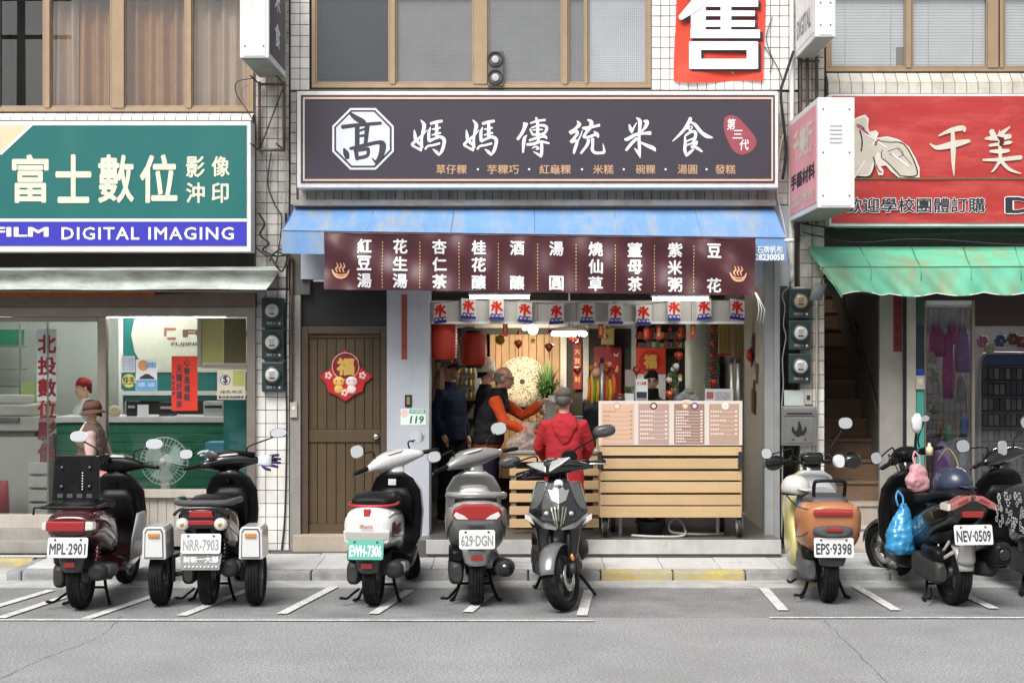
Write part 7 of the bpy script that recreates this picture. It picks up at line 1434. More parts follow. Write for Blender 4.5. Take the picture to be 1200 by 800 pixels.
lens(s3, [(-.15, 0.525), (-.09, 0.510), (.09, 0.510), (.15, 0.525), (.155, 0.585), (-.155, 0.585)], -.305, -.22, mat('lens_smoke', (.45, .44, .42), .12, coat=1, var=.1), 'tail_light', .01); lens(s3, [(-.155, 0.500), (-.105, 0.490), (-.10, 0.590), (-.165, 0.590)], -.30, -.2, M_clr, 'turn_signal', .01); lens(s3, [(.105, 0.490), (.155, 0.500), (.165, 0.590), (.10, 0.590)], -.30, -.2, M_clr, 'turn_signal', .01)
MB().tube(catmull([(-.165, .10, .762), (-.165, -.08, .76), (-.10, -.15, .758), (0, -.165, .757), (.10, -.15, .758), (.165, -.08, .76), (.165, .10, .762)], 5), .010, 8).build('seat_trim', mat('trim_red', (.45, .03, .03), .4), s3)
lens(s3, [(-.022, 0.660), (.022, 0.660), (.025, 0.745), (-.025, 0.745)], -.275, -.25, mat('trim_red', (.45, .03, .03)), 'red_badge', .005); lettering(s3, 'iRent', -.045, .045, .605, .635, -.302, mat('brand_red', (.35, .05, .05), .5), bold=.02)
vs, fs = refine(*fit('iRent', -.235, .03, .545, .65, .05), .02); mb = MB()
def side(u, v):
    for (ya_, xa_), (yb_2, xb_) in zip(((-.25, .165), (-.12, .185)), ((-.12, .185), (.05, .19))):
        if u <= yb_2: return xa_+(xb_-xa_)*(u-ya_)/(yb_2-ya_)
    return .19
mb.add([(side(a, c)+.004+b, a, c) for a, b, c in vs], fs, False); mb.build('lettering', mat('brand_maroon', (.14, .02, .03), .5), s3, fix=False)
lens(s3, [(-.03, .83), (.03, .83), (.03, .88), (-.03, .88)], .80, .83, M_clr, 'charge_port', .004)

# ---- 4: silver older scooter
s4 = scooter('silver grey scooter with large red tail light, plate 629-DGN', 558, 708, 3, 32, dict(sx=1.15, plate='629·DGN', body=M_sil, body2=M_sil, head=M_sil, plw=.27, plh=.145, plz=.525, plt=mat('plate_text_grey2', (.25, .25, .26), .5), engside=-1, mirm=M_gun, hz=1.03, mud=(.32, .47, .08, .11), mudmat=M_sil, inner=M_sil, mirrors=((-1, .30, 1.13, .055, .05), (1, .28, 1.21, .066, .058)), r=.23,
     tail=[(-.30, .72, .12, .06, .06), (-.27, .72, .17, .085, .12), (-.12, .69, .20, .10, .22), (.05, .65, .21, .11, .28), (.22, .60, .20, .13, .26), (.4, .53, .17, .16, .20), (.56, .44, .13, .12, .12)]))
lens(s4, [(-.165, .70), (-.14, .665), (.14, .665), (.165, .70), (.15, .755), (.09, .785), (-.09, .785), (-.15, .755)], -.335, -.22, M_redl, 'tail_light', .016); lens(s4, [(-.155, .70), (-.13, .672), (-.055, .672), (-.085, .70), (-.14, .728)], -.341, -.30, M_clr, 'turn_signal', .006); lens(s4, [(.155, .70), (.13, .672), (.055, .672), (.085, .70), (.14, .728)][::-1], -.341, -.30, M_clr, 'turn_signal', .006)
MB().tube(catmull([(-.18, .12, .80), (-.185, -.05, .825), (-.15, -.20, .84), (0, -.26, .845), (.15, -.20, .84), (.185, -.05, .825), (.18, .12, .80)], 5), .024, 10).build('grab_rail', M_sil, s4)
MB().lathe([(.001, -.275), (.035, -.27), (.045, -.25)], (.19, 0, .30), 'Y', 16).build('muffler_cap', M_gloss_b, s4)

# ---- 5: black and silver sport scooter facing the road
s5 = scooter('black and silver sport scooter facing the road on its stand', 655, 715, 180, -24, dict(sx=1.1, plate='', body=M_gun, body2=M_gun, rf=.235, r=.235, wf=.105, disc=True, head=M_gun, headstyle='open', hz=1.02, ffm=mat('fender_graphite', (.24, .245, .25), .28, metal=.5, coat=.5, var=.06), forkm=M_plas_b, apron=M_gun, engside=1, kick=False, barw=.33, mirrors=((-1, .40, 1.24, .085, .05), (1, .35, 1.12, .085, .05)), mtilt=4, mirm=mat('mirror_shell', (.06, .062, .065), .35), muffler=True, shield=[(.26, .98, .11), (.40, .98, .14), (.60, .98, .16), (.78, .97, .15), (.88, .94, .12), (.93, .93, .08)]))
f5 = gp(655, 715); s5.location = (f5.x-.0, f5.y+1.29, .004)
# faceted nose: rows of (z, [(x, y)...]) on the right half
FR = [(.585, [(0, 1.235), (.10, 1.185), (.185, 1.06)]), (.655, [(0, 1.255), (.12, 1.195), (.215, 1.06)]), (.74, [(0, 1.225), (.115, 1.17), (.20, 1.045)]), (.84, [(0, 1.165), (.105, 1.12), (.185, 1.02)]), (.925, [(0, 1.10), (.09, 1.07), (.15, 1.0)])]
def fy(x, z):
    x = abs(x); z = min(max(z, FR[0][0]), FR[-1][0])
    for (za, ra), (zb, rb) in zip(FR, FR[1:]):
        if za <= z <= zb:
            f = (z-za)/(zb-za); row = [(p[0]*(1-f)+q[0]*f, p[1]*(1-f)+q[1]*f) for p, q in zip(ra, rb)]
            for (xa, ya), (xb, yb_2) in zip(row, row[1:]):
                if x <= xb: return ya+(yb_2-ya)*(x-xa)/(xb-xa)
            return row[-1][1]-(x-row[-1][0])*1.2
    return 1.0
mb = MB(); vs = []; xs = []
for z_, row in FR:
    full = [(-x_, y_) for x_, y_ in row[::-1]][:-1]+row; vs += [(x_, y_, z_) for x_, y_ in full]
fs = [(r_*5+k, r_*5+k+1, (r_+1)*5+k+1, (r_+1)*5+k) for r_ in range(4) for k in range(4)]; nb = len(vs)
vs += [(x_, .98, z_) for x_, y_, z_ in vs]; fs += [tuple(nb+i for i in f[::-1]) for f in fs]
rim = [0, 1, 2, 3, 4, 9, 14, 19, 24, 23, 22, 21, 20, 15, 10, 5]
fs += [(rim[i], rim[(i+1) % 16], nb+rim[(i+1) % 16], nb+rim[i]) for i in range(16)]
mb.add(vs, fs, False); mb.build('nose_cowl', M_gun, s5, .008)
def nose(poly_, m, name, lift=.008, th=.0):
    for sd in (-1, 1):
        V_, F_ = refine([(sd*a_, 0, b_) for a_, b_ in poly_], [tuple(range(len(poly_)))], .03); n = len(V_)
        b = MB(); b.add([(x_, fy(x_, z_)+lift, z_) for x_, _, z_ in V_]+[(x_, fy(x_, z_)-.004, z_) for x_, _, z_ in V_], F_+[tuple(n+i for i in f) for f in F_])
        k = len(poly_); b.add([(sd*a_, fy(a_, b_)+lift, b_) for a_, b_ in poly_]+[(sd*a_, fy(a_, b_)-.004, b_) for a_, b_ in poly_], [(i, (i+1) % k, k+(i+1) % k, k+i) for i in range(k)])
        b.build(name, m, s5)
nose([(.075, .925), (.145, .92), (.185, .80), (.195, .72), (.15, .74), (.115, .80)], mat('panel_graphite', (.17, .175, .18), .3, metal=.5, coat=.5, var=.08), 'side_panel'); nose([(.12, .735), (.19, .70), (.205, .66), (.16, .66), (.115, .69)], M_gloss_b, 'vent_panel', .004)
nose([(.012, .60), (.10, .63), (.205, .70), (.212, .675), (.11, .595), (.02, .585)], M_sil, 'chin_panel', .014); nose([(.05, .67), (.115, .69), (.11, .735), (.06, .72)], M_gloss_b, 'headlight', .010); nose([(.0, .775), (.05, .80), (.075, .875), (.045, .87), (.03, .895), (.0, .88)], M_sil, 'centre_panel', .010)
nose([(.006, .61), (.016, .615), (.034, .76), (.026, .755)], mat('grille_champagne', (.42, .38, .28), .3, metal=.6), 'grille_bar', .014); nose([(.022, .625), (.032, .632), (.056, .75), (.047, .75)], mat('grille_champagne', (.42, .38, .28)), 'grille_bar', .012)
nose([(.15, .935), (.158, .915), (.195, .78), (.188, .78)], mat('edge_lime', (.40, .45, .25), .4), 'edge_line', .012)
for sd in (-1, 1): MB().sphere((sd*.085, 1.20, .705), (.02, .02, .018), 12, 8).build('headlight_lens', mat('lens_dim', (.45, .46, .48), .08, coat=1, var=0), s5); lens(s5, [(sd*a_, b_) for a_, b_ in ((.16, .60), (.235, .65), (.235, .695), (.165, .645))][::sd], 1.02, 1.10, M_clr, 'turn_signal', .008)
MB().lathe([(.001, .006), (.03, .004), (.034, 0)], (0, 1.105, .915), 'Y', 18).build('emblem', M_wh, s5)
p0 = Vector((0, .95, .95)); SM5 = Matrix.Translation(p0) @ Matrix.Rotation(R(-24), 4, Vector((0, -.438, .899))) @ Matrix.Translation(-p0)
mb = MB(); mb.M = SM5; mb.loft([(-.27, .95, 1.0, .015, .008, .02, 3), (-.14, .99, 1.03, .06, .045, .05, 3), (0, 1.03, 1.04, .09, .07, .07, 2.6), (.14, .99, 1.03, .06, .045, .05, 3), (.27, .95, 1.0, .015, .008, .02, 3)], 'X', 24); mb.build('handlebar_cowl', M_gloss_b, s5)
for sd in (-1, 1): mb = MB(); mb.M = SM5 @ Matrix.Translation((0, 1.105, 1.05)) @ Matrix.Rotation(R(35), 4, 'X'); mb.prism([(sd*a, b) for a, b in ((.012, -.05), (.10, .0), (.17, .05), (.10, .055), (.012, .035))][::sd], -.015, .006); mb.build('cowl_panel', M_sil, s5, .005)
mb = MB(); mb.M = SM5; mb.tube([(-.10, 1.27, .26), (-.10, 1.25, .33)], .022, 8); mb.build('brake_caliper', M_eng, s5); mb = MB(); mb.M = SM5; mb.sphere((-.10, 1.23, .37), (.014, .014, .03), 8, 6); mb.build('reflector', M_amb, s5)
MB().tube(catmull([(-.10, .55, .25), (-.20, .58, .12), (-.28, .62, .012)], 4), .012, 8).build('side_stand', M_plas_b, s5); MB().lathe([(.001, -.02), (.05, -.015), (.06, .0), (.05, .02)], (-.08, .93, 1.10), 'Y', 16).build('phone_holder', M_plas_b, s5)

# ---- 6: orange and yellow electric scooter
s6 = scooter('orange and yellow electric scooter with grey seat, plate EPS-9398', 970, 705, -3, 6, dict(sx=1.12, plate='EPS·9398', body=M_org, body2=M_yel, skirt=M_yel, apron=M_yel, inner=M_lgry, seat=mat('seat_grey', (.07, .07, .075), .5, var=.1), head=M_gloss_b, headstyle='open', hz=1.0, plz=.45, pltilt=8, mud=(.30, .37, .085, .10), mudmat=M_grey_pl, refz=.70, muffler=False, engside=-1, engmat=M_grey_pl, r=.235, w=.105, forkm=M_plas_b, neckm=M_gloss_b, ffm=M_plas_b, mirrors=((1, .27, 1.30, .06, .055), (-1, .34, 1.08, .045, .05)),
     tail=[(-.29, .67, .13, .07, .10), (-.26, .66, .18, .11, .20), (-.12, .65, .215, .125, .27), (.05, .64, .22, .13, .29), (.22, .62, .21, .14, .28), (.4, .55, .18, .18, .22), (.56, .46, .14, .14, .14)], tpow=2.8))
lens(s6, [(-.135, .68), (.135, .68), (.135, .73), (-.135, .73)], -.315, -.22, M_redl, 'tail_light', .018); MB().loft([(-.34, 0, .565, .09, .03, .03, 3), (-.30, 0, .565, .135, .045, .045, 3), (-.15, 0, .555, .15, .05, .06, 3)], 'Y', 22).build('plate_housing', M_grey_pl, s6)
bpy.data.objects.remove([c for c in s6.children if c.name.startswith('reflector')][0]); lens(s6, [(-.055, .57), (.055, .57), (.05, .60), (-.05, .60)], -.352, -.33, M_redd, 'reflector', .004)
MB().tube(catmull([(-.105, -.06, .81), (-.105, -.10, .90), (-.08, -.12, .925), (.08, -.12, .925), (.105, -.10, .90), (.105, -.06, .81)], 4), .013, 8).build('grab_rail', M_plas_b, s6)
MB().loft([(.62, 0, .72, .15, .10, .1, 3), (.80, 0, .84, .12, .06, .06, 3)], 'Y', 18).build('seat_nose', M_lgry, s6); MB().tube(catmull([(-.2, .2, .14), (-.25, .1, .13), (-.28, .0, .16)], 4), .01, 7).build('foot_peg', M_plas_b, s6)
mb = MB(); mb.loft([(.84, .30, 1.0, .05, .04, .05, 2.5), (.92, .28, 1.02, .085, .06, .07, 2.4), (1.0, .26, 1.02, .07, .05, .06, 2.4)], 'Y', 18); mb.build('hand_muff', M_gloss_b, s6); mb = MB(); mb.loft([(.83, .20, 1.0, .03, .03, .04, 2.5), (.90, .20, 1.01, .05, .05, .06, 2.4), (.98, .20, 1.01, .04, .04, .05, 2.4)], 'Y', 16); mb.build('muff_cuff', M_wh, s6); mb = MB(); mb.loft([(.86, -.30, .98, .05, .04, .05, 2.5), (.93, -.28, 1.0, .08, .05, .07, 2.4), (1.0, -.26, 1.0, .06, .04, .06, 2.4)], 'Y', 18); mb.build('hand_muff', M_gloss_b, s6)
def helmet(label, c, m, r_=.13, visor=None, rot=0):
    t = thing('helmet', label, 'helmet', c, rot); mb = MB(); rings = []
    for i in range(9):
        a = math.pi/2*i/8; rings.append([(r_*.95*math.cos(a)*math.cos(q)*1.0, r_*1.12*math.cos(a)*math.sin(q), r_*.95*math.sin(a)) for q in [2*math.pi*k/24 for k in range(24)]])
    rings = [[(x*.97, y_*.97, -.05) for x, y_, z_ in rings[0]]]+rings; mb.ring(rings); mb.build('shell', m, t); MB().lathe([(r_*.98, -.055), (r_*1.0, -.05), (r_*1.0, -.04), (r_*.9, -.045)], (0, 0, 0), 'Z', 24, cap=False).build('rim', M_plas_b, t)
    mb = MB(); mb.loft([(-r_*1.12-.05, 0, -.012, .05, .006, .006, 3), (-r_*.9, 0, .0, .085, .01, .006, 3)], 'Y', 14); mb.build('peak', visor or m, t); MB().tube(catmull([(-r_*.9, 0, -.05), (-.04, -.03, -.13), (.04, -.03, -.13), (r_*.9, 0, -.05)], 4), .006, 6).build('strap', M_cable, t); return t
helmet('white half helmet hung on the left of the orange electric scooter', s6.location+Vector((-.15, .60, .84)), mat('helmet_white', (.6, .58, .55), .25, coat=.6), .115, rot=.6); t = thing('blue_pouch', 'small metallic blue pouch under the white helmet', 'pouch', s6.location+Vector((-.10, .52, .70)), 0.0); MB().sphere((0, 0, 0), (.07, .05, .05), 14, 8).build('pouch', mat('pouch_blue', (.04, .12, .25), .25, metal=.5, var=.4, vs=40), t); MB().tube([(0, 0, .04), (.01, .02, .1)], .006, 6).build('loop', M_cable, t)

for sd in (-1, 1): MB().loft([(.20, sd*.165, .80, .03, .20, .30, 3), (.35, sd*.175, .78, .035, .26, .36, 3), (.55, sd*.17, .82, .035, .22, .22, 3), (.72, sd*.15, .90, .03, .10, .10, 2.5)], 'Z', 22).build('side_panel', M_yel, s6)
# ---- 7: black sport scooter with helmet and bags
s7 = scooter('black sport scooter with navy helmet and blue bag, plate NEV-0509', 1117, 708, 7, 28, dict(sx=1.02, plate='NEV·0509', body=M_gloss_b, body2=M_plas_b, head=M_plas_b, headstyle='open', r=.245, w=.125, wf=.11, wb=1.33, plz=.565, ply=-.38, mud=(.33, .56, .08, .05), mudmat=mat('fender_alu', (.48, .47, .43), .4, metal=.4, var=.1), mudy=-.30, refz=.36, hz=1.05, engside=-1, shocks=(-1,), shieldmat=M_plas_b, disc=True, mirrors=((-1, .34, 1.12, .05, .055), (1, .28, 1.30, .04, .03)),
     tail=[(-.36, .78, .08, .03, .05), (-.32, .77, .14, .06, .10), (-.18, .73, .17, .08, .14), (0, .69, .18, .09, .16), (.2, .62, .18, .11, .19), (.4, .54, .17, .14, .18), (.56, .46, .15, .12, .14)], seats=[(-.22, .83, .08, .02, .03), (-.15, .84, .12, .035, .04), (.10, .82, .145, .04, .05), (.22, .79, .14, .03, .05), (.45, .77, .13, .03, .06), (.62, .76, .09, .02, .05)]))
bpy.data.objects.remove([c for c in s7.children if c.name.startswith('reflector')][0])
lens(s7, [(-0.168, .74), (-0.017, .81), (-0.017, .85), (-0.076, .845), (-0.172, .79)], -.385, -.26, mat('lens_rose', (.40, .13, .12), .12, coat=1, var=.25, vs=50), 'tail_light', .01); lens(s7, [(0.168, .74), (0.017, .81), (0.017, .85), (0.076, .845), (0.172, .79)][::-1], -.385, -.26, mat('lens_rose', (.40, .13, .12), .12, coat=1, var=.25, vs=50), 'tail_light', .01); lens(s7, [(-0.189, .735), (-0.126, .755), (-0.126, .80), (-0.185, .785)], -.36, -.2, M_clr, 'turn_signal', .008); lens(s7, [(0.189, .735), (0.126, .755), (0.126, .80), (0.185, .785)][::-1], -.36, -.2, M_clr, 'turn_signal', .008); lens(s7, [(-.075, .69), (.075, .69), (.085, .735), (-.085, .735)], -.372, -.28, M_redd, 'brake_light', .006)
for sd in (-1, 1): lens(s7, [(sd*a_, b_) for a_, b_ in ((.04, .815), (.12, .785), (.12, .80), (.05, .832))][::sd], -.392, -.38, M_redl, 'light_strip', .003)
mb = MB(); fender(mb, (0, .245), .275, R(8), R(95), .075); mb.build('hugger_fender', mat('fender_alu', (.48, .47, .43)), s7); MB().tube([(-.09, -.22, .42), (-.12, .05, .30), (-.13, .12, .28)], .014, 8).build('fender_arm', mat('fender_alu', (.48, .47, .43)), s7); MB().tube([(-.09, -.16, .50), (-.12, .05, .30)], .012, 8).build('fender_arm', mat('fender_alu', (.48, .47, .43)), s7)
MB().loft([(-.42, .22, .42, .05, .06, .06, 4), (-.38, .22, .42, .07, .085, .085, 4), (-.05, .20, .34, .06, .075, .075, 4), (.12, .17, .28, .035, .04, .04, 3)], 'Y', 22).build('sport_muffler', M_plas_b, s7); MB().lathe([(.02, -.425), (.04, -.43), (.045, -.415)], (.22, 0, .42), 'Y', 14).build('muffler_tip', M_gloss_b, s7)
L7 = lambda x, y_, z_: s7.matrix_basis @ Vector((x, y_, z_))
def w7(x, y_, z_): return Matrix.Translation(s7.location) @ Matrix.Rotation(R(7), 4, 'Z') @ Vector((x, y_, z_))
helmet('navy blue helmet resting on the seat of the black sport scooter', w7(.02, .05, .925), mat('helmet_navy', (.025, .035, .07), .35, coat=.3, var=.2), .148, rot=R(25))
def bag(label, c, m, secs, name='shopping_bag'):
    t = thing(name, label, 'bag', c, R(13)); mb = MB(); mb.loft([(z_, x, y_, hw, d, d, 2.3) for z_, x, y_, hw, d in secs], 'Z', 24)
    for i, v in enumerate(mb.v):
        n = math.sin(v[0]*90+v[2]*40)*.006+math.sin(v[2]*70+v[0]*33)*.005; mb.v[i] = (v[0]+n, v[1]+n*.8, v[2])
    ob_ = bpy.data.objects.new('sack', remesh(mb, m, .010, 2, .013, random.random()*9)); link(ob_, t)
    for sd in (-1, 1): MB().tube(catmull([(sd*.02, 0, secs[-1][0]-.02), (sd*.03, .02, secs[-1][0]+.05), (0, .05, secs[-1][0]+.10)], 4), .008, 6).build('handle', m, t)
    return t
bag('bright blue plastic bag hanging at the footwell of the black sport scooter', Vector((3.02, -1.98, .34)), mat('bag_blue', (.05, .33, .64), .22, var=.35, vs=9, spec=.8, alpha=.9), [(.0, 0, 0, .09, .06), (.04, 0, 0, .125, .085), (.14, 0, 0, .12, .08), (.25, .02, .02, .09, .06), (.34, .05, .04, .05, .035), (.40, .06, .05, .025, .02)])
bag('pink cloth bag tied on the handlebar of the black sport scooter', w7(.02, .80, .80), mat('bag_pink', (.55, .26, .30), .6, var=.3, vs=14, stain=(.62, .5, .5), sa=.7), [(.0, 0, 0, .05, .04), (.03, 0, 0, .09, .06), (.10, 0, 0, .105, .065), (.18, 0, .01, .07, .05), (.23, 0, .02, .04, .03)], 'cloth_bag')
MB().tube(catmull([(.06, .90, 1.05), (.05, .90, 1.15), (.06, .90, 1.25)], 4), .012, 8).build('holder_arm', M_plas_b, s7); MB().loft([(1.24, .06, .90, .02, .02, .02, 3), (1.28, .06, .90, .04, .03, .03, 3), (1.36, .06, .90, .045, .03, .03, 3), (1.40, .065, .90, .015, .015, .015, 2)], 'Z', 14).build('wrapped_mirror', M_wh, s7); MB().lathe([(.028, 0), (.03, .06), (.012, .08), (.012, .10)], (.16, .88, 1.06), 'Z', 14).build('small_bottle', M_sbeige, s7)
MB().tube(catmull([(.22, .85, 1.02), (.28, .8, 1.12), (.33, .75, 1.05), (.34, .7, .95)], 5), .004, 6).build('yellow_cable', mat('cable_yellow', (.4, .3, .08), .5), s7)

# ---- 8: dark scooter with patterned cover, cut by the right edge
s8 = scooter('black scooter with paisley seat cover at the right edge', 1232, 702, 6, 24, dict(plate='MRA-2218', body=M_gloss_b, body2=M_plas_b, head=M_gloss_b, hz=1.03, mirrors=((-1, .38, 1.20, .062, .06), (1, .33, 1.25, .062, .06)), dash=M_gloss_b))
cvm = mat('cover_black', (.02, .02, .022), .8, bump=.3, bs=40); cov = MB().loft([(-.24, 0, .70, .20, .16, .20, 3.5), (-.15, 0, .72, .25, .17, .24, 3.5), (.2, 0, .72, .26, .16, .26, 3.5), (.5, 0, .70, .20, .12, .22, 3)], 'Y', 28).build('seat_cover', cvm, s8)
mb = MB(); random.seed(4)
for k in range(46):
    y_ = random.uniform(-.2, .4); z_ = random.uniform(.52, .80); r_ = random.uniform(.012, .03)
    for j in range(6): a = j*1.05; mb.sphere((-.262, y_+r_*math.cos(a), z_+r_*math.sin(a)), (.003, r_*.4, r_*.4), 6, 4)
for k in range(40):
    x_ = random.uniform(-.19, .19); z_ = random.uniform(.56, .80); r_ = random.uniform(.012, .028)
    for j in range(6): a = j*1.05; mb.sphere((x_+r_*math.cos(a), -.245, z_+r_*math.sin(a)), (r_*.4, .004, r_*.4), 6, 4)
o = mb.build('paisley_print', mat('paisley_white', (.45, .45, .45), .7), cov); o['kind'] = 'stuff'
mb = MB(); mb.loft([(.84, -.03, 1.10, .035, .06, .05, 4), (.86, -.03, 1.10, .04, .065, .055, 4)], 'Y', 14); mb.build('phone', M_lgry, s8)
random.seed(11)
# ================================================================ PEOPLE
M_skin = mat('skin', (.54, .32, .22), .55, var=.1, vs=20); M_skin2 = mat('skin_tan', (.48, .25, .16), .5, var=.12, vs=20); M_hairb = mat('hair_black', (.015, .014, .013), .5); M_hairg = mat('hair_grey', (.16, .15, .14), .6, var=.2, vs=60); M_shoe = mat('shoe_dark', (.03, .03, .03), .5)
M_eye = mat('eye_dark', (.02, .015, .012), .2); M_lip = mat('lip', (.26, .10, .08), .5)
def J(H, **k):
    """joints for a standing figure facing -Y, scaled to height H"""
    s_ = H/1.70
    j = dict(pelvis=(0, 0, .95), spine=(0, .01, 1.10), chest=(0, 0, 1.27), neckb=(0, .012, 1.42), neck=(0, 0, 1.48), head=(0, -.01, 1.60), shL=(-.175, .01, 1.35), shR=(.175, .01, 1.35), elL=(-.225, .03, 1.11), elR=(.225, .03, 1.11), wrL=(-.225, -.05, .88), wrR=(.225, -.05, .88), hiL=(-.09, 0, .92), hiR=(.09, 0, .92), knL=(-.10, -.02, .50), knR=(.10, -.02, .50), anL=(-.10, .02, .09), anR=(.10, .02, .09))
    j.update(k); return {a: Vector(b)*s_ for a, b in j.items()}, s_
def hand(mb, w, d, s_, grip=.3, up=Vector((0, 0, 1))):
    """palm, four fingers and a thumb leaving its side"""
    d = d.normalized(); sd = d.cross(up).normalized() if abs(d.dot(up)) < .95 else Vector((1, 0, 0)); n = sd.cross(d).normalized(); pc = w+d*.045*s_
    mb.tube([w, w+d*.03*s_, w+d*.085*s_], [.024*s_, .033*s_, .030*s_], 10)
    for k in range(4):
        b = w+d*.08*s_+sd*(k-1.5)*.017*s_; L = (.062, .075, .07, .055)[k]*s_; m1 = b+d*L*.5-n*grip*.02*s_; m2 = b+d*L*(1-.35*grip)-n*grip*.055*s_; mb.tube([b, m1, m2], [.0095*s_, .0088*s_, .0075*s_], 7)
    b = w+d*.03*s_-sd*.026*s_; mb.tube([b, b+d*.03*s_-sd*.022*s_-n*.01*s_, b+d*.06*s_-sd*.02*s_-n*.025*s_*grip*2], [.012*s_, .0105*s_, .008*s_], 7)
def person(label, px, zf, y, H, face, look=0, skin=M_skin, top=None, bottom=None, hair=None, hat=None, glasses=False, joints={}, vest=None, tilt=0, hands=(1, 1), grip=.4, x=None, long=0, fat=1.0, mask=None, shoes=True, bald=False):
    j, s_ = J(H, **joints); xx = X(px, y) if x is None else x
    mb = MB(); L = lambda *k: [j[q] for q in k]
    # trunk
    mb.loft([(j['pelvis'].z-.06*s_, j['pelvis'].x, j['pelvis'].y, .13*s_*fat, .09*s_, .10*s_, 2.4), (j['pelvis'].z, j['pelvis'].x, j['pelvis'].y, .155*s_*fat, .11*s_, .115*s_, 2.4), (j['spine'].z, j['spine'].x, j['spine'].y, .13*s_*fat, .095*s_, .10*s_, 2.4), (j['chest'].z, j['chest'].x, j['chest'].y, .155*s_*fat, .10*s_, .115*s_, 2.5), (j['neckb'].z-.04*s_, j['neckb'].x, j['neckb'].y, .14*s_, .07*s_, .07*s_, 2.4), (j['neckb'].z+.01*s_, j['neckb'].x, j['neckb'].y, .06*s_, .05*s_, .05*s_, 2)], 'Z', 24)
    hd = j['head']; HM = Matrix.Translation(hd) @ Matrix.Rotation(R(look), 4, 'Z') @ Matrix.Rotation(R(tilt), 4, 'X')
    mb.tube([j['neckb']-Vector((0, 0, .03*s_)), j['neck'], hd-Vector((0, 0, .03*s_))], [.058*s_, .052*s_, .05*s_], 14)
    mb.M = HM; mb.sphere((0, .012*s_, .015*s_), (.074*s_, .092*s_, .098*s_), 22, 16); mb.sphere((0, -.028*s_, -.045*s_), (.058*s_, .062*s_, .068*s_), 18, 12); mb.sphere((0, -.055*s_, -.085*s_), (.03*s_, .03*s_, .025*s_), 12, 8)
    mb.loft([(-.045*s_, 0, -.085*s_, .018*s_, .02*s_, .022*s_, 2), (-.030*s_, 0, -.09*s_, .016*s_, .018*s_, .024*s_, 2), (.012*s_, 0, -.078*s_, .010*s_, .012*s_, .012*s_, 2)], 'Z', 12)
    for sd in (-1, 1): mb.sphere((sd*.076*s_, .012*s_, -.012*s_), (.012*s_, .022*s_, .032*s_), 10, 8); mb.sphere((sd*.032*s_, -.078*s_, .022*s_), (.024*s_, .012*s_, .008*s_), 10, 6)
    mb.M = None
    for sd in 'LR':
        mb.tube([j['chest']*.3+j['sh'+sd]*.7, j['sh'+sd], (j['sh'+sd]+j['el'+sd])/2, j['el'+sd], (j['el'+sd]*.6+j['wr'+sd]*.4), j['wr'+sd]], [.06*s_, .058*s_, .048*s_, .042*s_, .04*s_, .026*s_], 14); hand(mb, j['wr'+sd], j['wr'+sd]-j['el'+sd], s_, grip)
        mb.tube([j['pelvis']*.4+j['hi'+sd]*.6, j['hi'+sd]-Vector((0, 0, .05*s_)), (j['hi'+sd]+j['kn'+sd])/2, j['kn'+sd], j['kn'+sd]*.6+j['an'+sd]*.4, j['an'+sd]], [.085*s_, .088*s_, .075*s_, .056*s_, .056*s_, .036*s_], 14); a_ = j['an'+sd]; mb.tube([a_+Vector((0, .04*s_, -.045*s_)), a_+Vector((0, -.05*s_, -.045*s_)), a_+Vector((0, -.16*s_, -.06*s_))], [.04*s_, .04*s_, .026*s_], 10)
    body = remesh(mb, skin, .0095, 4); t = bpy.data.objects.new('person', body); link(t); t.location = (xx, y, zf); t.rotation_euler = (0, 0, R(face)); tag(t, label, 'person', 'people at the shops')
    def part(name, mb2, m, vox=None, wr=0, parent=t):
        if vox: o = bpy.data.objects.new(name, remesh(mb2, m, vox, 3, wr, random.random()*9)); link(o, parent); return o
        return obj(name, mb2.mesh(m, name=name), parent)
    # clothes
    if bottom:
        b = MB(); b.loft([(j['pelvis'].z-.10*s_, j['pelvis'].x, j['pelvis'].y, .165*s_*fat, .12*s_, .13*s_, 2.4), (j['pelvis'].z+.06*s_, j['pelvis'].x, j['pelvis'].y, .165*s_*fat, .12*s_, .125*s_, 2.4)], 'Z', 22)
        for sd in 'LR': b.tube([j['hi'+sd]+Vector((0, 0, -.02)), (j['hi'+sd]+j['kn'+sd])/2, j['kn'+sd], j['kn'+sd]*.5+j['an'+sd]*.5, j['an'+sd]+Vector((0, 0, -.02*s_))], [.105*s_, .098*s_, .082*s_, .078*s_, .07*s_], 14)
        part('trousers', b, bottom, .013, .006)
        for sd in 'LR': b = MB(); a_ = j['an'+sd]; b.tube([a_+Vector((0, .055*s_, -.05*s_)), a_+Vector((0, -.03*s_, -.045*s_)), a_+Vector((0, -.12*s_, -.055*s_)), a_+Vector((0, -.18*s_, -.062*s_))], [.042*s_, .05*s_, .046*s_, .026*s_], 12); part('shoe', b, M_shoe)
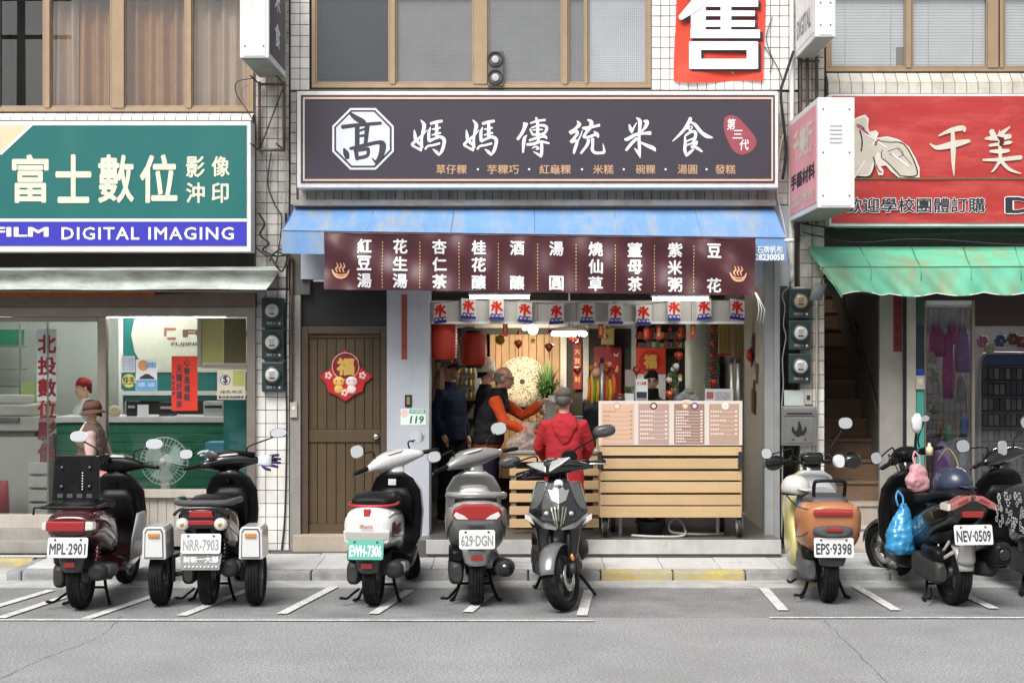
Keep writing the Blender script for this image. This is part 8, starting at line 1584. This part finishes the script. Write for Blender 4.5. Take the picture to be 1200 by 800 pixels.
    def jacket(m, arms=True, g=.024, name='jacket', low=0.0):
        b = MB(); lo_ = j['pelvis'].z-(.06+low)*s_
        b.loft([(lo_, j['pelvis'].x, j['pelvis'].y, (.175+.02*(low > .1))*s_*fat, .135*s_, .14*s_, 2.4), (j['pelvis'].z+.06*s_, j['pelvis'].x, j['pelvis'].y, .172*s_*fat, .13*s_, .13*s_, 2.4), (j['spine'].z, j['spine'].x, j['spine'].y, .165*s_*fat, .125*s_, .13*s_, 2.4), (j['chest'].z, j['chest'].x, j['chest'].y, .18*s_*fat, .12*s_, .135*s_, 2.5), (j['neckb'].z-.045*s_, j['neckb'].x, j['neckb'].y, .165*s_, .088*s_, .088*s_, 2.4), (j['neckb'].z+.005*s_, j['neckb'].x, j['neckb'].y, .085*s_, .072*s_, .072*s_, 2), (j['neckb'].z+.045*s_, j['neckb'].x, j['neckb'].y-.004, .072*s_, .066*s_, .066*s_, 2)], 'Z', 26)
        for sd in 'LR':
            if arms: b.tube([j['chest']*.3+j['sh'+sd]*.7, j['sh'+sd], (j['sh'+sd]+j['el'+sd])/2, j['el'+sd], (j['el'+sd]*.5+j['wr'+sd]*.5), j['wr'+sd]], [.072*s_, .070*s_, .063*s_, .058*s_, .054*s_, .046*s_], 14)
            else: b.tube([j['chest']*.3+j['sh'+sd]*.7, j['sh'+sd]+Vector((0, 0, -.01))], [.09*s_, .085*s_], 14)
        return part(name, b, m, .012, .007)
    if top: jacket(top, low=long)
    if vest:
        old = dict(j)
        b = MB(); b.loft([(j['pelvis'].z-.05*s_, j['pelvis'].x, j['pelvis'].y, .195*s_*fat, .155*s_, .16*s_, 2.4), (j['spine'].z, j['spine'].x, j['spine'].y, .19*s_*fat, .15*s_, .155*s_, 2.4), (j['chest'].z, j['chest'].x, j['chest'].y, .195*s_*fat, .145*s_, .16*s_, 2.4), (j['neckb'].z-.04*s_, j['neckb'].x, j['neckb'].y, .165*s_, .105*s_, .105*s_, 2.3), (j['neckb'].z+.05*s_, j['neckb'].x, j['neckb'].y-.005, .092*s_, .085*s_, .085*s_, 2)], 'Z', 26); part('vest', b, vest, .012, .014)
    # head dressings in the head's frame
    def hb(): q = MB(); q.M = HM; return q
    if hair:
        q = hb(); rings = []
        for i in range(10):
            a = math.pi/2*i/9*.98; rings.append([(.081*s_*math.cos(a)*math.cos(k), .012*s_+.10*s_*math.cos(a)*math.sin(k)*(1 if math.sin(k) > 0 else .93), .022*s_+.102*s_*math.sin(a)+.03*s_*(1-math.sin(k))*.5*math.cos(a)) for k in [2*math.pi*z_/26 for z_ in range(26)]])
        low_ = [[(x_*.98, y_, z_-.055*s_*(1+((y_-.012*s_)/(.10*s_)))*.9) for x_, y_, z_ in [(HMi) for HMi in rings[0]]]]
        q.ring(low_+rings); part('hair', q, hair)
    if hat: hat(hb, s_, part)
    for sd in (-1, 1):
        q = hb(); q.sphere((sd*.03*s_, -.082*s_, .006*s_), (.011*s_, .006*s_, .006*s_), 10, 6); part('eye', q, M_eye); q = hb(); q.tube([(sd*.016*s_, -.092*s_, .024*s_), (sd*.034*s_, -.09*s_, .029*s_), (sd*.05*s_, -.078*s_, .023*s_)], .004*s_, 6); part('eyebrow', q, M_hairb if not bald else M_hairg)
    q = hb(); q.sphere((0, -.088*s_, -.062*s_), (.024*s_, .008*s_, .006*s_), 12, 6); part('mouth', q, M_lip)
    if glasses:
        q = hb()
        for sd in (-1, 1): q.tube([(sd*.034*s_+.027*s_*math.cos(k), -.098*s_+.006*abs(math.cos(k)), .006*s_+.02*s_*math.sin(k)) for k in [2*math.pi*z_/16 for z_ in range(17)]], .0028*s_, 5); q.tube([(sd*.06*s_, -.092*s_, .01*s_), (sd*.08*s_, .0, .008*s_)], .0028*s_, 5)
        q.tube([(-.008*s_, -.1*s_, .01*s_), (.008*s_, -.1*s_, .01*s_)], .0028*s_, 5); part('glasses', q, M_dk)
    if mask: q = hb(); q.loft([(-.095*s_, 0, -.055*s_, .04*s_, .04*s_, .035*s_, 2.2), (-.05*s_, 0, -.05*s_, .066*s_, .05*s_, .062*s_, 2.2), (-.01*s_, 0, -.05*s_, .068*s_, .05*s_, .060*s_, 2.2)], 'Z', 18); part('face_mask', q, mask)
    return t, j, s_, part, hb
def cap(m, brim=True):
    def f(hb, s_, part):
        q = hb(); q.loft([(.025*s_, 0, .012*s_, .083*s_, .102*s_, .098*s_, 2), (.075*s_, 0, .012*s_, .080*s_, .096*s_, .094*s_, 2), (.105*s_, 0, .012*s_, .062*s_, .075*s_, .072*s_, 2), (.122*s_, 0, .012*s_, .02*s_, .025*s_, .025*s_, 2)], 'Z', 24); c_ = part('cap', q, m)
        if brim: q = hb(); q.loft([(-.165*s_, 0, .018*s_, .035*s_, .004, .004, 2.5), (-.13*s_, 0, .026*s_, .066*s_, .006, .005, 2.5), (-.07*s_, 0, .032*s_, .076*s_, .008, .006, 2.5)], 'Y', 18); part('cap_brim', q, m)
    return f
def beanie(m):
    def f(hb, s_, part):
        q = hb(); q.loft([(-.01*s_, 0, .012*s_, .088*s_, .105*s_, .10*s_, 2), (.03*s_, 0, .012*s_, .092*s_, .108*s_, .104*s_, 2), (.032*s_, 0, .012*s_, .086*s_, .10*s_, .098*s_, 2), (.09*s_, 0, .012*s_, .08*s_, .092*s_, .09*s_, 2), (.135*s_, 0, .012*s_, .055*s_, .062*s_, .062*s_, 2), (.155*s_, 0, .012*s_, .015*s_, .02*s_, .02*s_, 2)], 'Z', 26); part('beanie', q, m)
        vs, fs = fit('ENT', -.9, .75, -.004*s_, .026*s_, .03); q = hb(); q.add([((.094*s_+b)*math.sin(a+.9), .012*s_-(.109*s_+b)*math.cos(a+.9), c) for a, b, c in vs], fs, False); part('lettering', q, mat('beanie_print', (.12, .10, .10), .7))
    return f
def bucket(m):
    def f(hb, s_, part):
        q = hb(); q.loft([(.015*s_, 0, .012*s_, .092*s_, .11*s_, .108*s_, 2), (.06*s_, 0, .012*s_, .088*s_, .104*s_, .10*s_, 2), (.105*s_, 0, .012*s_, .07*s_, .082*s_, .08*s_, 2.3), (.115*s_, 0, .012*s_, .03*s_, .04*s_, .04*s_, 2)], 'Z', 24); part('hat', q, m)
        q = hb(); q.lathe([(.085*s_, .02*s_), (.125*s_, -.005*s_), (.145*s_, -.028*s_), (.143*s_, -.032*s_), (.12*s_, -.012*s_), (.085*s_, .01*s_)], (0, .012*s_, 0), 'Z', 28, cap=False); part('hat_brim', q, m)
    return f
M_navy = mat('cloth_navy', (.012, .017, .04), .8, var=.15, vs=6); M_blk = mat('cloth_black', (.012, .012, .014), .7, var=.2, vs=8); M_red_j = mat('cloth_red', (.40, .028, .035), .75, var=.1, vs=6); M_or_j = mat('cloth_orange2', (.55, .07, .018), .8, var=.1, vs=6); M_dkp = mat('cloth_indigo', (.016, .012, .03), .8)
person('man in navy jacket, dark cap and glasses under the red lanterns', 528, ZF, 1.35, 1.62, 55, look=8, skin=M_skin2, top=M_navy, bottom=M_blk, hair=M_hairb, hat=cap(M_blk), glasses=True, long=.05, joints=dict(elL=(-.23, .04, 1.10), wrL=(-.20, -.06, .90)), fat=1.12)
person('person in white beanie and black jacket behind the reaching man', 570, ZF, 1.0, 1.60, 100, look=15, skin=M_skin, top=M_blk, bottom=M_blk, hair=M_hairb, hat=beanie(mat('beanie_white', (.62, .58, .50), .85, bump=.3, bs=120)), fat=1.1)
# bald man reaching with his right arm (towards +X = his front after the turn)
t3_, j3, s3_, part3, hb3 = person('bald man with glasses in black vest and orange sweater reaching right', 572, ZF, .28, 1.57, 84, look=4, tilt=10, skin=M_skin2, top=M_or_j, bottom=M_dkp, vest=M_blk, glasses=True, bald=True, fat=1.2, grip=.9, joints=dict(chest=(0, -.06, 1.27), neckb=(0, -.10, 1.415), neck=(0, -.13, 1.47), head=(0, -.17, 1.57), shR=(.185, -.09, 1.345), shL=(-.185, -.09, 1.345), elR=(.27, -.33, 1.17), wrR=(.20, -.52, 1.30), elL=(-.22, -.20, 1.12), wrL=(-.14, -.40, 1.04), spine=(0, -.02, 1.10)), long=.02)
q = hb3(); q.ring([[(.0765*s3_*math.cos(a_)*f_, .016*s3_+.094*s3_*math.sin(a_)*f_, z_*s3_) for a_ in [R(-8+196*k/14) for k in range(15)]] for z_, f_ in ((-.05, .93), (-.02, 1.0), (.02, 1.02), (.04, .97))], cap=False, closed=False); part3('hair', q, M_hairg)
for k in range(3): q = MB(); q.M = Matrix.Translation(j3['elR']*.45+j3['shR']*.55+Vector((.075*s3_, 0, .03-.028*k))) ; q.box(0, .012, -.04, .04, 0, .012); part3('sleeve_print', q, M_ylw)
q = MB(); q.M = Matrix.Translation(j3['wrR']+Vector((-.01, -.11, .03))); q.lathe([(.028, -.05), (.036, .05), (.034, .05), (.026, -.045)], (0, 0, 0), 'Z', 18, cap=False); cup = q.build('paper_cup', mat('cup_pale', (.55, .58, .56), .4), None); cup.matrix_world = Matrix.Translation(t3_.location) @ Matrix.Rotation(R(84), 4, 'Z'); tag(cup, 'pale paper cup held up by the bald man in the vest', 'cup')
for k in range(1): q = MB(); q.M = None
# person in the red hooded jacket, back to the road
t4_, j4, s4_, part4, hb4 = person('person in red hooded jacket and grey cap, back to the road', 661, swalk(-.66), -.66, 1.53, 178, look=-8, tilt=8, top=M_red_j, bottom=mat('trouser_grey', (.06, .06, .065), .8), hair=M_hairg, hat=cap(mat('cap_taupe', (.12, .10, .085), .85, var=.1), True), long=.22, fat=1.06, joints=dict(elL=(-.25, -.06, 1.12), elR=(.25, -.06, 1.12), wrL=(-.20, -.26, 1.0), wrR=(.20, -.26, 1.0), head=(0, -.03, 1.59)))
q = MB(); q.loft([(1.16, 0, .125, .03, .015, .02, 2), (1.24, 0, .13, .085, .025, .03, 2.2), (1.33, 0, .11, .125, .035, .05, 2.4), (1.40, 0, .07, .12, .05, .06, 2.2), (1.45, 0, .03, .085, .05, .05, 2)], 'Z', 22); q.M = None
for i, v in enumerate(q.v): q.v[i] = (v[0]*s4_, v[1]*s4_, v[2]*s4_)
part4('hood', q, M_red_j, .012, .012)
person('stooping man with bare head behind the orange puppet', 701, ZF, .85, 1.50, -50, look=-10, tilt=14, skin=M_skin, top=mat('jacket_stripe', (.05, .05, .055), .8, var=.5, vs=14), bottom=M_blk, hair=None, bald=True)
t6_, j6, s6_, part6, hb6 = person('woman with short black hair and dark neck scarf behind the cart', 763, ZF, .75, 1.50, 6, look=-4, tilt=6, skin=M_skin, top=mat('jacket_grey', (.10, .10, .105), .8), bottom=M_blk, hair=M_hairb)
q = MB(); q.loft([(1.40*s6_, 0, -.01, .10*s6_, .09*s6_, .09*s6_, 2), (1.46*s6_, 0, -.015, .085*s6_, .08*s6_, .085*s6_, 2), (1.52*s6_, 0, -.02, .075*s6_, .07*s6_, .08*s6_, 2)], 'Z', 20); part6('scarf', q, M_blk, .01, .008)
# passer-by in front of the photo shop
t7_, j7, s7_, part7, hb7 = person('woman in brown hat and face mask walking past the photo shop', 108, swalk(-.42), -.42, 1.40, -86, look=0, tilt=6, skin=M_skin, top=mat('coat_pink', (.58, .40, .37), .8, var=.08), bottom=mat('trouser_brown', (.08, .06, .05), .8), hair=M_hairb, hat=bucket(mat('hat_brown', (.13, .065, .05), .85, var=.1)), mask=mat('mask_blue', (.55, .62, .70), .7), long=.2, fat=1.15, vest=mat('vest_brown', (.13, .095, .08), .85), joints=dict(anL=(-.10, -.16, .09), anR=(.10, .18, .12), knL=(-.10, -.12, .50), knR=(.10, .02, .50), elL=(-.24, .05, 1.12), wrL=(-.22, -.14, .96)))
q = MB(); q.tube(catmull([(-.03, -.15, 1.06), (-.17, -.07, 1.22), (-.16, .02, 1.20), (-.21, .10, 1.0), (-.22, .13, .88)], 5), .014, 8); part7('bag_strap', q, mat('strap_pink', (.62, .48, .44), .7))
t = thing('flower_pot', 'small black pot at the foot of the left tiled pier', 'pot', (X(308, -.12), -.14, swalk(-.14))); MB().lathe([(.04, 0), (.055, .07), (.06, .075), (.05, .078), (.035, .01)], (X(308, -.12), -.14, swalk(-.14)), 'Z', 16).build('pot', M_dk, t); MB().tube([(X(308, -.12), -.14, .16), (X(306, -.12), -.15, .26), (X(309, -.12), -.13, .30)], .006, 6).build('twig', M_rust, t)
bgx = thing('shoulder_bag', 'reddish shoulder bag carried by the walking woman', 'bag', (X(108, -.42)+.16, -.62, .70), 0.0); MB().loft([(0, 0, 0, .10, .05, .05, 3), (.12, 0, 0, .11, .055, .055, 3), (.20, 0, 0, .09, .04, .04, 3)], 'Z', 18).build('bag_body', mat('bag_coral', (.50, .14, .12), .6), bgx); MB().box(-.11, .11, -.06, -.056, .12, .18).build('bag_flap', mat('bag_pale', (.55, .45, .42), .6), bgx, .006)
person('seated clerk with red cap behind the photo shop counter', 98, .25, 1.75, 1.42, -60, top=mat('shirt_white', (.55, .56, .56), .8), bottom=M_blk, hair=mat('hair_red', (.16, .02, .02), .7), hat=cap(mat('cap_red', (.30, .03, .03), .8), False))

bpy.data.scenes.remove(SCR)

# dull the sheen of cloth, rubber and scuffed plastic
for m in bpy.data.materials:
    b = m.node_tree.nodes.get('Principled BSDF') if m.use_nodes else None
    if b is None: continue
    if m.name.startswith(('cloth_', 'trouser', 'coat', 'jacket', 'vest', 'hat_', 'cap_', 'hair', 'bundle', 'curtain', 'flag')): b.inputs['Specular IOR Level'].default_value = .12
    elif m.name.startswith(('tyre', 'black_plastic', 'seat_vinyl', 'grey_plastic', 'engine', 'muffler', 'device_dark', 'dark_', 'stall_dark')): b.inputs['Specular IOR Level'].default_value = .18
